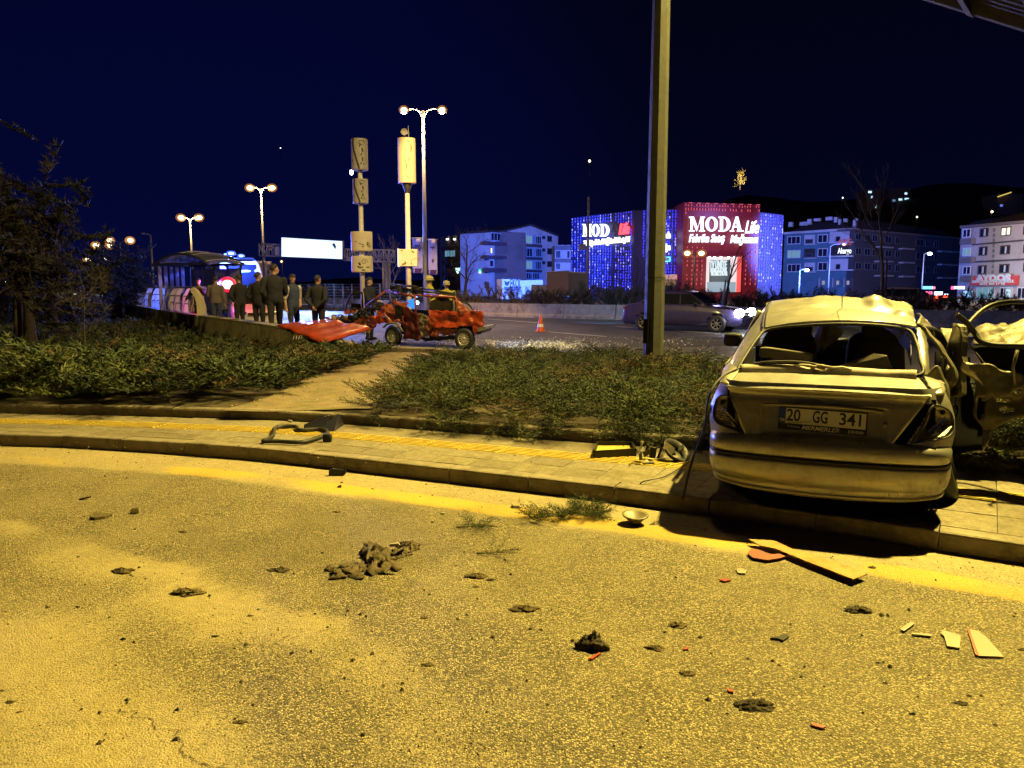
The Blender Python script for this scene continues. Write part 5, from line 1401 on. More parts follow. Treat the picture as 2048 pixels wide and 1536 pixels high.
# rear wing and boot side
rpatch('rear_wing', (1690, 455, .02), (1895, 460, .05), (1660, 590, .0), (1900, 595, .05), M_red, 8, 6, .03, 4)
rpatch('rear_wing', (1800, 590, .03), (1900, 590, .05), (1806, 655, .02), (1842, 660, .05), M_red, 4, 4, .02, 4)
rpatch('c_pillar', (1625, 320, .10), (1665, 345, .12), (1700, 490, .02), (1775, 470, .04), M_redd, 5, 8, .06, 5)
rpatch('boot_lid', (1720, 450, .15), (1895, 458, .08), (1640, 442, 1.45), (1800, 452, 1.5), M_redd, 6, 6, .03, 4)
rpatch('rear_panel', (1895, 460, .06), (1800, 452, 1.5), (1900, 590, .06), (1800, 575, 1.5), M_red, 8, 4, .03, 4)
k = MB(); k.prism([PZ(1845, 600, -.05), PZ(1918, 596, -.04), PZ(1918, 622, -.04), PZ(1850, 640, -.05)], IN * 1.6); k.build('rear_bumper', M_alu, RC)
k = MB(); k.prism([PZ(1850, 642, -.03), PZ(1905, 628, -.02), PZ(1880, 655, -.02), PZ(1845, 664, -.03)], IN * 1.5); k.build('bumper_trim', M_blk, RC)
# rear door and sill
rpatch('rear_door', (1412, 448, -.02), (1690, 458, .0), (1430, 605, -.06), (1672, 600, .0), M_red, 10, 7, .035, 4)
rpatch('rear_door', (1430, 600, -.06), (1672, 592, .0), (1424, 680, -.02), (1640, 668, .04), M_redd, 10, 5, .05, 6, 4)
k = MB(); k.prism([PZ(1588, 488, -.03), PZ(1650, 490, -.03), PZ(1650, 502, -.03), PZ(1588, 502, -.03)], IN * .03); k.build('door_handle', M_blk, RC)
rpatch('sill', (1330, 690, .1), (1645, 670, .1), (1400, 720, .15), (1640, 700, .15), M_blk, 6, 2, .02, 4, th=.05)
# torn door edge between the doors
rpatch('torn_pillar', (1320, 480, .0), (1400, 500, -.05), (1340, 690, .0), (1430, 660, -.05), M_inner, 6, 10, .05, 7)
rpatch('torn_pillar', (1400, 500, -.12), (1465, 545, -.15), (1400, 700, -.05), (1425, 620, -.1), M_redd, 3, 8, .05, 7)
# front door (folded, wine-red inner trim)
rpatch('front_door', (1175, 400, .05), (1330, 480, -.05), (1185, 690, .05), (1340, 712, -.05), M_wine, 8, 10, .05, 4)
rpatch('front_door', (1110, 400, .0), (1180, 405, -.03), (1105, 520, .0), (1170, 545, -.03), M_blk, 3, 5, .02, 4)
# front wing
def skw(c):
    q = PZ(1100, 675); return (c - q).length < .36
rpatch('front_wing', (880, 510, -.02), (1030, 372, .02), (905, 610, -.04), (1030, 560, -.05), M_red, 9, 8, .07, 4, 2, skip=skw)
rpatch('front_wing', (1010, 380, .0), (1210, 370, .15), (1010, 560, -.03), (1185, 560, .0), M_redd, 10, 9, .10, 4.5, 6, skip=skw)
k = MB(); k.tube(spl([PZ(1010, 600, -.05), PZ(1040, 573, -.08), PZ(1090, 562, -.09), PZ(1140, 575, -.08), PZ(1180, 640, -.05)], 5), .03, 6); k.build('arch_liner', M_inner, RC)
# engine bay mess
k = MB(); k.grid(crumple(patch(PZ(515, 520, .5), PZ(890, 480, .2), PZ(560, 560, .25), PZ(895, 620, .0), 20, 9), .12, 4, 3), 0, thick=.03); k.build('front_structure', M_redd, RC)
er = random.Random(3)
for i in range(26):
    zx = er.uniform(560, 900); f = (zx - 560) / 340; zy = lerp(535, 470, f) + er.uniform(-20, 90)
    m_ = MB(); c_ = PZ(zx, min(620, zy), er.uniform(-.05, .5)); s_ = er.uniform(.05, .15)
    M3 = Euler((er.uniform(0, 3), er.uniform(0, 3), er.uniform(0, 3))).to_matrix()
    if i % 3 == 0: softbox(m_, c_, (s_ * 1.6, s_, s_), M=M3, n=5)
    elif i % 3 == 1: m_.cyl(c_, c_ + M3 @ Vector((s_ * 1.8, 0, 0)), s_ * .4, n=8)
    else: m_.box(c_, (s_ * 2, s_ * 1.2, s_ * .3), M=M3)
    m_.build('engine_part', [M_alu, M_blk, M_inner, M_blk][i % 4], RC)
for i in range(14):
    a = PZ(er.uniform(600, 900), er.uniform(470, 600), er.uniform(-.1, .3)); m_ = MB()
    m_.tube(spl([a, a + Vector((er.uniform(-.2, .2), er.uniform(-.1, .1), er.uniform(-.05, .15))), a + Vector((er.uniform(-.4, .4), 0, er.uniform(-.2, .05)))], 5), er.uniform(.008, .02), 5); m_.build('hose', M_blk, RC)
rpatch('radiator', (585, 540, .1), (740, 540, .05), (600, 575, .1), (745, 590, .02), M_blk, 6, 3, .02, 5, th=.06)
rpatch('headlamp_shell', (850, 575, -.08), (890, 590, -.08), (855, 640, -.06), (890, 650, -.06), mat('amber_shell', (.35, .22, .05), .3, metal=.3), 3, 4, .03, 8)
# windscreen pillars, dash, roof
k = MB()
for a, b, o1, o2, r0 in (((1030, 277), (850, 412), .9, .9, .035), ((1030, 277), (1290, 322), .9, .25, .035), ((1290, 320), (1300, 470), .05, .0, .03), ((1290, 318), (1640, 330), .1, .12, .03), ((1140, 360), (1230, 320), .3, .2, .015), ((1075, 355), (1085, 290), .5, .9, .012)):
    m_ = MB(); m_.cyl(PZ(*a, o1), PZ(*b, o2), r0, n=7); m_.build('roof_frame', M_redd if r0 > .02 else M_blk, RC)
rpatch('roof', (1290, 322, .15), (1640, 328, .15), (1240, 312, 1.35), (1560, 318, 1.35), M_redd, 10, 8, .05, 4)
rpatch('dashboard', (860, 420, .5), (1150, 370, .5), (850, 470, .2), (1000, 440, .2), M_blk, 10, 6, .07, 4, th=.05)
m_ = MB(); softbox(m_, PZ(1520, 410, .5), (.50, .4, .42), M=Matrix.Rotation(.3, 3, 'Y'), n=7); m_.build('front_seat', M_pad, RC)
m_ = MB(); softbox(m_, PZ(1620, 420, .5), (.30, .5, .36), n=7); m_.build('rear_seat', M_pad, RC)
m_ = MB(); m_.prism([PZ(1190, 440, 1.4), PZ(1860, 460, 1.4), PZ(1880, 640, 1.4), PZ(1150, 660, 1.4)], IN * .03); m_.prism([PZ(1120, 640, .1), PZ(1660, 640, .1), PZ(1660, 655, .1), PZ(1120, 655, .1)], IN * 1.3); tag(m_.build('cabin_shell', M_int, RC), kind='stuff')
# far-side front door standing open with window frame
m_ = MB(); m_.tube(spl([PZ(668, 450, 1.6), PZ(700, 350, 1.6), PZ(740, 297, 1.6), PZ(820, 290, 1.7)], 6), .03, 6); m_.tube([PZ(820, 290, 1.7), PZ(826, 430, 1.7)], .03, 6, cap=True); tag(m_.build('door_frame', M_blk, RC), kind='stuff')
rpatch('far_door', (655, 440, 1.6), (850, 425, 1.7), (660, 480, 1.5), (860, 470, 1.6), M_redd, 5, 3, .03, 4)
m_ = MB(); m_.prism([PZ(722, 385, 1.55), PZ(800, 390, 1.55), PZ(805, 425, 1.55), PZ(722, 425, 1.55)], IN * .08); m_.build('far_door_mirror', M_int, RC)
# roof rack, mangled
for i, (a, b, o1, o2, r0) in enumerate((((1075, 215), (1650, 300), .9, .2, .018), ((1090, 235), (1665, 318), .6, .1, .018), ((1100, 212), (1400, 262), 1.2, 1.0, .02), ((1080, 205), (1075, 265), .9, .9, .02), ((1380, 300), (1660, 345), 1.2, .2, .016), ((1350, 255), (1690, 310), 1.3, .3, .016), ((1640, 285), (1660, 340), .2, .1, .02), ((1200, 225), (1180, 270), .9, .5, .016), ((1500, 280), (1500, 320), .6, .2, .016), ((1070, 160), (1082, 215), .8, .8, .010), ((1330, 270), (1240, 300), .9, .3, .016))):
    m_ = MB(); A_ = PZ(*a, o1); B_ = PZ(*b, o2); m_.tube([A_, A_.lerp(B_, .5) + Vector((0, 0, .02 * (-1) ** i)), B_], r0, 6); m_.build('rack_bar', M_blk if i % 3 else M_dark, RC)
rpatch('folded_roof_sheet', (1090, 212, .7), (1330, 262, .5), (1080, 262, .5), (1360, 300, .3), M_blk, 8, 5, .08, 5)
m_ = MB(); m_.tube(spl([PZ(1700, 375, .2), PZ(1750, 385, .3), PZ(1790, 420, .4), PZ(1808, 455, .4)], 5), .02, 6); m_.build('rear_window_seal', M_blk, RC)
for i in range(8):
    a = PZ(er.uniform(1000, 1250), er.uniform(240, 330), er.uniform(.3, .9)); m_ = MB(); m_.tube(spl([a, a + Vector((er.uniform(-.2, .2), 0, er.uniform(-.1, .1))), a + Vector((er.uniform(-.4, .4), 0, er.uniform(-.2, .2)))], 4), .008, 5); m_.build('hanging_wire', M_blk, RC)
# lit scrap of window showing blue light
m_ = MB(); m_.prism([PZ(1225, 360, .6), PZ(1290, 340, .6), PZ(1300, 440, .6), PZ(1225, 415, .6)], IN * .01); m_.build('far_window', emis('blue_window', (.03, .25, 1.0), 1.4), RC)
m_ = MB(); softbox(m_, PZ(1312, 380, .9), (.10, .06, .10), e=.9, n=6); m_.build('inspection_light', emis('blue_torch', (.35, .75, 1.0), 14), RC)
lamp('red_wreck_blue', 'POINT', tuple(basemat(RC) @ PZ(1312, 380, .8)), 22, (.2, .5, 1), .05)
# wheels: local x is forward, so the axle is along local y
zrot = R(-90) if IN.y > 0 else R(90)
for px, py, nm in ((1100, 675, 0), (1735, 700, 0)):
    q = PZ(px, py, .06)
    w_ = wheel(RC, tuple(q), .275, .17, (0, 0, zrot + (R(8) if px > 1500 else R(-4))), -1 if False else 1, spokes=14, rim=M_rimw)
for px, py in ((1100, 660), (1735, 690)):
    q = PZ(px, py, 1.35); wheel(RC, tuple(q), .275, .17, (0, 0, zrot + R(180)), 1, spokes=8, rim=M_rimw)
for px in (1100, 1735):
    q = PZ(px, 675, .02)
# bonnet lying out over the low wall
HD = thing('car_bonnet', 'flat red bonnet torn off the wreck, tipped over the end of the wall', 'bonnet', tuple(U(650, 660, 18.3)))
hi_ = Vector(HD.location)
Aq, Bq, Cq, Dq = U(553, 648, 18.6) - hi_, U(652, 639.5, 20.0) - hi_, U(745, 655, 19.0) - hi_, U(646, 684, 16.9) - hi_
P = patch(Aq, Bq, Dq, Cq, 22, 16)
P2 = []
for i, row in enumerate(P):
    rr2 = []
    for j, p in enumerate(row):
        u, v = i / 22, j / 16
        bump_ = .035 * math.exp(-((v - .32) / .05) ** 2) + .035 * math.exp(-((v - .68) / .05) ** 2) - .02 * math.exp(-((v - .5) / .1) ** 2)
        cr_ = .03 * abs(nz((u * 2, v * 2, 0), 1.4, 3)) + .006 * nz((u, v, 0), 9, 2)
        edge = .05 * max(0, 1 - min(u, 1 - u, v, 1 - v) / .05)
        rr2.append(p + Vector((0, 0, bump_ + cr_ - edge)))
    P2.append(rr2)
mb = MB(); mb.grid(P2, thick=.025); mb.build('skin', M_red, HD)
for t in (.25, .5, .75):
    m_ = MB(); m_.tube([Aq.lerp(Dq, t) + Vector((0, 0, -.05)), Bq.lerp(Cq, t) + Vector((0, 0, -.05))], .03, 5); m_.build('rib', M_int, HD)
GR = thing('grille', 'broken black radiator grille hanging below the torn-off bonnet', 'car part', tuple(U(602, 676, 17.6)))
gv = Vector(GR.location)
for i in range(6):
    a = U(588 + i * 5.5, 672 - i * .4, 17.6) - gv; b = U(586 + i * 5.5, 680 - i * .5, 17.5) - gv; m_ = MB(); m_.cyl(a, b, .012, n=5); m_.build('bar', M_alu, GR)
for i in range(3):
    a = U(586, 673 + i * 3.2, 17.6) - gv; b = U(620, 670 + i * 3, 17.6) - gv; m_ = MB(); m_.cyl(a, b, .010, n=5); m_.build('bar', M_alu, GR)

# ================================================================== MOVING DARK SALOON and others
def saloon(name, label, cat, loc, rz, L_, W_, H_, paint, glassm, lights=None, tail=None, group=None, van=False, hatch=False):
    """car along local +x (front), built of shell, windows, wheels, lamps, bumpers"""
    t = thing(name, label, cat, loc, rz, group)
    h = H_; l = L_
    if not van:
        low = [(-.50, .30, .38), (-.49, .55, .62), (-.46, .62, .86), (-.30, .64, .92), (-.0, .62, .93), (.22, .60, .90), (.40, .54, .78), (.475, .46, .62), (.50, .32, .45)]
        belt = [(x * l, zb * h) for x, zb, _ in []]
        prof_top = [(-.50, .42), (-.493, .56), (-.47, .66), (-.33, .70), (-.1, .695), (.12, .67), (.20, .655), (.36, .60), (.46, .53), (.495, .42)]
        roof = [(-.36, .70), (-.25, .93), (-.17, .985), (-.02, 1.0), (.06, .975), (.22, .66)]
    else:
        prof_top = [(-.50, .50), (-.495, .55), (-.49, .58), (-.33, .58), (-.1, .58), (.12, .58), (.30, .56), (.42, .50), (.48, .42), (.50, .34)]
        roof = [(-.488, .58), (-.48, .97), (-.44, 1.0), (.10, 1.0), (.20, .97), (.34, .57)]
    zb = .17 * h
    # body loft: sections across y
    P = []
    for x, zt in prof_top:
        nar = 1 - .10 * max(0, (abs(x) - .40) / .10) ** 1.5
        w = W_ / 2 * nar; zt *= h
        P.append([(x * l, -w * .90, zb), (x * l, -w * .985, zb + .10 * h), (x * l, -w, lerp(zb, zt, .55)), (x * l, -w * .97, lerp(zb, zt, .85)), (x * l, -w * .90, zt), (x * l, -w * .5, zt + .015 * h), (x * l, 0, zt + .02 * h), (x * l, w * .5, zt + .015 * h), (x * l, w * .90, zt), (x * l, w * .97, lerp(zb, zt, .85)), (x * l, w, lerp(zb, zt, .55)), (x * l, w * .985, zb + .10 * h), (x * l, w * .90, zb)])
    S_ = surf([[Vector(p) for p in r_] for r_ in P], 4, 3)
    wr = .215 * h * (1 if not van else .8); wx = (-.31 * l, .31 * l)
    m_ = MB(); m_.grid(S_, skip=lambda c: any(math.hypot(c.x - q, c.z - wr) < wr * 1.13 for q in wx) and abs(c.y) > W_ * .3)
    e0 = [Vector(p) for p in S_[0]]; e1 = [Vector(p) for p in S_[-1]]
    m_.add(e0, [tuple(range(len(e0)))]); m_.add(e1, [tuple(range(len(e1)))])
    m_.build('body', paint, t)
    # greenhouse
    P = []
    for x, z in roof:
        f = (z - .66) / .34; w = W_ / 2 * lerp(.90, .72 if not van else .86, max(0, f)); z *= h
        zz = .66 * h if not van else .55 * h
        P.append([(x * l, -W_ / 2 * .90, min(z, zz)), (x * l, -w, z - .02 * h * (f > .5)), (x * l, -w * .6, z + .008), (x * l, 0, z + .015), (x * l, w * .6, z + .008), (x * l, w, z - .02 * h * (f > .5)), (x * l, W_ / 2 * .90, min(z, zz))])
    S2 = surf([[Vector(p) for p in r_] for r_ in P], 3, 2)
    m_ = MB(); m_.grid(S2); m_.build('roof', paint, t)
    # side windows and screens slightly proud
    for sg in (-1, 1):
        y0 = sg * (W_ / 2 * .905 + .004); y1 = sg * (W_ / 2 * (.765 if not van else .875) + .012)
        if van: rng = [(.02, .155, .06, .18)]
        else: rng = [(-.33, -.215, -.245, -.17), (-.205, .0, -.165, -.01), (.01, .19, .0, .07)]
        for xa, xb, xc, xd in rng:
            zl = (.70 if not van else .60) * h; zu = (.935 if not van else .88) * h
            m_ = MB(); m_.prism([(xa * l, y0, zl), (xb * l, y0, zl - .01 * h), (xd * l, y1, zu), (xc * l, y1, zu)], (0, sg * .008, 0)); m_.build('window', glassm, t)
    (xa, za), (xb, zb2) = roof[-2], roof[-1]
    m_ = MB(); m_.prism([(lerp(xa, xb, .06) * l + .01, -W_ * .34, lerp(za, zb2, .06) * h + .02), (lerp(xa, xb, .06) * l + .01, W_ * .34, lerp(za, zb2, .06) * h + .02), (lerp(xa, xb, .95) * l + .01, W_ * .42, lerp(za, zb2, .95) * h + .02), (lerp(xa, xb, .95) * l + .01, -W_ * .42, lerp(za, zb2, .95) * h + .02)], (.012, 0, .012)); m_.build('windscreen', glassm, t)
    (xa, za), (xb, zb2) = roof[0], roof[1]
    if not van:
        m_ = MB(); m_.prism([(lerp(xa, xb, .1) * l - .01, -W_ * .40, lerp(za, zb2, .1) * h + .02), (lerp(xa, xb, .1) * l - .01, W_ * .40, lerp(za, zb2, .1) * h + .02), (lerp(xa, xb, .95) * l - .01, W_ * .34, lerp(za, zb2, .95) * h + .02), (lerp(xa, xb, .95) * l - .01, -W_ * .34, lerp(za, zb2, .95) * h + .02)], (-.012, 0, .012)); m_.build('rear_window', glassm, t)
    for sg in (-1, 1):
        for x in wx: wheel(t, (x, sg * (W_ / 2 - .10), wr), wr, .19, (0, 0, R(90)), -sg if False else (sg), spokes=7, rim=M_alu)
        m_ = MB(); softbox(m_, (.488 * l, sg * W_ * .33, .485 * h), (.10, W_ * .25, .10 * h), e=.6, n=6); m_.build('headlight', lights or M_chrome, t)
        m_ = MB(); softbox(m_, (-.49 * l, sg * W_ * .38, .58 * h), (.08, W_ * .18, .09 * h), e=.5, n=6); m_.build('taillight', tail or M_redlens, t)
        m_ = MB(); softbox(m_, (.14 * l, sg * (W_ / 2 + .06), .70 * h), (.12, .16, .11), e=.6, n=6); m_.build('mirror', M_blk, t)
    m_ = MB(); m_.box((.497 * l, 0, .30 * h), (.07, W_ * .86, .12 * h)); m_.build('front_bumper', paint, t)
    m_ = MB(); m_.box((.503 * l, 0, .46 * h), (.03, W_ * .38, .07 * h)); m_.build('grille', M_blk, t)
    m_ = MB(); m_.box((-.497 * l, 0, .32 * h), (.07, W_ * .86, .14 * h)); m_.build('rear_bumper', paint, t)
    m_ = MB(); m_.box((-.0 * l, 0, .20 * h), (l * .86, W_ * .82, .10 * h)); m_.build('underside', M_blk, t)
    return t
M_cglass = mat('car_glass', (.012, .014, .018), .08, coat=.4)
M_dkpaint = mat('dark_blue_paint', (0.06, 0.05, 0.15), 0.3, metal=.4, var=.15, coat=.6)
M_hl = emis('headlight_glow', (.92, .95, 1.0), 55)
# front at px ~1505, rear at px ~1268, heading right
ma = G(1300, 652, HW); mf = G(1505, 668, HW); 
md = Vector((.858, -.514, 0)).normalized()
mcen = G(1390, 664, HW) + Vector((-.1, 1.0, 0))
MV = saloon('dark_saloon', 'dark blue saloon driving right with white headlights, behind the tall pole', 'car', tuple(mcen), math.atan2(md.y, md.x), 4.45, 1.76, 1.46, M_dkpaint, M_cglass, M_hl)
mm = basemat(MV)
for ch in MV.children:
    if ch.name.startswith('headlight'): ch.data.transform(Matrix.Translation((2.17, 0, .71)) @ Matrix.Diagonal((2.4, 1.45, 1.9, 1)) @ Matrix.Translation((-2.17, 0, -.71)))
for sg in (-1, 1):
    s0 = mm @ Vector((2.35, sg * .58, .68)); s1 = mm @ Vector((9.0, sg * .5, -.3))
    lamp('headlight_beam', 'SPOT', tuple(s0), 260, (.85, .9, 1.0), .05, tuple(s1), 60, .8)
lamp('headlight_near', 'POINT', tuple(mm @ Vector((2.9, -1.3, .55))), 22, (.8, .88, 1.0), .15)
# far grey estate beyond the median, moving right to left
fa = U(1790, 590, 43); fd = Vector((.80, -.60, 0)).normalized()
FV = saloon('grey_car', 'dim grey car with red tail light beyond the hedge, behind the bare tree', 'car', (fa.x, fa.y, HW), math.atan2(-fd.y, -fd.x), 4.6, 1.8, 1.62, mat('grey_paint', (.36, .34, .30), .35, metal=.1, coat=.4), M_cglass, None, emis('tail_glow', (1.0, .06, .03), 8))
for ch in FV.children:
    if ch.name.startswith('taillight'): ch.data.transform(Matrix.Translation((-2.3, 0, 1.12)) @ Matrix.Diagonal((4, 1.3, 1.2, 1)) @ Matrix.Translation((2.25, 0, -.94)))
# box truck behind the hedge
M_tarp = mat('truck_tarp', (.055, .06, .10), .7, var=.15, vs_=2); M_trk = mat('truck_front', (.34, .25, .23), .6, var=.1)
q0 = U(1094, 590, 70); q1 = U(1137, 590, 66); q2 = U(1177, 590, 70)
TK = thing('box_truck', 'parked box truck with blue side and pale front, behind the hedge left of the shop', 'truck', (q1.x, q1.y, .2)); tv = Vector(TK.location)
ztop0 = U(1094, 550, 70).z - .2; ztop1 = U(1137, 543, 66).z - .2
m_ = MB()
a, b, c = Vector((q0.x, q0.y, 0)) - Vector((tv.x, tv.y, 0)), Vector((0, 0, 0)), Vector((q2.x, q2.y, 0)) - Vector((tv.x, tv.y, 0))
m_.prism([a + Vector((0, 0, .8)), b + Vector((0, 0, .8)), b + Vector((0, 0, ztop1)), a + Vector((0, 0, ztop1))], c); m_.build('box', M_trk, TK)
m_ = MB(); n_ = Vector((.0, -.03, 0)); m_.prism([b + n_ + Vector((.02, 0, .85)), c + n_ + Vector((0, 0, .85)), c + n_ + Vector((0, 0, ztop1 - .1)), b + n_ + Vector((.02, 0, ztop1 - .1))], (0, .02, 0)); m_.build('tarp_side', M_tarp, TK)
m_ = MB(); m_.tube([a + Vector((0, -.05, ztop1)), b + Vector((0, -.05, ztop1 + .02))], .07, 5); m_.build('roof_edge', M_pale, TK)
m_ = MB(); m_.box(a + Vector((-.6, 1.2, 1.1)), (1.8, 2.2, 1.3), taper=.85); m_.build('cab', M_white, TK)
for x in (.6, 1.6):
    wheel(TK, (x, -.1, .45), .45, .28, (0, 0, R(90)), -1)

# ================================================================== POLICE VEHICLES
M_polw = mat('police_white', (.45, .46, .50), .3, coat=.5)
M_blueb = glow('blue_beacon', (.35, .8, 1.0), (.02, .06, 1.0), 4, .9); M_redb = glow('red_beacon', (1.0, .75, .70), (1.0, .01, .05), 6, .9, .01, .25); M_vio = glow('violet_beacon', (.8, .8, 1.0), (.15, .10, 1.0), 5, .9)
pc = G(486, 656, HW); pc = U(494, 640, 29)
PCAR = saloon('police_car', 'white police car with red and blue roof beacons behind the standing men', 'car', (pc.x + .2, 29.2, HW), R(-68), 4.4, 1.75, 1.45, M_polw, M_cglass)
pm = basemat(PCAR); pmi = pm.inverted()
m_ = MB(); m_.box((-.1, 0, 1.50), (.25, 1.1, .06)); m_.build('light_bar', M_blk, PCAR)
rp_ = pmi @ U(455, 569, 27.6); bp2 = pmi @ U(437, 568.5, 27.8)
m_ = MB(); softbox(m_, rp_, (.62, .62, .56), e=1, n=12); m_.build('red_beacon', M_redb, PCAR)
m_ = MB(); softbox(m_, bp2, (.26, .26, .24), e=1, n=10); m_.build('blue_beacon', M_vio, PCAR)
lamp('police_red', 'POINT', tuple(U(455, 567, 27.0)), 170, (1.0, .03, .07), .12)
lamp('police_blue', 'POINT', tuple(U(437, 565, 27.4)), 200, (.10, .14, 1.0), .12)
av = U(472, 560, 36)
AV = saloon('police_van', 'van with two blue roof beacons parked beyond the bus shelter', 'van', (av.x, 36, HW), R(-60), 5.6, 2.0, 2.75, M_polw, M_cglass, van=True)
ami = basemat(AV).inverted()
for (px, py, s_) in ((462, 507, .26), (482, 512, .20), (451, 508.5, .12)):
    q = ami @ U(px, py, 35.5); m_ = MB(); softbox(m_, q, (s_ * 1.6, s_ * 1.6, s_), e=.8, n=7); m_.build('blue_beacon', M_blueb, AV)
q = ami @ U(470, 511.5, 35.6); m_ = MB(); m_.box(q + Vector((0, 0, -.12)), (.3, 1.6, .08)); m_.build('light_bar', M_blk, AV)
lamp('van_blue', 'POINT', tuple(U(466, 500, 34)), 5500, (.06, .12, 1.0), .2)
lamp('road_blue', 'SPOT', tuple(U(520, 520, 40)), 10000, (.10, .16, 1.0), .3, (-6.5, 31, 0), 95, .8)
# cyan light on the barrier
lamp('barrier_cyan', 'SPOT', (3.6, 33.2, 1.1), 620, (.10, .45, .9), .05, (5.2, 38.5, .45), 78, .15)
# distant traffic and lights on the left
M_dl = glow('distant_headlight', (.8, .95, 1.0), (.05, .30, 1.0), 8, .7); M_dlw = emis('distant_lamp', (.85, .9, 1.0), 25)
for k, (px, py, D_, lab) in enumerate(((132, 566, 95, 'leftmost oncoming car of the distant traffic, blue-white headlights'), (172, 581, 78, 'oncoming car in the middle of the distant traffic on the left'), (193, 586, 70, 'nearest oncoming car of the distant traffic on the left'))):
    p = U(px, py, D_)
    c_ = saloon('oncoming_car', lab, 'car', (p.x, D_, HW), R(-70), 4.3, 1.75, 1.5, mat('far_car_paint_%d' % k, (.1, .11, .13), .4), M_cglass, M_dl, None, 'distant oncoming cars')
    for dx in (-.55, .55):
        m_ = MB(); softbox(m_, (2.2, dx, .9), (.3, .62, .46), e=.9, n=6); m_.build('headlight', M_dl, c_)
    lamp('far_headlight', 'POINT', (p.x + .8, D_ - 2.6, .9), 260, (.3, .5, 1.0), .2)

# ================================================================== BUILDINGS
M_win = mat('window_glass_dark', (.012, .018, .035), .1, coat=.3)
M_wfr = mat('window_frame_white', (.50, .50, .52), .5)
M_wbr = mat('window_frame_brown', (.06, .045, .045), .6)
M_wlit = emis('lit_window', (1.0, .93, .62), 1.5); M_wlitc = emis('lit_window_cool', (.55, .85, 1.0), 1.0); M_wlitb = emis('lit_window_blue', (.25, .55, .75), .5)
M_fac = {k: mat('facade_' + k, c, .85, var=.10, vs_=.35, dirt=tuple(q * .7 for q in c), ds=.25) for k, c in dict(pale=(.46, .45, .44), taupe=(.13, .105, .10), teal=(.07, .16, .19), dark=(.055, .05, .06), cream=(.36, .31, .29), plum=(.10, .06, .07), grey=(.16, .15, .16)).items()}
M_roofd = mat('roof_dark', (.03, .02, .02), .9, var=.2)
class Fac:
    """a facade plane between two ground pixels at given distances; u along it in 0..1 via pixels, v as pixel height"""
    def __init__(s, pxa, da, pxb, db, base=0.0):
        s.a = U(pxa, 575, da); s.b = U(pxb, 575, db); s.a.z = s.b.z = base
        s.t = (s.b - s.a).normalized(); s.n = Vector((s.t.y, -s.t.x, 0))
        if s.n.y > 0: s.n = -s.n
    def p(s, px, py, off=0.0):
        r = ray(px, py); q = s.a + s.n * off
        k = (q - CAMV).dot(s.n) / r.dot(s.n); return CAMV + r * k
def quad(parent, F, px0, px1, py0, py1, m_, nm, off=0.0, th=.25, skew=0.0):
    """box proud of the facade covering the pixel rectangle; the vertical extents come from its centre"""
    inv = basemat(parent).inverted() if parent.parent is None else None
    inv = basemat(ROOT[0]).inverted()
    a = F.p(px0, (py0 + py1) / 2, off); b = F.p(px1, (py0 + py1) / 2, off)
    c = F.p((px0 + px1) / 2, py0 + 0.0, off); d = F.p((px0 + px1) / 2, py1, off)
    q = [Vector((a.x, a.y, d.z)), Vector((b.x, b.y, d.z)), Vector((b.x, b.y, c.z)), Vector((a.x, a.y, c.z))]
    k = MB(); k.prism([inv @ v for v in q], -F.n * th); return k.build(nm, m_, parent)
ROOT = [None]
def wallpoly(parent, F, pts, m_, nm='wall', depth=8.0, ground=True):
    inv = basemat(ROOT[0]).inverted()
    q = [F.p(x, y) for x, y in pts]
    if ground:
        q = q + [Vector((q[-1].x, q[-1].y, -.2)), Vector((q[0].x, q[0].y, -.2))]
    k = MB(); k.prism([inv @ v for v in q], -F.n * depth); return k.build(nm, m_, parent)
def window(parent, F, px0, px1, py0, py1, fr=None, gl=None, off=.06, mull=2):
    """frame ring part + glass pane sub-part, mullions in the frame"""
    inv = basemat(ROOT[0]).inverted()
    a = F.p(px0, (py0 + py1) / 2, off); b = F.p(px1, (py0 + py1) / 2, off); zt = F.p((px0 + px1) / 2, py0, off).z; zb = F.p((px0 + px1) / 2, py1, off).z
    W = (b - a); W.z = 0; w = W.length; t = W.normalized(); h = zt - zb; fw = min(.14, w * .12)
    def P_(x, z, o=0.0): v = a + t * x + F.n * o; v.z = zb + z; return inv @ v
    k = MB()
    def bar(x0, x1, z0, z1): k.prism([P_(x0, z0), P_(x1, z0), P_(x1, z1), P_(x0, z1)], -F.n * .10)
    bar(0, w, 0, fw); bar(0, w, h - fw, h); bar(0, fw, fw, h - fw); bar(w - fw, w, fw, h - fw)
    for i in range(1, mull): x = w * i / mull; bar(x - fw * .35, x + fw * .35, fw, h - fw)
    f = k.build('window', fr or M_wfr, parent)
    k = MB(); k.prism([P_(fw, fw, -.04), P_(w - fw, fw, -.04), P_(w - fw, h - fw, -.04), P_(fw, h - fw, -.04)], -F.n * .01); k.build('pane', gl or M_win, f)
    return f
def balcony(parent, F, px0, px1, py0, py1, m_=None, off=1.1):
    """solid parapet band standing out, with side cheeks"""
    return quad(parent, F, px0, px1, py0, py1, m_ or M_fac['plum'], 'balcony', off, off)
def bld(label, F, cat='building', nm='apartment_building'):
    b = thing(nm, label, cat, tuple((F.a + F.b) / 2)); ROOT[0] = b; return b

def zA(x, y): return 860 + x / 6.827, 400 + y / 6.827
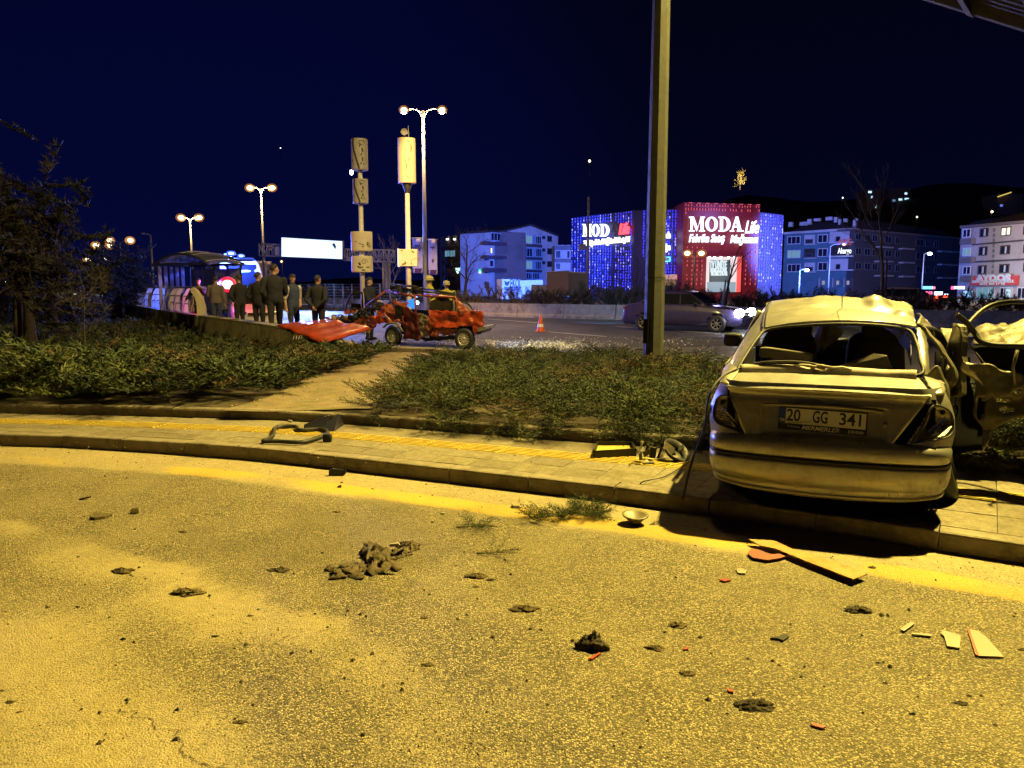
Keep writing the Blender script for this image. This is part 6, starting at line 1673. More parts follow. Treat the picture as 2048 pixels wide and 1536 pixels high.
# --- A: taupe wing and pale gabled house
FA = Fac(880, 178, 980, 150, 0); BA = bld('taupe apartment block with green lit shop sign and two white roof lights', FA)
wallpoly(BA, FA, [zA(130, 560), zA(150, 500), zA(790, 430), zA(800, 640), (979, 600), (880, 600)][:4], M_fac['taupe'])
for y0, y1 in ((600, 655), (800, 850), (960, 1010), (1120, 1200)):
    quad(BA, FA, zA(190, 0)[0], zA(770, 0)[0], zA(0, y0)[1], zA(0, y1)[1], M_fac['plum'], 'floor_band', .5, .5)
for r_, (y0, y1) in enumerate(((680, 780), (860, 940), (1030, 1110))):
    for x0, x1 in ((200, 270), (272, 345), (380, 440), (450, 500), (520, 590), (640, 680), (682, 730)):
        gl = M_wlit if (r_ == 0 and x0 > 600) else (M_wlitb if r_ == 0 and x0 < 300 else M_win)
        a, b = zA(x0, y0), zA(x1, y1)
        if r_ == 0 and x0 > 600: a, b = zA(x0, 655), zA(x1, 730)
        window(BA, FA, a[0], b[0], a[1], b[1], M_fac['grey'], gl, mull=2)
for x in (228, 325):
    a = zA(x, 535); f_ = quad(BA, FA, a[0] - .9, a[0] + .9, a[1] - 1.2, a[1] + 1.2, emis('facade_lamp', (.9, .9, 1), 8), 'roof_lamp', .4, .3)
q0 = FA.p(*zA(470, 965), 1.0)
sgA = thing('sign', 'green and white lit letters with a cloud shape on the taupe building', 'sign', tuple(q0)); ROOT[0] = sgA
M_grn = emis('green_neon', (.05, .85, .62), 2.2); M_grw = emis('pale_green_neon', (.55, 1.0, .85), 2.2)
angA = math.atan2(FA.t.y, FA.t.x)
text('sign_text', 'VÇAYL', 1.9, M_grn, sgA, (-.2, 0, 0), (R(90), 0, angA), .1, width=3.6, bold=.06)
k = MB(); q = sgA.location
for (x0, x1, y0, y1) in ((360, 405, 930, 1000), ):
    pts = [FA.p(*zA(x, y), 1.0) - q for x, y in ((385, 1003), (358, 950), (362, 928), (385, 935), (408, 926), (410, 955))]; k.prism(pts, FA.n * .2)
k.build('sign_heart', M_grw, sgA)
k = MB(); pts = [FA.p(*zA(x, y), 1.0) - q for x, y in ((562, 972), (565, 950), (590, 945), (592, 925), (618, 920), (625, 908), (640, 912), (645, 925), (668, 930), (672, 945), (695, 950), (696, 972))]; k.prism(pts, FA.n * .2); k.build('sign_cloud', M_grn, sgA)
k = MB(); pts = [FA.p(*zA(x, y), 1.0) - q for x, y in ((562, 980), (696, 980), (694, 998), (568, 998))]; k.prism(pts, FA.n * .2); k.build('sign_base', M_grw, sgA)
FB = Fac(980, 150, 1118, 168, 0); BB = bld('pale gabled apartment house washed in blue light, with the white kiosk before it', FB)
# the gable wall catches the blue light of the shop strings
wallpoly(BB, FB, [zA(790, 440), zA(830, 440), zA(1040, 430), zA(1385, 350), zA(1750, 495), zA(1745, 640)][1:], M_fac['pale'])
k = MB(); inv = basemat(BB).inverted()
a, b, c = FB.p(*zA(1020, 432), .4), FB.p(*zA(1385, 347), .4), FB.p(*zA(1760, 497), .4)
for u_, v_ in ((a, b), (b, c)):
    k.prism([inv @ u_, inv @ v_, inv @ (v_ + Vector((0, 0, .35))), inv @ (u_ + Vector((0, 0, .35)))], -FB.n * 9)
tag(k.build('roof', M_roofd, BB), kind='stuff')
a = FB.p(*zA(825, 440), .3); b = FB.p(*zA(1110, 462), .3); k = MB(); k.prism([inv @ a, inv @ b, inv @ (b + Vector((0, 0, .4))), inv @ (a + Vector((0, 0, .4)))], -FB.n * 6); k.build('balcony_roof', M_roofd, BB)
for x0, x1, y0, y1 in ((790, 1095, 575, 620), (790, 1095, 760, 805), (790, 1090, 930, 985), (1280, 1535, 600, 640), (1280, 1535, 780, 815), (1280, 1530, 955, 985)):
    a, b = zA(x0, y0), zA(x1, y1); balcony(BB, FB, a[0], b[0], a[1], b[1], M_fac['plum'], 1.2 if x0 < 1000 else .7)
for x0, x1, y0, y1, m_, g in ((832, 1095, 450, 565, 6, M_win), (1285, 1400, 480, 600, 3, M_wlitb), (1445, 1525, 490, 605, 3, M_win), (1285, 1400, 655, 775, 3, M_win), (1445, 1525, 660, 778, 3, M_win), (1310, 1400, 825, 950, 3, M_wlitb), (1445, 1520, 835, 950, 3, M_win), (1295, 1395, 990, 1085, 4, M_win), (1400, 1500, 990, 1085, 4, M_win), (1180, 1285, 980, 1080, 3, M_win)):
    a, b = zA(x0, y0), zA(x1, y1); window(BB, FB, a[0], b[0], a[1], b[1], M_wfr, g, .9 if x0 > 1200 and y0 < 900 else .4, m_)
for y0, y1 in ((490, 570), (660, 745), (835, 915)):
    for x0, x1, hh in ((1105, 1170, 1), (1215, 1255, .55), (1537, 1575, .55), (1605, 1665, 1)):
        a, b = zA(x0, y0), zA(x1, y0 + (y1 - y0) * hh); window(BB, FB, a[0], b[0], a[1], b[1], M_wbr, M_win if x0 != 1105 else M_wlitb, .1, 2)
for x0, x1, y0, y1, g in ((825, 855, 650, 730, M_wlit), (970, 1030, 655, 735, M_wlit), (828, 860, 830, 905, M_win), (965, 1035, 830, 905, M_win)):
    a, b = zA(x0, y0), zA(x1, y1); window(BB, FB, a[0], b[0], a[1], b[1], M_wbr, g, .1, 1 if x1 - x0 < 40 else 2)
FE = Fac(1006, 120, 1092, 122, 0); BE = bld('white kiosk wall with dark lettering under the gabled house', FE, 'kiosk', 'kiosk')
wallpoly(BE, FE, [zA(985, 1080), zA(1230, 1085), zA(1232, 1100), zA(1540, 1090)], M_white, depth=3)
q0 = FE.p(*zA(1170, 1143), .08); text('wall_text', 'EKOL', 2.1, M_inkp, BE, q0 - BE.location, (R(90), 0, math.atan2(FE.t.y, FE.t.x)), .03, width=1.75, bold=.03)
k = MB(); q = FE.p(*zA(1050, 1130), .08) - BE.location; k.prism([q + Vector((-.45, 0, .35)), q + Vector((0, 0, .1)), q + Vector((.45, 0, .35)), q + Vector((.3, 0, -.3)), q + Vector((0, 0, -.5)), q + Vector((-.3, 0, -.3))], FE.n * .04); k.build('wall_emblem', M_inkp, BE)
a, b = zA(1015, 1185), zA(1240, 1235); quad(BE, FE, a[0], b[0], a[1], b[1], M_fac['grey'], 'lower_sign', .1, .08)
FC = Fac(1110, 150, 1144, 150, 0); BC = bld('low two-storey annex with balconies between gabled house and lit shop', FC)
wallpoly(BC, FC, [zA(1705, 615), zA(1925, 615)], M_fac['pale'])
for x0, x1, y0, y1 in ((1700, 1925, 620, 680), (1700, 1925, 800, 850)):
    a, b = zA(x0, y0), zA(x1, y1); balcony(BC, FC, a[0], b[0], a[1], b[1], M_fac['grey'], .8)
for x0, x1, y0, y1 in ((1720, 1780, 695, 790), (1875, 1905, 700, 790), (1720, 1775, 865, 940)):
    a, b = zA(x0, y0), zA(x1, y1); window(BC, FC, a[0], b[0], a[1], b[1], M_wbr, M_win, .1, 2)

# --- MODA shop: dark blue boxes hung with light strings, red tower in the middle
def zM(x, y): return 1120 + x / 4.2667, 380 + y / 4.2667
M_navy = mat('shop_navy', (.015, .018, .07), .5, var=.2); M_shopred = mat('shop_red', (.20, .012, .025), .5, var=.15)
M_led = emis('blue_led', (.035, .035, 1.0), 2.2); M_led2 = emis('white_blue_led', (.22, .24, 1.0), 2.6); M_ledr = emis('red_led', (.9, .12, .16), .8)
M_neon = emis('white_neon', (.80, .88, 1.0), 2.2); M_neonr = emis('red_neon', (1.0, .05, .08), 3.5); M_neonc = emis('cyan_neon', (.1, .8, .9), 2.5)
FL = Fac(1144, 128, 1268, 112, 0); SH_ = bld('large furniture shop with blue light strings and a red lettered tower', FL, 'shop', 'shop_building')
wallpoly(SH_, FL, [zM(100, 238), zM(635, 172)], M_navy, depth=12)
FM_ = Fac(1268, 112, 1368, 108, 0); wallpoly(SH_, FM_, [zM(635, 175), zM(1050, 160)], M_navy, depth=10)
FR_ = Fac(1368, 104, 1521, 104, 0); wallpoly(SH_, FR_, [zM(1058, 104), zM(1708, 124)], M_shopred, 'tower_wall', depth=12)
FS = Fac(1519, 106, 1568, 110, 0); wallpoly(SH_, FS, [zM(1702, 190), zM(1908, 214)], M_navy, depth=10)
inv = basemat(SH_).inverted()
def string_(F, zx, y0, y1, m_, step=.42, off=.25):
    top = F.p(*zM(zx, y0), off); bot = F.p(*zM(zx, y1), off); n = max(2, int((top.z - bot.z) / step)); k = MB()
    for i in range(n):
        z = top.z - (i + .5) * step + rnd.uniform(-.04, .04); ph = i % 3
        if rnd.random() < .12: continue
        c_ = Vector((top.x + rnd.uniform(-.04, .04), top.y, z)); k.box(inv @ c_, (.10, .10, .30 if ph else .2), rnd.choice([0, 0, 0, 0, 1]))
    return tag(k.build('light_string', [m_, M_led2 if m_ is M_led else m_], SH_, fix=False), kind='stuff')
x = 105
while x < 630:
    if not (440 < x < 470):
        top = 240 - (x - 100) * .125 ; cutx = 190 < x < 590
        if cutx:
            string_(FL, x, top, 290, M_led)
            string_(FL, x, 462, 860, M_led)
        else: string_(FL, x, top, 860, M_led)
    x += 22 if x > 260 else 25
for x in (716, 720, 745, 910, 925, 940, 962, 990, 1015, 1035): string_(FM_, x, 165 if x != 910 else 250, 590 if x < 730 else 740, M_led)
for k_ in range(10): string_(FS, 1718 + k_ * 20.5, 198 + k_ * 2.2, 860, M_led)
for x in range(1075, 1705, 24): string_(FR_, x, 110 + (x - 1058) * .03, 210, M_ledr, .5); 
for x in range(1090, 1700, 42):
    if x < 1235 or x > 1560: string_(FR_, x, 470, 850, M_ledr, .6)
for x in range(1100, 1690, 72): 
    a = FR_.p(*zM(x, 108 + (x - 1058) * .03), .25); b = FR_.p(*zM(x + 30, 108 + (x - 1058) * .03), .25); k = MB(); k.cyl(inv @ a, inv @ b, .05, n=5); k.build('light_string', M_ledr, SH_)
def sign_word(s, F, zx, zy, size, wpx, m_, nm='sign_letters', bold=.0, shear=0.0, depth=.15, off=.6):
    q = F.p(*zM(zx, zy), off); wd = (F.p(*zM(zx + wpx / 2, zy), off) - F.p(*zM(zx - wpx / 2, zy), off)).length
    return text(nm, s, size, m_, SH_, inv @ q, (R(90), 0, math.atan2(F.t.y, F.t.x)), depth, width=wd, bold=bold, shear=shear)
def serif_word(F, letters, zy0, zy1, m_, off=.6):
    """slab-serif capitals from bars: M O D A"""
    for ch, x0, x1 in letters:
        k = MB()
        def Q(u, v): return inv @ F.p(*zM(lerp(x0, x1, u), lerp(zy1, zy0, v)), off)
        def bar(pts): k.prism([Q(*p) for p in pts], F.n * .15)
        if ch == 'M':
            for p in ([(.10, 0), (.22, 0), (.22, 1), (.10, 1)], [(.74, 0), (.92, 0), (.92, 1), (.74, 1)], [(.10, 1), (.30, 1), (.56, .22), (.48, .0)], [(.48, .0), (.56, .22), (.74, 1), (.80, 1)], [(0, 0), (.34, 0), (.34, .09), (0, .09)], [(.64, 0), (1, 0), (1, .09), (.64, .09)], [(0, .91), (.3, .91), (.3, 1), (0, 1)], [(.72, .91), (1, .91), (1, 1), (.72, 1)]): bar(p)
        if ch in 'OD':
            n = 20
            for i in range(n):
                a0, a1 = 2 * math.pi * i / n, 2 * math.pi * (i + 1) / n
                f = lambda a, ro, cx=.5: ((cx + ro * math.cos(a) * .5 if ch == 'O' else max(.12 if ro > .8 else .32, .40 + .58 * ro * math.cos(a) if ro > .8 else .36 + .38 * math.cos(a))), .5 + (.5 if ro > .8 else .40) * math.sin(a))
                if ch == 'O': bar([(.5 + .5 * math.cos(a0), .5 + .5 * math.sin(a0)), (.5 + .5 * math.cos(a1), .5 + .5 * math.sin(a1)), (.5 + .24 * math.cos(a1), .5 + .40 * math.sin(a1)), (.5 + .24 * math.cos(a0), .5 + .40 * math.sin(a0))])
                elif math.cos((a0 + a1) / 2) > 0: bar([(.42 + .56 * math.cos(a0), .5 + .5 * math.sin(a0)), (.42 + .56 * math.cos(a1), .5 + .5 * math.sin(a1)), (.40 + .30 * math.cos(a1), .5 + .40 * math.sin(a1)), (.40 + .30 * math.cos(a0), .5 + .40 * math.sin(a0))])
            if ch == 'D':
                for p in ([(.12, 0), (.36, 0), (.36, 1), (.12, 1)], [(0, 0), (.44, 0), (.44, .09), (0, .09)], [(0, .91), (.44, .91), (.44, 1), (0, 1)]): bar(p)
        if ch == 'A':
            for p in ([(.10, 0), (.20, 0), (.54, .95), (.44, 1)], [(.60, 0), (.86, 0), (.60, 1), (.42, 1)], [(.22, .28), (.70, .28), (.68, .38), (.25, .38)], [(0, 0), (.32, 0), (.32, .08), (0, .08)], [(.52, 0), (1, 0), (1, .08), (.52, .08)]): bar(p)
        tag(k.build('sign_letter', m_, SH_, fix=False), kind=None)
serif_word(FR_, [('M', 1100, 1235), ('O', 1240, 1345), ('D', 1352, 1455), ('A', 1448, 1565)], 228, 355, M_neon)
sign_word('Life', FR_, 1635, 322, 2.3, 118, M_neon, shear=.3, bold=.03)
sign_word('Fabrika Satış', FR_, 1250, 415, 1.45, 305, M_neon, shear=.25, bold=.035)
sign_word('Mağazası', FR_, 1568, 422, 1.45, 235, M_neon, shear=.25, bold=.035)
serif_word(FL, [('M', 196, 272), ('O', 276, 340), ('D', 346, 425)], 290, 398, M_neon)
serif_word(FL, [('A', 430, 500)], 284, 388, mat('unlit_letter', (.15, .15, .2), .5))
sign_word('Life', FL, 545, 336, 2.2, 82, M_neonr, shear=.3, bold=.03)
sign_word("Türkiye'nin Düğün Paketçisi", FL, 385, 440, 1.15, 385, M_neon, shear=.25, bold=.02)
sign_word('moda', FM_, 895, 388, 1.2, 95, M_neon, bold=.05, shear=.2); sign_word('mobilya', FM_, 880, 490, 1.2, 120, M_neon, bold=.05, shear=.2)
q = quad(SH_, FM_, *[zM(860, 0)[0], zM(938, 0)[0]], zM(0, 570)[1], zM(0, 612)[1], M_neonc, 'small_sign', .3, .2)
sign_word('INDIRIM', FM_, 900, 592, .7, 62, M_txtwht, off=.4)
# entrance portal with poster
quad(SH_, FR_, zM(1248, 0)[0], zM(1545, 0)[0], zM(0, 566)[1], zM(0, 870)[1], emis('portal_light', (1.0, .80, .82), .95), 'entrance', .12, .1)
quad(SH_, FR_, zM(1510, 0)[0], zM(1545, 0)[0], zM(0, 572)[1], zM(0, 870)[1], emis('portal_red', (1.0, .10, .09), 1.1), 'portal_edge', .3, .15)
quad(SH_, FR_, zM(1240, 0)[0], zM(1550, 0)[0], zM(0, 558)[1], zM(0, 570)[1], M_shopred, 'portal_lintel', .5, .4)
quad(SH_, FR_, zM(1275, 0)[0], zM(1450, 0)[0], zM(0, 598)[1], zM(0, 870)[1], mat('poster_teal', (.045, .10, .12), .6), 'poster', .25, .1)
quad(SH_, FR_, zM(1255, 0)[0], zM(1500, 0)[0], zM(0, 785)[1], zM(0, 870)[1], emis('poster_sofa', (.5, .7, .85), .55), 'poster_sofa', .35, .08)
for x in (1275, 1320, 1375, 1440, 1490):
    quad(SH_, FR_, zM(x - 9, 0)[0], zM(x + 9, 0)[0], zM(0, 568)[1], zM(0, 584)[1], emis('spot_lamp', (1, 1, 1), 5), 'portal_lamp', .5, .15)
sign_word('TV ÜNİTE', FR_, 1350, 640, 1.4, 145, emis('poster_ink', (.8, .95, 1), .9), off=.42, bold=.05)
sign_word('RENK KATAN', FR_, 1352, 686, .8, 135, bpy.data.materials['poster_ink'], off=.42, bold=.02)
sign_word('MOBİLYALAR', FR_, 1358, 714, .8, 140, bpy.data.materials['poster_ink'], off=.42, bold=.02)
FW = Fac(1318, 100, 1356, 100, 0)
quad(SH_, FW, zM(870, 0)[0], zM(1003, 0)[0], zM(0, 728)[1], zM(0, 762)[1], mat('wall_sign_red', (.30, .03, .04), .6, emit=(.4, .03, .05), es=.25), 'wall_sign', 0, .1)
quad(SH_, FW, zM(870, 0)[0], zM(1000, 0)[0], zM(0, 764)[1], zM(0, 830)[1], mat('wall_sign_dark', (.03, .03, .07), .6), 'wall_sign', 0, .1)
sign_word('SANA UYGUN', FW, 935, 745, .9, 118, mat('sign_ink', (.5, .4, .4), .5, emit=(.8, .6, .6), es=.3), off=.1, bold=.02)
sign_word('peşin fiyatına', FW, 932, 779, .7, 100, M_txtwht, off=.1); sign_word('her bütçeye', FW, 932, 801, .7, 100, M_txtwht, off=.1)
# light shed by the strings on the neighbours and road
lamp('string_glow_left', 'SPOT', tuple(FL.p(1140, 480, 22)), 420000, (.05, .14, 1.0), 1.0, tuple(FB.p(1060, 520)), 36, .25)
lamp('string_glow_mid', 'POINT', tuple(FM_.p(1290, 500, 6)), 1500, (.12, .10, 1.0), 2.0)
lamp('string_glow_tower', 'POINT', tuple(FR_.p(1450, 425, 4.5)), 1500, (.25, .25, 1.0), 1.0)
lamp('portal_glow', 'POINT', tuple(FR_.p(1450, 555, 3)), 300, (1.0, .75, .7), .8)
lamp('tower_floor', 'POINT', tuple(FR_.p(1400, 520, 9)), 1100, (1.0, .50, .30), .5)

# --- right apartments (teal lit wing, dark wing)
def zR(x, y): return 1540 + x / 4.0315, 340 + y / 4.0315
FT = Fac(1568, 158, 1706, 150, 0); BT = bld('teal apartment block with white balconies, lit blue, right of the shop', FT)
wallpoly(BT, FT, [zR(118, 522), zR(690, 485)], M_fac['teal'])
a = FT.p(*zR(108, 520), .5); b = FT.p(*zR(690, 484), .5); inv = basemat(BT).inverted(); k = MB(); k.prism([inv @ a, inv @ b, inv @ (b + Vector((0, 0, .45))), inv @ (a + Vector((0, 0, .45)))], -FT.n * 10); k.build('cornice', M_fac['pale'], BT)
k = MB(); c1, c2 = FT.p(*zR(330, 425), -5), FT.p(*zR(560, 412), -5); k.prism([inv @ a, inv @ b, inv @ c2, inv @ c1], -FT.n * 4); k.build('roof', M_roofd, BT)
for x0, x1, y0, y1 in ((148, 176, 420, 458), (238, 300, 418, 448), (300, 328, 395, 440), (352, 402, 390, 412), (448, 500, 378, 405), (515, 540, 380, 422), (550, 566, 395, 450), (590, 618, 392, 420), (668, 688, 402, 455), (680, 702, 390, 410)):
    p0, p1 = zR(x0, y0), zR(x1, y1); quad(BT, FT, p0[0], p1[0], p0[1], p1[1], M_fac['pale'], 'chimney', -3, 1.0)
for y0 in (533, 645, 757):
    p0, p1 = zR(138, y0), zR(246, y0 + 66); window(BT, FT, p0[0], p1[0], p0[1], p1[1], M_wfr, M_win if y0 != 645 else M_wlitb, .1, 3)
    p0, p1 = zR(384, y0 - 14), zR(464, y0 + 55); window(BT, FT, p0[0], p1[0], p0[1], p1[1], M_wfr, M_win, .1, 2)
    p0, p1 = zR(276, y0 - 10), zR(362, y0 + 60); quad(BT, FT, p0[0], p1[0], p0[1], p1[1], M_fac['pale'] if y0 != 645 else M_roofd, 'loggia_wall', .08, .06)
    p0, p1 = zR(275, y0 + 62), zR(366, y0 + 70); quad(BT, FT, p0[0], p1[0], p0[1], p1[1], M_fac['pale'], 'balcony', .9, .9)
    p0, p1 = zR(285, y0 + 25), zR(345, y0 + 58); window(BT, FT, p0[0], p1[0], p0[1], p1[1], M_wbr, M_win, .2, 4)
    p0, p1 = zR(480, y0 - 40), zR(668, y0 + 45); quad(BT, FT, p0[0], p1[0], p0[1], p1[1], M_fac['pale'] if y0 != 645 else M_roofd, 'loggia_wall', .08, .06)
    p0, p1 = zR(470, y0 + 45), zR(668, y0 + 56); quad(BT, FT, p0[0], p1[0], p0[1], p1[1], M_fac['pale'], 'balcony', 1.2, 1.2)
    p0, p1 = zR(530, y0 + 2), zR(566, y0 + 44); window(BT, FT, p0[0], p1[0], p0[1], p1[1], M_wbr, M_win, .2, 1)
for x in (430, 545, 628):
    p0, p1 = zR(x - 11, 893), zR(x + 11, 925); quad(BT, FT, p0[0], p1[0], p0[1], p1[1], emis('notice', (.8, .75, .9), .35) if x == 430 else bpy.data.materials['notice'], 'notice', .3, .05)
for x in (390, 500, 590, 655):
    p0, p1 = zR(x, 870), zR(x + 10, 945); quad(BT, FT, p0[0], p1[0], p0[1], p1[1], M_fac['cream'], 'ground_pillar', .3, .3)
sgB = thing('sign', 'small red and white lit sign on the blue-lit balcony', 'sign', tuple(FT.p(*zR(598, 640), 1.8)))
text('sign_text', 'AKS', 1.6, emis('sign_red', (.9, .12, .10), .5), sgB, (0, 0, 1.3), (R(90), 0, math.atan2(FT.t.y, FT.t.x)), .05, width=2.6); text('sign_text', 'Akargo', 1.5, emis('sign_white', (.8, .9, 1), 1.6), sgB, (.1, 0, -.3), (R(90), 0, math.atan2(FT.t.y, FT.t.x)), .05, width=2.5, bold=.03)
FD = Fac(1706, 150, 1925, 176, 0); BD_ = bld('long dark apartment wing with grey window frames behind the bare tree', FD)
wallpoly(BD_, FD, [zR(685, 485), zR(1550, 560)], M_fac['dark'])
a = FD.p(*zR(680, 488), .5); b = FD.p(*zR(1550, 560), .5); inv = basemat(BD_).inverted(); k = MB(); k.prism([inv @ a, inv @ b, inv @ (b + Vector((0, 0, .4))), inv @ (a + Vector((0, 0, .4)))], -FD.n * 10); k.build('cornice', M_fac['taupe'], BD_)
k = MB(); c1, c2 = FD.p(*zR(760, 400), -5), FD.p(*zR(1400, 490), -5); k.prism([inv @ a, inv @ b, inv @ c2, inv @ c1], -FD.n * 4); k.build('roof', M_roofd, BD_)
for r_ in range(3):
    for x0, w_ in ((690, 48), (762, 48), (825, 44), (930, 50), (1010, 40), (1180, 62), (1256, 40), (1325, 38)):
        y0 = lerp(508, 572, (x0 - 690) / 660) + r_ * lerp(118, 105, (x0 - 690) / 660)
        p0, p1 = zR(x0, y0), zR(x0 + w_, y0 + 58); window(BD_, FD, p0[0], p1[0], p0[1], p1[1], mat('frame_grey', (.13, .12, .13), .6) if not bpy.data.materials.get('frame_grey') else bpy.data.materials['frame_grey'], M_win, .1, 2)
    for x0, x1 in ((880, 1000), (1075, 1170), (1385, 1460), (1465, 1535)):
        y0 = lerp(585, 640, (x0 - 690) / 840) + r_ * lerp(118, 104, (x0 - 690) / 840)
        p0, p1 = zR(x0, y0 + 20), zR(x1, y0 + 32); balcony(BD_, FD, p0[0], p1[0], p0[1], p1[1], M_fac['cream'], 1.0)
lamp('string_glow_right', 'SPOT', tuple(FS.p(1605, 490, 12)), 240000, (.07, .16, 1.0), 1.0, tuple(FT.p(1630, 510)), 62, .5)
# AYDOS building
FY = Fac(1925, 128, 2060, 112, 0); BY = bld('cream corner building with the red AYDOS shop sign', FY)
wallpoly(BY, FY, [zR(1545, 470), zR(2140, 425)], M_fac['cream'])
a = FY.p(*zR(1530, 470), .8); b = FY.p(*zR(2150, 420), .8); inv = basemat(BY).inverted(); k = MB(); k.prism([inv @ a, inv @ b, inv @ (b + Vector((0, 0, .4))), inv @ (a + Vector((0, 0, .4)))], -FY.n * 12); k.build('eaves', M_fac['taupe'], BY)
k = MB(); c1, c2 = FY.p(*zR(1650, 415), -6), FY.p(*zR(2100, 330), -6); k.prism([inv @ a, inv @ b, inv @ c2, inv @ c1], -FY.n * 4); k.build('roof', M_roofd, BY)
for y0, y1 in ((575, 587), (722, 736)):
    p0, p1 = zR(1630, y0), zR(2140, y1); quad(BY, FY, p0[0], p1[0], p0[1], p1[1], M_fac['dark'], 'floor_band', .1, .1)
for r_ in range(3):
    y0 = 470 + r_ * 150
    for x0, w_ in ((1690 - r_ * 8, 68), (1862 - r_ * 8, 78), (2040, 70)):
        p0, p1 = zR(x0, y0 - (x0 - 1690) * .06 - (2 if r_ else 0)), zR(x0 + w_, y0 + 70 - (x0 - 1690) * .06)
        window(BY, FY, p0[0], p1[0], p0[1], p1[1], M_wbr, M_wlit if (r_ == 0 and x0 == 1862) else M_win, .1, 2)
        p0, p1 = zR(x0 + w_ * .5, y0 + 8 - (x0 - 1690) * .06), zR(x0 + w_ * .5 + 12, y0 + 62 - (x0 - 1690) * .06); quad(BY, FY, p0[0], p1[0], p0[1], p1[1], M_wfr, 'window_bar', .16, .04)
    p0, p1 = zR(1552, y0 + 5), zR(1616, y0 + 75); window(BY, FY, p0[0], p1[0], p0[1], p1[1], M_wfr, M_wlitb if r_ == 1 else M_win, .5, 2)
    p0, p1 = zR(1530, y0 + 85), zR(1622, y0 + 128); balcony(BY, FY, p0[0], p1[0], p0[1], p1[1], M_fac['taupe'], .8)
for k_ in range(9):
    y = 470 + k_ * 42; p0, p1 = zR(1798 - k_ * 1.5, y), zR(1815 - k_ * 1.5, y + 28); quad(BY, FY, p0[0], p1[0], p0[1], p1[1], M_fac['grey'], 'stair_slit', .08, .06)
p0, p1 = zR(1612, 855), zR(1985, 930); quad(BY, FY, p0[0], p1[0], p0[1], p1[1], mat('aydos_red', (.42, .05, .05), .6, emit=(.5, .05, .05), es=.12), 'shop_sign', .5, .4)
def wordY(s, zx, zy, size, wpx, m_, bold=0.0):
    q = FY.p(*zR(zx, zy), .56); wd = (FY.p(*zR(zx + wpx / 2, zy), .56) - FY.p(*zR(zx - wpx / 2, zy), .56)).length
    return text('sign_text', s, size, m_, BY, inv @ q, (R(90), 0, math.atan2(FY.t.y, FY.t.x)), .03, width=wd, bold=bold)
wordY('AYDOS', 1796, 874, 1.35, 285, M_txtwht, .10); wordY('EMLAK İNŞAAT GAYRİMENKUL', 1790, 900, .6, 340, M_txtwht, .01); wordY('0312 395 17 95', 1790, 920, .5, 200, M_txtwht, .01)
for x0, x1 in ((1660, 1810), (1850, 1950), (1990, 2100)):
    p0, p1 = zR(x0, 945), zR(x1, 1040); window(BY, FY, p0[0], p1[0], p0[1], p1[1], M_wfr, M_win if x0 != 1660 else M_wlitb, .1, 3)
p0, p1 = zR(1895, 955), zR(1942, 1035); window(BY, FY, p0[0], p1[0], p0[1], p1[1], M_wfr, M_wlitc, .25, 1)
# row of lit shop signs low at the right
for k_, (x0, x1, y0, y1, c, s_, lab) in enumerate(((1236, 1310, 938, 960, (.08, .55, .9), 3, 'blue lit shop sign, leftmost of the low signs by the hedge'), (1312, 1332, 940, 960, (1, .1, .2), 2.5, 'tiny red lit sign beside the leftmost blue one'), (1252, 1308, 980, 1002, (1, .05, .15), 3, 'red lit sign below the leftmost blue sign'), (1330, 1392, 982, 1010, (.55, .75, 1), 5, 'bright white-blue sign in the middle of the low signs'), (1408, 1436, 998, 1010, (.4, .7, 1), 3, 'smallest white-blue light, just right of the brightest sign'), (1466, 1484, 938, 962, (1, .05, .2), 4, 'pink-red lit end of the long shop sign'), (1486, 1570, 938, 960, (.6, .7, 1), 4, 'long white lit shop sign left of the AYDOS building'), (1560, 1636, 975, 1028, (.2, .45, .8), 1.6, 'blue glowing shop window at the corner of the AYDOS building'))):
    Fq = Fac(1800, 118, 1960, 118, 0); q = Fq.p(*zR((x0 + x1) / 2, (y0 + y1) / 2)); ss = thing('shop_sign', lab, 'sign', tuple(q)); ROOT[0] = ss
    p0, p1 = zR(x0, y0), zR(x1, y1); quad(ss, Fq, p0[0], p1[0], p0[1], p1[1], emis('shop_light_%d' % k_, c, s_), 'light_box', 0, .2); quad(ss, Fq, p0[0] - .3, p1[0] + .3, p0[1] - .4, p1[1] + .4, M_dark, 'case', -.25, .3)
lamp('shop_glow_right', 'POINT', (64, 112, 3), 6500, (.35, .55, 1.0), 1.0)
lamp('street_fill_right', 'POINT', (64, 98, 9.5), 22000, (1.0, .62, .40), 1.0)
lamp('street_fill_mid', 'POINT', (4, 92, 10), 3000, (1.0, .66, .5), 1.0)
lamp('street_fill_left', 'POINT', (-13, 120, 10), 3500, (1.0, .66, .5), 1.0)

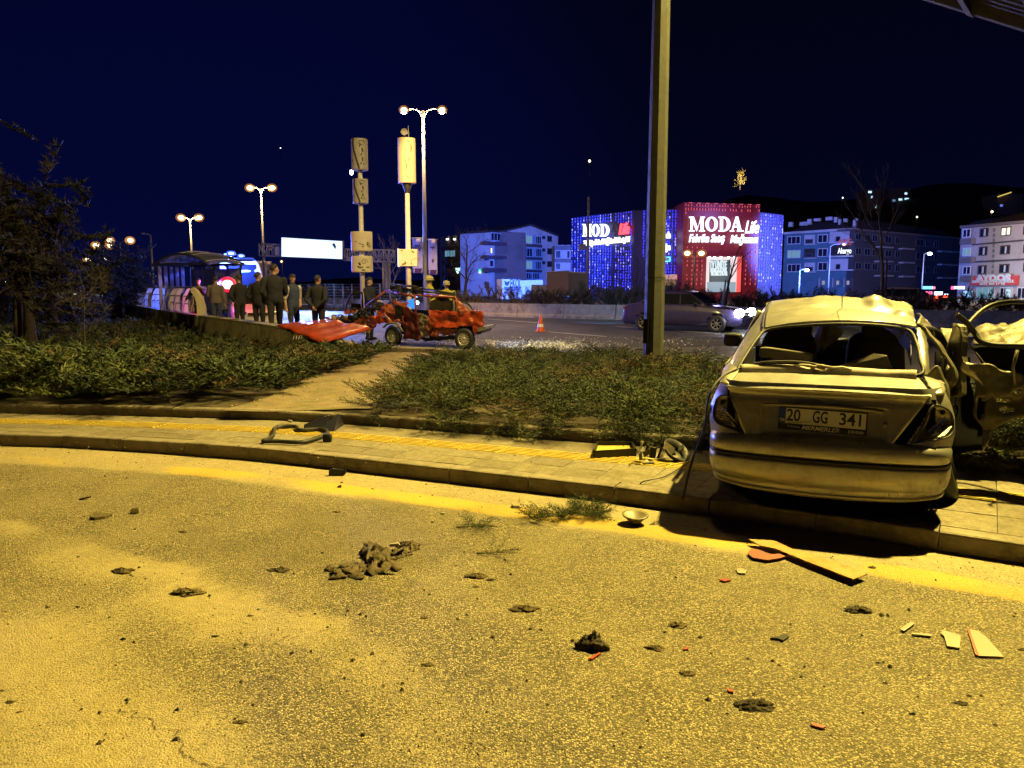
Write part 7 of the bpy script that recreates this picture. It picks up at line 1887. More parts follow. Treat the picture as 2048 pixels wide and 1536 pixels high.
# --- hill and its buildings, very dark
hp = MB(); P = []
for i in range(61):
    px = 560 + i * 32
    row = []
    for j, (d, f) in enumerate(((260, 0), (330, .45), (400, .8), (470, 1.0), (620, .9))):
        top = 575 - np.interp(px, [560, 850, 1100, 1300, 1480, 1600, 1850, 2050, 2500], [8, 15, 40, 105, 178, 176, 196, 185, 150])
        z = CAM_H + (575 - top) * 470 / FPX
        r = ray(px, 575); q = CAMV + r * (d / r.y); row.append((q.x, q.y, z * f + 6 * nz((q.x * .02, q.y * .02, 0), 1) * (f > 0)))
    P.append(row)
hp.grid(P); tag(hp.build('hill', mat('hill_dark', (.012, .012, .012), .95, var=.5, vs_=.02, world=True)), kind='structure')
M_block = mat('hill_block', (.16, .12, .10), .9, var=.2, vs_=.2)
def hillblock(px0, px1, py0, py1, D_, lab, wins, cool=True):
    F = Fac(px0, D_, px1, D_, 0); b = bld(lab, F, 'apartment block', 'hill_apartment_block')
    inv = basemat(b).inverted(); c = [F.p(px0, py1), F.p(px1, py1), F.p(px1, py0), F.p(px0, py0)]
    k = MB(); k.prism([inv @ v for v in c], -F.n * 12); k.build('wall', M_block, b)
    for wx, wy, w_, m_ in wins:
        quad(b, F, wx - w_ / 2, wx + w_ / 2, wy - 2, wy + 2, m_, 'window', .1, .1)
Wc = emis('hill_window_cool', (.45, .75, 1.0), 1.6); Ww = emis('hill_window_warm', (1.0, .75, .35), .8); Wd_ = emis('hill_window_dim', (.25, .45, .7), .5)
hillblock(1735, 1762, 378, 420, 380, 'hill block with two cool windows, leftmost behind the bare tree top', [(1740, 384, 7, Wc), (1744, 394, 3, Wc), (1753, 413.5, 4, Wc)])
hillblock(1778, 1822, 376, 430, 390, 'hill block with a cluster of bright cool windows, right of the bare tree', [(1812, 387, 5, Wc), (1788, 401, 6, Wd_), (1801, 399, 7, Wc), (1813.5, 398, 8, Wc), (1812, 407.5, 6, Wc), (1811, 418, 6, Ww)])
hillblock(1908, 1940, 392, 445, 400, 'hill block with two columns of small cool windows', [(1917, 409, 4, Wd_), (1923, 412.5, 5, Wc), (1934, 415, 3, Wd_), (1922, 424, 3, Wd_), (1915, 433, 4, Wc), (1926.5, 437, 3, Wd_)])
hillblock(1950, 1985, 396, 448, 400, 'hill block with a single vertical row of cool windows', [(1962.5, 411, 3, Wc), (1962, 422, 3, Wd_), (1962, 433, 4, Wc), (1973, 416, 3, Ww)])
hillblock(1995, 2046, 388, 440, 360, 'highest hill block with a slanted gold roof light strip', [(2003, 411, 5, emis('blue_shaft', (.15, .25, .9), 1.0))])
FH = Fac(1990, 358, 2030, 358, 0); gs = thing('light_strip', 'slanted gold light strip along the roof of the highest hill block', 'lamp', tuple(FH.p(2010, 389)))
k = MB(); k.prism([FH.p(1996, 392.5) - gs.location, FH.p(2023, 383.5) - gs.location, FH.p(2023, 385.5) - gs.location, FH.p(1996, 394.5) - gs.location], (0, .4, 0)); k.build('lamp_glass', emis('gold_strip', (.8, .6, .12), 1.0), gs)
def hill_light(px, py, D_, s_, m_, lab):
    t = thing('hill_lamp', lab, 'lamp', tuple(U(px, py, D_))); k = MB(); w = s_ * D_ / FPX; softbox(k, (0, 0, 0), (w, w, w), e=1, n=4); k.build('lamp_glass', m_, t)
    k = MB(); k.cyl((0, .3, -6), (0, .3, -.2), .12, n=5); k.build('post', M_dark, t)
Hw = emis('hill_lamp_warm', (1.0, .75, .40), 5); Hc = emis('hill_lamp_cool', (.8, .9, 1.0), 4)
for px, py, s_, m_, lab in ((1179, 322, 5, Hw, 'lone warm hill lamp high above the shop'), (1331, 312, 7, Hw, 'warm hill lamp half hidden by the tall pole'), (1685.5, 395.5, 3, Hc, 'tiny white hill lamp right of the shop roof'), (1834, 434, 3.5, Hw, 'warm hill lamp below the bright cluster of windows'), (1984, 423.5, 4.5, Hw, 'warm hill lamp right of the single window row'), (561, 296, 2, Hc, 'faint star-like light high in the dark sky on the left')):
    hill_light(px, py, 250 if px != 561 else 450, s_, m_, lab)
# floodlit tree on the hill
ft = thing('floodlit_tree', 'small tree on the hill lit yellow from below, above the red tower', 'tree', tuple(U(1480, 372, 300)))
it = []
for k in range(60):
    a, r0 = nr.uniform(0, 6.28), nr.uniform(0, 1) ** .5; h = nr.uniform(0, 1)
    it.append((r0 * 2.6 * math.cos(a) * (1 - .6 * h), r0 * 2 * math.sin(a), h * 5, nr.uniform(0, 6.28), nr.uniform(0, 1.4), nr.uniform(2.5, 4.5), nr.randint(2), nr.randint(9)))
mass('crown', it, [mat('flood_leaf', (.35, .28, .08), .8), mat('flood_leaf_dark', (.12, .09, .05), .8)], SPRF, None, None, None, ft)
k = MB(); k.cyl((0, 0, -1.5), (0, 0, 2), .25, .1, 6); k.build('trunk', M_twig, ft)
lamp('hill_flood', 'POINT', tuple(Vector(ft.location) + Vector((-.5, -5, 1.5))), 9000, (1, .82, .35), .3)

# ================================================================== PEOPLE
M_skin = mat('skin', (.34, .20, .14), .6, var=.1); M_hair = mat('hair', (.012, .010, .009), .7); M_hairg = mat('hair_grey', (.10, .09, .085), .7)
def cloth(n, c): return mat('cloth_' + n, c, .9, var=.25, vs_=8, bump=.2, bs=18)
M_clo = dict(navy=cloth('navy', (.010, .011, .022)), black=cloth('black', (.008, .008, .010)), grey=cloth('grey', (.045, .045, .05)), white=cloth('white', (.42, .42, .40)), vest=cloth('vest', (.025, .04, .09)), yellow=cloth('yellow', (.38, .34, .05)), jeans=cloth('jeans', (.02, .03, .06)), shoe=cloth('shoe', (.010, .009, .008)), pale=cloth('pale', (.11, .09, .10)))
ARM = {'down': ((.25, -.03, 1.12), (.27, .05, .87)), 'pocket': ((.30, -.08, 1.13), (.19, .08, .95)), 'behind': ((.29, -.13, 1.13), (.05, -.19, .93)), 'mouth': ((.19, .20, 1.22), (.04, .20, 1.50)), 'cross': ((.26, .06, 1.13), (-.04, .25, 1.18)), 'rail': ((.33, -.10, 1.18), (.46, .06, .98)), 'fwd': ((.24, .12, 1.12), (.16, .36, 1.10)), 'hip': ((.38, -.04, 1.14), (.20, .02, .98))}
def person(label, loc, yaw, h=1.78, arms=('down', 'down'), legs='stand', top='navy', bottom='black', hair=M_hair, turn=0.0, helmet=False, bulk=1.0, lean=0.0, sleeve=None, nod=0.0):
    t = thing('person', label, 'person', loc, yaw, 'people standing at the crash scene', None, h / 1.78)
    mb = MB(); SEG = []
    def limb(a, b, r0, r1, k, fl=1.0):
        a, b = Vector(a), Vector(b); n = 5; mb.tube([a.lerp(b, i / n) for i in range(n + 1)], [lerp(r0, r1, i / n) for i in range(n + 1)], 10)
        for c, r in ((a, r0), (b, r1)): softbox(mb, c, (r * 2, r * 2, r * 2), e=1, n=5)
        SEG.append((a, b, k))
    def tors(rows):
        P = [[(cx + rx * math.cos(2 * math.pi * j / 16), cy + ry * math.sin(2 * math.pi * j / 16), z) for j in range(17)] for cx, cy, rx, ry, z in rows]
        mb.grid(P); mb.add(P[0][:16], [tuple(range(16))]); mb.add(P[-1][:16], [tuple(range(16))])
    B = bulk; lx = lean
    tors([(0, 0, .10, .08, .84), (0, 0, .165 * B, .115 * B, .92), (0, lx * .1, .168 * B, .12 * B, 1.0), (0, lx * .2, .155 * B, .112 * B, 1.12), (0, lx * .4, .172 * B, .122 * B, 1.26), (0, lx * .6, .185 * B, .115 * B, 1.38), (0, lx * .75, .16 * B, .09 * B, 1.46), (0, lx * .8, .07, .06, 1.51)])
    SEG.append((Vector((0, 0, 1.02)), Vector((0, lx * .7, 1.44)), 'top')); SEG.append((Vector((-.08, 0, .92)), Vector((.08, 0, .92)), 'bot'))
    hc = Vector((math.sin(-turn) * .02, lx * .9 + .015, 1.665)); tm = Matrix.Rotation(turn, 3, 'Z') @ Matrix.Rotation(-nod, 3, 'X')
    limb((0, lx * .8, 1.46), (0, lx * .88, 1.58), .058, .054, 'skin')
    softbox(mb, hc + tm @ Vector((0, -.01, .02)), (.150, .185, .20), e=.95, n=8, M=tm); softbox(mb, hc + tm @ Vector((0, .028, -.06)), (.105, .12, .13), e=.9, n=7, M=tm)
    softbox(mb, hc + tm @ Vector((0, .098, -.012)), (.026, .035, .05), e=1, n=4, M=tm)
    for sg in (-1, 1): softbox(mb, hc + tm @ Vector((sg * .077, -.01, -.005)), (.02, .04, .06), e=1, n=4, M=tm)
    SEG.append((hc + Vector((0, 0, -.06)), hc + Vector((0, 0, .06)), 'skin'))
    for i, sg in enumerate((-1, 1)):
        el, wr = ARM[arms[i]]; sh_ = Vector((sg * .205 * B, lx * .65, 1.415)); el = Vector((sg * el[0], el[1] + lx * .4, el[2])); wr = Vector((sg * wr[0], wr[1] + lx * .4, wr[2]))
        limb(sh_, el, .062 * B, .048, 'slv' if sleeve else 'top'); limb(el, wr, .046, .032, 'skin' if sleeve else 'top')
        d = (wr - el).normalized(); pc_ = wr + d * .045; sd = d.cross(Vector((0, 1, 0))); sd = sd.normalized() if sd.length > .1 else Vector((1, 0, 0)); up = sd.cross(d)
        limb(wr, wr + d * .075, .030, .034, 'skin')
        for f in range(4):
            o_ = sd * (-.026 + .0175 * f); q = wr + d * .075 + o_; l_ = (.062, .072, .068, .052)[f]
            mb.tube([q - d * .02, q + d * l_ * .55 + up * .004, q + d * l_ + up * .02], [.0095, .009, .007], 6)
        mb.tube([wr + d * .02 - sd * .02, wr + d * .06 - sd * .05, wr + d * .085 - sd * .055], [.012, .010, .008], 6); SEG.append((wr + d * .05, wr + d * .15, 'skin'))
        if legs == 'stand': kn, an = (sg * .105, .015, .50), (sg * .11, -.02, .09)
        elif legs == 'stride': kn, an = (sg * .10, sg * .13 + .04, .50), (sg * .12, sg * .26 - .03, .10)
        else: kn, an = (sg * .14, .42, .78), (sg * .13, .44, .35)
        limb((sg * .095, 0, .90), kn, .088 * B, .060, 'bot'); limb(kn, an, .058, .042, 'bot')
        an = Vector(an); limb(an + Vector((0, -.03, -.045)), an + Vector((0, .14, -.06)), .040, .034, 'shoe')
    o = mb.build('tmp', M_skin, None, fix=False)
    md_ = o.modifiers.new('r', 'REMESH'); md_.mode = 'VOXEL'; md_.voxel_size = .0155; sm_ = o.modifiers.new('s', 'SMOOTH'); sm_.factor = .5; sm_.iterations = 3
    me = bpy.data.meshes.new_from_object(o.evaluated_get(bpy.context.evaluated_depsgraph_get())); bpy.data.objects.remove(o)
    nv = len(me.vertices); co = np.empty(nv * 3, np.float32); me.vertices.foreach_get('co', co); co = co.reshape(-1, 3); no = np.empty(nv * 3, np.float32); me.vertices.foreach_get('normal', no); no = no.reshape(-1, 3)
    best = np.full(nv, 9e9); lab = np.zeros(nv, int); KEY = ['skin', 'top', 'bot', 'shoe', 'slv']
    for a, b, k in SEG:
        a = np.array(a); b = np.array(b); ab = b - a; tt = np.clip(((co - a) @ ab) / max(1e-9, ab @ ab), 0, 1); d = np.linalg.norm(co - a - tt[:, None] * ab, axis=1) - (.11 if k in ('top', 'bot') and abs(ab[0]) < .2 and a[2] > .9 and abs(a[0]) < .1 else .04)
        m_ = d < best; best[m_] = d[m_]; lab[m_] = KEY.index(k)
    lab[(co[:, 2] > .88) & (co[:, 2] < 1.5) & (lab == 2)] = 1
    me.materials.clear(); me.materials.append(M_skin); fs = [tuple(p.vertices) for p in me.polygons]
    body = link('body', me, t); me.polygons.foreach_set('use_smooth', [True] * len(fs))
    fl = np.array([lab[f[0]] for f in fs])
    wob = np.array([nz(c, 9, 3) * .006 + nz(c * np.array([1, 1, .5]), 4, 8) * .010 for c in co])
    for ki, nm, mt_, off in ((1, 'jacket', M_clo[top], .014), (2, 'trousers', M_clo[bottom], .010), (3, 'shoes', M_clo['shoe'], .008), (4, 'shirt', M_clo[sleeve] if sleeve else None, .010)):
        sel = [f for f, l_ in zip(fs, fl) if l_ == ki]
        if not sel or mt_ is None: continue
        used = sorted({i for f in sel for i in f}); mp = {i: n_ for n_, i in enumerate(used)}
        v = co[used] + no[used] * (off + wob[used])[:, None]
        m2 = bpy.data.meshes.new(nm); m2.from_pydata(v.tolist(), [], [tuple(mp[i] for i in f) for f in sel]); m2.materials.append(mt_); m2.polygons.foreach_set('use_smooth', [True] * len(sel)); link(nm, m2, t)
    hm = MB()
    if helmet:
        softbox(hm, hc + Vector((0, -.015, .06)), (.225, .275, .19), e=.95, n=9, M=tm); hm.lathe([(.10, .012), (.145, -.012)], 18, c=hc + Vector((0, -.015, .02)), M=Matrix.Diagonal((1, 1.2, 1))); hm.build('helmet', mat('helmet_pale', (.40, .36, .20), .4) if not bpy.data.materials.get('helmet_pale') else bpy.data.materials['helmet_pale'], t)
        for z in (1.22, 1.36):
            k = MB(); k.lathe([(.195, -.02), (.195, .02)], 20, c=(0, lx * .4, z), M=Matrix.Diagonal((1, .72, 1))); k.build('reflective_stripe', M_refl, t)
    else:
        P = []
        for i in range(9):
            a = math.pi / 2 - i / 8 * 1.9; row = []
            for j in range(17):
                b_ = 2 * math.pi * j / 16; cut = max(a, .38 if math.sin(b_) > .25 else (-.0 if math.sin(b_) > -.2 else -.45))
                row.append(hc + tm @ (Vector((0, -.012, .022)) + Vector((.080 * math.cos(cut) * math.cos(b_), .099 * math.cos(cut) * math.sin(b_), .108 * math.sin(cut)))))
            P.append(row)
        hm.grid(P, thick=-.008); hm.build('hair', hair, t)
    return t
def PG(px, D_, z): q = U(px, 575, D_); return (q.x, q.y, z)
def htop(px, py, D_): return U(px, py, D_).z
def place(label, px, py, D_, z, yaw, **k):
    h = htop(px, py, D_) - z; return person(label, PG(px, D_, z), R(yaw), h, **k)
# yaw 0 faces away from the camera (+y); 180 faces it; 90 faces left
place('tall man in dark jacket with legs apart, face turned right, in front of the group', 549, 529, 20.2, .35, 20, arms=('pocket', 'cross'), legs='stride', top='navy', turn=R(-75), bulk=1.08)
place('dark-haired man in black seen from behind, left of the tallest man', 516, 545, 21.3, .35, -15, arms=('pocket', 'pocket'), top='black', turn=R(-35))
place('man in dark vest with short white sleeves and hand in pocket, looking down', 585, 549, 20.6, .30, -125, arms=('pocket', 'down'), top='vest', bottom='jeans', sleeve='white', nod=.3, bulk=1.05)
place('man in navy standing alone with hands clasped behind his back', 635, 551, 20.2, .30, -15, arms=('behind', 'behind'), top='navy', bulk=1.08, turn=R(-20))
place('man in dark coat lit red by the beacon, seen from behind', 478, 550, 23.0, .35, 60, arms=('hip', 'pocket'), top='black', turn=R(10), bulk=1.08)
place('man in pale jacket glowing pink, just left of the red beacon', 431, 553, 25.6, .35, 10, arms=('cross', 'down'), top='pale', bottom='jeans')
place('man leaning on the railing with one hand at his mouth', 397, 557, 27.0, .35, -160, arms=('mouth', 'rail'), top='black', bottom='black', turn=R(10), lean=-.05, nod=.2)
place('black silhouette of a man behind the railing at far left', 319, 557, 37.0, .25, 40, arms=('pocket', 'pocket'), top='black', hair=M_hair)
place('officer in dark jacket looking down behind the red wreck', 738, 555, 23.8, HW, -110, arms=('down', 'fwd'), top='navy', nod=.25, turn=R(10))
place('firefighter in pale helmet and yellow jacket, turned left behind the wreck', 864, 553, 25.0, HW, -75, arms=('fwd', 'down'), top='yellow', helmet=True, lean=-.1, bulk=1.1)
place('firefighter seen from behind in yellow jacket, right of the other helmet', 893, 563, 26.0, HW, 10, arms=('down', 'fwd'), top='yellow', helmet=True, bulk=1.12)

# ================================================================== TREES
M_bark = mat('bark', (.13, .10, .065), .9, var=.3, vs_=8, bump=.5, bs=20); M_barkd = mat('bark_dark', (.030, .023, .018), .9, var=.3, vs_=8)
def bare_tree(label, base, H, r0, seed, m_=None, lv=4, spread=.5, nb=5, group=None, start=.3, cat='tree', nm='bare_tree', lean=(0, 0), upward=.5, leaf=None):
    t = thing(nm, label, cat, tuple(base), 0, group); rg = random.Random(seed); tr = MB(); br = MB(); tips = []
    def grow(p, d, L_, r_, k):
        n = 5; path = [p]; q = p.copy(); dd = d.copy(); rs = [r_]
        for i in range(n):
            dd = (dd + Vector((rg.uniform(-1, 1), rg.uniform(-1, 1), rg.uniform(-.4, .8) * upward)) * (.10 if k == 0 else .22)).normalized(); q = q + dd * L_ / n; path.append(q.copy()); rs.append(r_ * (1 - (.62 if k else .7) * (i + 1) / n))
        (tr if k == 0 else br).tube(path, rs, 8 if k == 0 else (5 if k < 3 else 3), cap=k == 0)
        if k >= lv: tips.append(q); return
        m = nb + (2 if k == 0 else 0)
        for j in range(m):
            f = lerp(start if k == 0 else .25, 1, (j + .6) / m); i = min(n - 1, int(f * n)); pp = path[i].lerp(path[i + 1], f * n - i)
            a = j * 2.4 + rg.uniform(-.5, .5); sp = spread * rg.uniform(.7, 1.3); o_ = dd.orthogonal().normalized(); o2 = dd.cross(o_)
            nd = (dd + (o_ * math.cos(a) + o2 * math.sin(a)) * sp * 1.6).normalized()
            grow(pp, nd, L_ * (.52 if k == 0 else .62) * rg.uniform(.7, 1.15) * (1.15 - f * .45), max(.006, rs[i] * .55), k + 1)
    grow(Vector((0, 0, 0)), Vector((lean[0], lean[1], 1)).normalized(), H * .8, r0, 0)
    tr.build('trunk', m_ or M_bark, t, fix=False); br.build('branches', m_ or M_bark, t, fix=False)
    if leaf:
        it = [(q.x + rg.gauss(0, leaf[1]), q.y + rg.gauss(0, leaf[1]), q.z + rg.gauss(0, leaf[1]), rg.uniform(0, 6.28), rg.uniform(-.6, 1), rg.uniform(1, 2) * leaf[2], rg.randint(0, 2), rg.randint(0, 8)) for q in tips for _ in range(leaf[0])]
        mass('crown', it, leaf[3], SPRF, None, None, None, t)
    return t
def at_(px, D_, z=.3): q = U(px, 575, D_); return (q.x, q.y, z)
bt = bare_tree('tall bare young tree on the median in front of the dark apartment wing', at_(1766, 34, .4), U(1766, 352, 34).z - .4, .10, 12, lv=3, spread=.30, nb=5, start=.40, upward=.9)
k = MB(); k.cyl((.16, 0, 0), (.10, 0, 2.5), .035, n=6); k.build('stake', M_bark, bt)
bare_tree('spreading bare tree in front of the taupe apartment block', at_(929, 60, .4), U(929, 458, 60).z - .4, .14, 5, lv=4, spread=.62, nb=5, start=.25)
st_ = bare_tree('pruned bare tree tied to stakes in front of the shop entrance', at_(1452, 33.5, .5), U(1452, 480, 33.5).z - .3, .07, 9, M_barkd, lv=2, spread=.35, nb=3, start=.5, upward=.9)
for a in (0, 2.1, 4.2):
    k = MB(); k.cyl((math.cos(a) * .35, math.sin(a) * .2, 0), (math.cos(a) * .05, 0, 1.5), .03, n=6); k.build('stake', M_galv, st_)
bare_tree('bare thin sapling in front of the dark shop wall left of the tall pole', at_(1273, 40, .5), U(1273, 500, 40).z - .3, .05, 14, M_barkd, lv=3, spread=.35, nb=3, upward=.9)
bare_tree('small bare tree between the two advertising columns', at_(783, 46, .4), U(783, 485, 46).z - .2, .06, 21, lv=3, spread=.35, nb=4, upward=.9)
bare_tree('leafless sapling in the left juniper bed', tuple(U(172, 735, 13.2)), 1.75, .022, 33, M_barkd, lv=3, spread=.75, nb=5, start=.35, nm='sapling')
M_dleaf = [mat('dark_leaf_%d' % i, c, .8, var=.3) for i, c in enumerate([(.012, .011, .009), (.018, .014, .009), (.010, .011, .008)])]
for lab, px, D_, H_, r_, sd, lf in (('broad dark tree with the thick double trunk at the left edge', 55, 21, 7.6, .22, 41, (1, .5, 1.5, M_dleaf)), ('dark tree cut by the left frame edge', -60, 18, 7.0, .16, 43, (1, .5, 1.5, M_dleaf)), ('dark fine-branched tree behind the broad one on the left', 108, 29, 6.6, .12, 45, (1, .5, 1.3, M_dleaf)), ('low dark tree just left of the bus shelter railing', 245, 40, 5.2, .13, 47, (2, .5, 1.5, M_dleaf)), ('bare dark shrub tree behind the railing', 300, 46, 4.2, .08, 49, None)):
    T_ = bare_tree(lab, at_(px, D_, .0), H_ * .46, r_ * .8, sd, M_barkd, lv=3, spread=.55, nb=5, start=.32, leaf=lf, nm='dark_tree')
    if px == 55:
        k = MB(); k.tube([(-.42, .1, 0), (-.35, .1, 1.4), (-.5, .1, 3.2)], [.13, .12, .09], 8); k.build('second_trunk', M_bark, T_)
for lab, px, D_, s_ in (('dark rounded shrub beside the near end of the railing', 262, 44, 1.5), ('dark shrub below the distant headlights', 120, 32, 1.2), ('dark shrub left of the broad tree trunk', 10, 30, 1.5)):
    b = thing('shrub', lab, 'shrub', at_(px, D_, -.05)); it = []
    for _ in range(160):
        a, q, h = nr.uniform(0, 6.28), nr.rand() ** .5, nr.rand(); it.append((q * s_ * 1.5 * math.cos(a), q * s_ * math.sin(a), h * s_ * 1.35 * (1.1 - q * .5), nr.uniform(0, 6.28), nr.uniform(0, 1.2), nr.uniform(1.3, 2.4), nr.randint(3), nr.randint(9)))
    mass('leaves', it, M_dleaf, SPRF, None, None, None, b); k = MB(); k.tube([(0, 0, 0), (.1, 0, s_)], .05, 6); k.build('stem', M_barkd, b)
# small lights among the left trees
for i, (px, py, D_, s_, m_, lab) in enumerate(((32, 564, 110, 3.5, M_dlw, 'white distant lamp low at the left frame edge'), (10, 564, 120, 3, M_dlw, 'white distant lamp touching the left frame edge'), (67, 566, 110, 2.5, M_dlw, 'white distant lamp between the left trunks'), (96, 592, 90, 8, M_dlw, 'brightest white glow between the trees on the left'), (150, 590, 80, 5, M_dlw, 'white lamp between the blue headlights'), (85, 533, 160, 3, M_lampfar, 'small warm lamp seen through the left crown'), (57, 523, 170, 2, M_dlw, 'tiny white lamp highest in the left crown'), (75, 512, 170, 1.5, M_dlw, 'faint lamp high among the left branches'), (203, 537, 150, 7, M_lampfar, 'warm cluster lamp under the row of road lights'), (82, 612, 60, 3, M_lampfar, 'warm low lamp by the double trunk'), (283, 574, 70, 3, emis('pink_lamp', (1, .4, .4), 6), 'pink lamp behind the railing'), (336, 580, 60, 2.5, M_dlw, 'white lamp above the railing, right of the silhouette'), (563, 523, 58, 6, M_lampfar, 'warm lamp just above the head of the tallest man'))):
    t = thing('distant_lamp', lab, 'lamp', tuple(U(px, py, D_))); w = s_ * D_ / FPX; k = MB(); softbox(k, (0, 0, 0), (w, w, w), e=1, n=4); k.build('lamp_glass', m_, t); k = MB(); k.cyl((0, .1, -U(px, py, D_).z), (0, .1, -w * .5), .04, n=5); k.build('post', M_dark, t)

# ================================================================== DEBRIS
M_clod = [mat('mud_%d' % i, c, .95, var=.4, vs_=30, bump=.8, bs=90) for i, c in enumerate([(.07, .05, .022), (.10, .075, .035), (.045, .035, .022)])]
def clod(label, px, py, w, hgt=.5, dep=.7, mi=0, seed=0, z0=0.0, name='mud_clod', cat='mud'):
    p = G(px, py, z0); W = w * (p - CAMV).length / FPX; t = thing(name, label, cat, tuple(p)); P = []
    for i in range(11):
        a = math.pi / 2 * (1 - i / 10); row = []
        for j in range(29):
            b_ = 2 * math.pi * j / 28; d = Vector((math.cos(a) * math.cos(b_), math.cos(a) * math.sin(b_), math.sin(a))); k_ = 1 + .7 * nz(d, 1.7, seed * 3.1) + .4 * nz(d, 4.5, seed) + .15 * nz(d, 13, seed)
            row.append((d.x * W / 2 * k_, d.y * W / 2 * dep * k_, max(0, d.z * W * .32 * hgt * (1 + .9 * nz(d * 2, 2.5, seed + 4)))))
        P.append(row)
    k = MB(); k.grid(P); k.build('lump', M_clod[mi], t); return t
CL = [(245, 1143, 34, 'ragged mud clod, leftmost in the row of clods'), (372, 1187, 54, 'large pointed mud clod on the left of the street'), (560, 1141, 32, 'mud clod left of the crumpled rag'), (952, 1153, 36, 'dark mud clod right of the crumpled rag'), (952, 1174, 12, 'small black clod just below the dark clod'), (981, 1160, 16, 'small clod beside the dark clod'), (1050, 1219, 42, 'flat brown clod in the middle of the street'), (1355, 1252, 36, 'rounded brown clod below the saloon shadow'), (1185, 1295, 54, 'tall dark chunk with red sliver, largest in the foreground'), (1311, 1297, 32, 'small flat clod right of the tall chunk'), (855, 1330, 20, 'round clod alone in the lower middle'), (1508, 1413, 62, 'flat oval clod, largest at lower right'), (481, 1445, 20, 'round clod alone at lower left'), (1376, 1348, 30, 'thin flat clod above the dark stain'), (1715, 1221, 42, 'dull flat scrap of mud right of the yellow board'), (366, 1064, 14, 'small clod in the upper middle street'), (1294, 1143, 10, 'tiny clod above the rounded brown one'), (20, 1405, 14, 'dark pebble clod at the left frame edge'), (38, 1425, 9, 'smaller dark pebble clod at lower left edge'), (1745, 1135, 14, 'brown pebble clod beside the yellow board end'), (1922, 1408, 22, 'crescent dark chip at lower right'), (2044, 1300, 14, 'dark chip at the right frame edge'), (673, 1024, 14, 'dark flat chip near the yellow line'), (1032, 1015, 20, 'reddish bark chip by the torn juniper sprigs'), (500, 1232, 12, 'twin dark clod in the dusty band'), (848, 1236, 14, 'dark pebble clod below the rag'), (430, 1273, 13, 'dark clod lying in the gravel band')]
for i, (px, py, w, lab) in enumerate(CL): clod(lab, px, py, w, .45 if w != 54 or px != 1185 else 1.3, .62, i % 3, i + 1)
M_rag = mat('rag_cloth', (.065, .048, .028), .95, var=.4, vs_=12, bump=.6, bs=50, dirt=(.12, .09, .05), ds=8)
rag = thing('crumpled_rag', 'heap of crumpled muddy cloth in the middle of the street', 'cloth', tuple(G(745, 1150, 0)))
rv = Vector(rag.location)
def ragp(a, b, c, d, hz, seed):
    P = patch(G(*a) - rv, G(*b) - rv, G(*c) - rv, G(*d) - rv, 14, 12); 
    for i, row in enumerate(P):
        for j, p in enumerate(row):
            u, v = i / 14, j / 12; e_ = math.sin(math.pi * u) * math.sin(math.pi * v)
            p.z = max(.002, hz * .55 * e_ ** .8 * (.15 + 1.9 * (1 - abs(nz((u * 3.5, v * 3.5, seed), 1.5)) * 2.2) ** 2) + .02 * nz((u * 11, v * 11, seed), 1)); p.x += .07 * nz((u * 5, v * 5, seed + 3), 1); p.y += .07 * nz((u * 5, v * 5, seed + 6), 1)
    k = MB(); k.grid(P, thick=.004); k.build('fold', M_rag, rag)
ragp((728, 1085), (780, 1100), (716, 1140), (800, 1140), .085, 1); ragp((658, 1135), (728, 1125), (662, 1158), (730, 1156), .035, 4); ragp((735, 1115), (765, 1110), (730, 1150), (785, 1148), .06, 7); ragp((762, 1112), (810, 1096), (765, 1124), (822, 1112), .05, 9); ragp((800, 1090), (832, 1088), (806, 1102), (830, 1102), .05, 12)
k = MB(); softbox(k, G(747, 1108, 0) - rv + Vector((0, .0, .03)), (.05, .06, .03), e=.9, n=6); k.build('knot', M_rag, rag)
k = MB(); q = G(787, 1104, 0) - rv; k.prism([q + Vector(v) for v in ((-.03, 0, .05), (.03, 0, .06), (.04, .02, .04), (-.02, .01, .03))], (0, .01, 0)); k.build('white_scrap', M_pale, rag)
def flat(label, name, cat, px_pts, m_, z=0.0, th=.006, lift=0.0, parts=None, curl=0.0):
    P = [G(x, y, z) for x, y in px_pts]; c = sum(P, Vector()) / len(P); t = thing(name, label, cat, (c.x, c.y, z)); k = MB(); k.prism([p - c + Vector((0, 0, .002 + lift + curl * (i % 2))) for i, p in enumerate(P)], (0, 0, th)); k.build('piece', m_, t); return t
M_ybd = mat('yellow_board', (.34, .20, .05), .7, var=.15, dirt=(.22, .13, .04), ds=6); M_rdp = mat('red_fragment', (.28, .03, .012), .5, var=.2); M_rbr = mat('brown_red_sheet', (.22, .05, .03), .6, var=.2); M_wp = mat('white_fragment', (.24, .215, .17), .6, var=.1)
bd_ = flat('long yellow-brown board strip lying in front of the silver saloon', 'board', 'board', [(1497, 1089), (1548, 1092), (1590, 1112), (1700, 1146), (1733, 1160), (1706, 1171), (1610, 1133), (1550, 1108), (1520, 1102)], M_ybd, th=.006, lift=.03)
flat('curved brown-red sheet fragment under the yellow board', 'sheet_fragment', 'fragment', [(1495, 1112), (1504, 1102), (1520, 1106), (1540, 1114), (1590, 1112), (1560, 1122), (1535, 1126), (1505, 1121)], M_rbr, lift=.012)
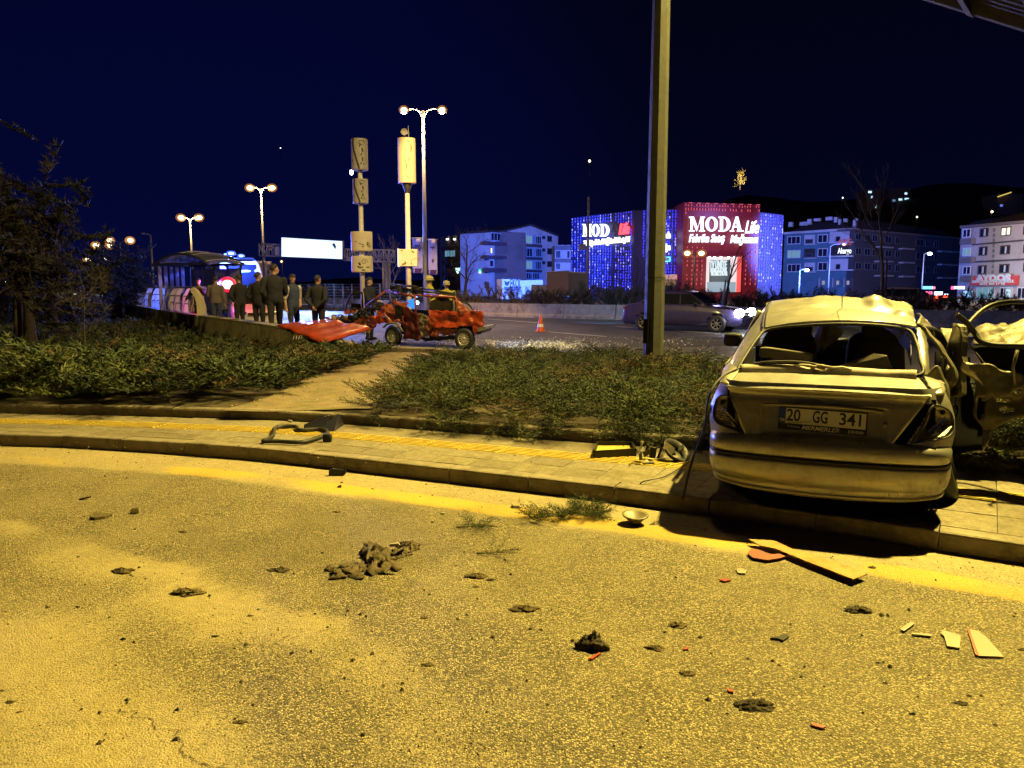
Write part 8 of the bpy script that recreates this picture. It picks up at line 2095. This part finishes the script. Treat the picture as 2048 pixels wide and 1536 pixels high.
for lab, pts, m_ in (('white oval crumb below the brown-red fragment', [(1472, 1141), (1482, 1139), (1494, 1144), (1490, 1150), (1476, 1149)], M_wp), ('thin red sliver left of the white oval crumb', [(1437, 1162), (1450, 1160), (1463, 1163), (1450, 1166)], M_rdp), ('tiny red speck above the oval clod', [(1453, 1381), (1466, 1383), (1467, 1388), (1457, 1387)], M_rdp), ('long red sliver lowest at the right', [(1620, 1450), (1630, 1451), (1652, 1458), (1645, 1461), (1625, 1455)], M_rdp), ('red sliver beside the tall dark chunk', [(1176, 1321), (1200, 1308), (1202, 1311), (1184, 1322)], M_rdp), ('small red chip right of the rounded brown clod', [(1366, 1300), (1377, 1297), (1377, 1302), (1368, 1303)], M_rdp), ('cream strip, upper left of the pale fragments', [(1799, 1262), (1822, 1247), (1829, 1251), (1808, 1266)], M_wp), ('thin white stick among the pale fragments', [(1823, 1269), (1860, 1272), (1862, 1276), (1824, 1272)], M_wp), ('white jagged plate with a small hole', [(1881, 1270), (1886, 1264), (1921, 1275), (1919, 1300), (1894, 1296), (1888, 1276)], M_wp), ('pale lens fragment with red edge', [(1938, 1262), (1956, 1266), (1972, 1278), (2008, 1318), (1958, 1316)], mat('pale_lens', (.26, .20, .14), .5)), ('red strip along the pale lens fragment', [(1934, 1260), (1940, 1262), (1957, 1316), (1950, 1312)], M_rdp), ('pale flake near the kerb left', [(880, 1029), (890, 1026), (889, 1029)], M_wp)):
    flat(lab, 'fragment', 'fragment', pts, m_, lift=.004, th=.005)
for lab, pts in (('bracket-shaped black part standing near the yellow line', [(657, 952), (658, 940), (664, 938), (686, 940), (691, 937), (691, 948), (686, 952)]), ('small dark box-like part on the left street', [(259, 1027), (262, 1018), (277, 1016), (278, 1025), (270, 1028)]), ('dark part against the kerb at the left', [(191, 894), (196, 888), (206, 888), (204, 894)]), ('black crumb below the bracket', [(674, 974), (680, 971), (682, 976)]), ('thin dark strip left in the street', [(157, 998), (178, 994), (178, 996), (158, 1000)])):
    P = [U(x, y, 0) if False else G(x, max(y for _, y in pts), 0) for x, y in pts]; yb = max(y for _, y in pts); D_ = G(pts[0][0], yb, 0).y; P = [U(x, y, D_) for x, y in pts]; c = G(sum(x for x, _ in pts) / len(pts), yb, 0); t = thing('car_part', lab, 'car part', tuple(c)); k = MB(); k.prism([p - c for p in P], (0, .035, 0)); k.build('piece', M_blk if 'box' not in lab else M_smoke, t)
flat('brown leaf-shaped bark piece on the left street', 'bark_piece', 'bark', [(182, 1040), (188, 1030), (200, 1030), (225, 1033), (210, 1038), (190, 1041)], M_clod[1], th=.02)
flat('black scrap with splayed ends right of the rounded clod', 'scrap', 'scrap', [(1540, 1280), (1560, 1276), (1572, 1272), (1578, 1277), (1566, 1285), (1556, 1281)], M_blk, th=.01)
# frame piece and mirror-like part on the left pavement
wfm = thing('window_frame_piece', 'bent black window frame lying on the pavement on the left', 'car part', tuple(G(610, 865, SW))); wv = Vector(wfm.location)
k = MB(); k.tube(spl([G(x, y, SW + .03) - wv for x, y in ((526, 882), (545, 872), (552, 855), (590, 853), (600, 860), (640, 858), (655, 864), (645, 872), (605, 884), (560, 883), (526, 883))], 5), .022, 7); k.build('rubber_frame', M_rub, wfm)
k = MB(); q = [G(x, y, SW + .01) - wv for x, y in ((608, 858), (650, 856), (668, 846), (640, 862))]; k.prism([q[0], q[1], q[1] + Vector((.05, .05, .14)), q[0] + Vector((0, 0, .05))], (0, .03, 0)); q = [G(x, y, SW) - wv for x, y in ((634, 866), (668, 864), (688, 850))]; k.prism([q[0] + Vector((0, .05, .02)), q[1] + Vector((.0, 0, .0)), q[2], q[1] + Vector((.03, .1, .19))], (0, .02, 0)); tag(k.build('trim_shard', mat('dark_blue_trim', (.02, .022, .05), .4), wfm), kind='stuff')
k = MB(); softbox(k, G(655, 876, SW + .04) - wv, (.09, .07, .09), n=6); k.build('clip', M_blk, wfm)
flat('white flake on the pavement above the bent frame', 'fragment', 'fragment', [(574, 842), (586, 840), (584, 845)], M_wp, z=SW, lift=.006)
# box-like tray and mechanical wreck on the pavement left of the saloon
tr_ = thing('plastic_tray', 'open black plastic tray with yellow inside lying on the pavement', 'car part', tuple(G(1230, 915, SW))); tv_ = Vector(tr_.location)
A_, B_, C_, D__ = [G(x, y, SW) - tv_ for x, y in ((1190, 917), (1270, 912), (1262, 898), (1196, 898))]; up = Vector((0, 0, .075))
k = MB()
for a, b in ((A_, B_), (B_, C_), (C_, D__), (D__, A_)): n_ = (b - a).cross(Vector((0, 0, 1))).normalized() * .012; k.prism([a, b, b + up, a + up], n_)
k.build('rim', M_blk, tr_); k = MB(); k.prism([v + Vector((0, 0, .03)) for v in (A_, B_, C_, D__)], (0, 0, .006)); k.build('floor', M_tact, tr_)
pr = thing('headlamp_wreck', 'tangled black lamp unit with loose cables, right of the tray', 'car part', tuple(G(1310, 925, SW))); pv = Vector(pr.location); er = random.Random(8)
for i in range(17):
    px, py = er.uniform(1275, 1365), er.uniform(900, 930); c_ = G(px, py, SW) - pv + Vector((0, 0, er.uniform(.02, .12))); s_ = er.uniform(.02, .05); M3 = Euler((er.uniform(0, 3), er.uniform(0, 3), er.uniform(0, 3))).to_matrix(); k = MB()
    if i % 3: k.box(c_, (s_ * 2.4, s_ * 1.4, s_ * .5), M=M3)
    else: k.cyl(c_, c_ + M3 @ Vector((s_ * 2, 0, 0)), s_ * .5, s_ * .4, 10)
    k.build('bracket', [M_blk, M_rub, M_blk, M_chrome, M_blk][i % 5] if i % 7 else M_pale, pr)
k = MB(); k.lathe([(.05, 0), (.10, .02), (.14, .07), (.13, .075), (.09, .03)], 18, c=G(1345, 918, SW) - pv + Vector((0, 0, .04)), M=Euler((.5, .5, 0)).to_matrix()); k.build('bowl', M_blk, pr)
for i, pts in enumerate((((1235, 895), (1240, 872), (1262, 890)), ((1290, 930), (1270, 925), (1258, 932)), ((1380, 925), (1330, 955), (1285, 966), (1272, 985), (1268, 1000)), ((1300, 905), (1330, 890), (1365, 900)))):
    z_ = .02; k = MB(); k.tube(spl([(G(x, y, SW + .01) if y < 975 else G(x, y, .0)) - pv + Vector((0, 0, .10 if (i == 0 and j == 1) else .01)) for j, (x, y) in enumerate(pts)], 6), .005, 5); k.build('cable', M_rub, pr)
sp_ = thing('loudspeaker', 'round loudspeaker lying face up on the street beside the shadow', 'loudspeaker', tuple(G(1270, 1047, 0))); 
k = MB(); k.lathe([(.0, .035), (.02, .03), (.075, .065), (.088, .072), (.092, .068), (.085, .060), (.04, .012), (.035, 0), (0, 0)], 28, M=Euler((.10, .0, 0)).to_matrix()); k.build('cone_basket', mat('speaker_cone', (.20, .17, .11), .5, metal=.3), sp_)
k = MB(); k.lathe([(.083, .066), (.094, .071), (.094, .064)], 28, M=Euler((.10, 0, 0)).to_matrix()); k.build('rim', M_blk, sp_); k = MB(); k.cyl((0, 0, 0), (0, 0, .025), .042, n=16); k.build('magnet', M_clod[1], sp_)
# torn juniper sprigs on the street
for lab, px, py, n_ in (('torn juniper sprig nearest the loudspeaker, largest', 1172, 1030, 66), ('torn juniper sprig left of the largest one', 1095, 1038, 40), ('small torn juniper sprig alone on the street', 946, 1057, 10), ('tiny juniper sprig below the lone one', 990, 1110, 4)):
    q = G(px, py, 0); t = thing('juniper_sprig', lab, 'sprig', tuple(q)); it = [(nr.uniform(-.14, .14) * min(1, n_ / 40), nr.uniform(-.08, .08) * min(1, n_ / 40), nr.uniform(0, .03), nr.uniform(0, 6.28), nr.uniform(-.1, .5), nr.uniform(.3, .5), nr.randint(2), nr.randint(5)) for _ in range(n_)]
    mass('needles', it, M_jun, SPR, None, None, None, t); k = MB(); k.tube([(-.12, 0, .01), (.12, .03, .012)], .004, 5); k.build('twig', M_twig, t)
# loose stones: pale gravel band and crumbs
M_grav = [mat('gravel_%d' % i, c, .9, var=.2) for i, c in enumerate([(.42, .34, .22), (.30, .24, .15), (.12, .09, .055)])]
def gravel(name, n, fn, smin, smax, mats, lab, flat_=.6, wts=None):
    V = []; F_ = []; MI = []
    oct_ = np.array([(1, 0, 0), (0, 1, 0), (-1, 0, 0), (0, -1, 0), (0, 0, 1), (0, 0, -1)]); of = [(0, 1, 4), (1, 2, 4), (2, 3, 4), (3, 0, 4), (1, 0, 5), (2, 1, 5), (3, 2, 5), (0, 3, 5)]
    for _ in range(n):
        x, y, z = fn(); s_ = smin + (smax - smin) * nr.rand() ** 3; a = nr.uniform(0, 6.28); m3 = np.array([[math.cos(a), -math.sin(a), 0], [math.sin(a), math.cos(a), 0], [0, 0, 1]])
        v = (oct_ * (s_ * nr.uniform(.7, 1.3, (6, 3))) * np.array([1, .75, flat_])) @ m3.T + np.array([x, y, z + s_ * flat_ * .5]); b0 = len(V); V += v.tolist(); F_ += [(b0 + i, b0 + j, b0 + k_) for i, j, k_ in of]; MI += [int(nr.choice(len(mats), p=wts))] * 8
    me = bpy.data.meshes.new(name); me.from_pydata(V, [], F_); [me.materials.append(m_) for m_ in mats]; me.polygons.foreach_set('material_index', MI); me.update(); tag(link(name, me), lab, kind='stuff')
def band_(): 
    t = nr.rand(); px = lerp(60, 1000, t ** .8) + nr.normal() * 60; py = lerp(1150, 1500, t) + nr.normal() * 38
    p = G(px, min(1600, max(1050, py)), 0); return p.x, p.y, .0
def any_():
    p = G(nr.uniform(-60, 2100), 900 + 700 * nr.rand() ** .7, 0); e_ = edge_at(Fs, p.x)
    return p.x, min(p.y, e_.y - .05), .0
def gut_():
    x = nr.uniform(-6, 5); e_ = edge_at(Fs, x); return x, e_.y - abs(nr.normal() * .25) - .02, .0
gravel('gravel', 1500, band_, .0015, .0085, M_grav, 'pale gravel scattered in a dusty band across the lower left street', wts=[.5, .32, .18])
gravel('grit', 1900, any_, .0012, .0065, M_grav, 'fine loose grit scattered over the whole street', wts=[.35, .25, .4])
gravel('crumbs', 700, gut_, .002, .010, M_grav, 'dirt crumbs along the front kerb', wts=[.25, .25, .5])
gravel('crumbs', 420, lambda: (lambda p: (p.x, p.y, SW + .002))(G(nr.uniform(0, 1400), nr.uniform(850, 930), SW)) , .002, .012, M_grav, 'dirt crumbs on the pavement', wts=[.3, .3, .4])
gravel('litter_crumbs', 500, lambda: (lambda x, y: (x, y, bed_z(x, y) + .03))(-2.4 + nr.normal() * .5, nr.uniform(9.1, 17)), .004, .02, M_grav, 'stones and crumbs on the trodden path', wts=[.4, .3, .3])
gravel('debris_crumbs', 420, lambda: (lambda p, s_: (p.x, p.y, SW + .003 if s_ else .0))(*(lambda s_: (G(nr.uniform(0, 2048), nr.uniform(855, 925) if s_ else nr.uniform(930, 1500), SW if s_ else 0), s_))(nr.rand() < .0)), .004, .016, [M_clod[0], M_clod[2], M_blk], 'scattered dark crash crumbs on the street', wts=[.4, .4, .2])
# thin dark crack in the dusty asphalt
k = MB(); cp_ = spl([G(x, y, .004) for x, y in ((240, 1412), (270, 1425), (300, 1445), (330, 1462), (355, 1480), (375, 1498), (400, 1512), (430, 1530), (470, 1560))], 14)
cp_ = [p + Vector((nz(p, 14, 1) * .05, nz(p, 14, 5) * .05, 0)) + Vector((nz(p, 60, 1) * .012, nz(p, 60, 5) * .012, 0)) for p in cp_]
for i in range(len(cp_) - 1):
    t_ = (cp_[i + 1] - cp_[i]).normalized(); n_ = Vector((-t_.y, t_.x, 0)) * (.0008 + .0035 * abs(nz(cp_[i], 40, 3))); k.add([cp_[i] - n_, cp_[i + 1] - n_, cp_[i + 1] + n_, cp_[i] + n_], [(0, 1, 2, 3)])
tag(k.build('road_crack', mat('crack_dark', (.035, .026, .015), .95)), kind='structure')
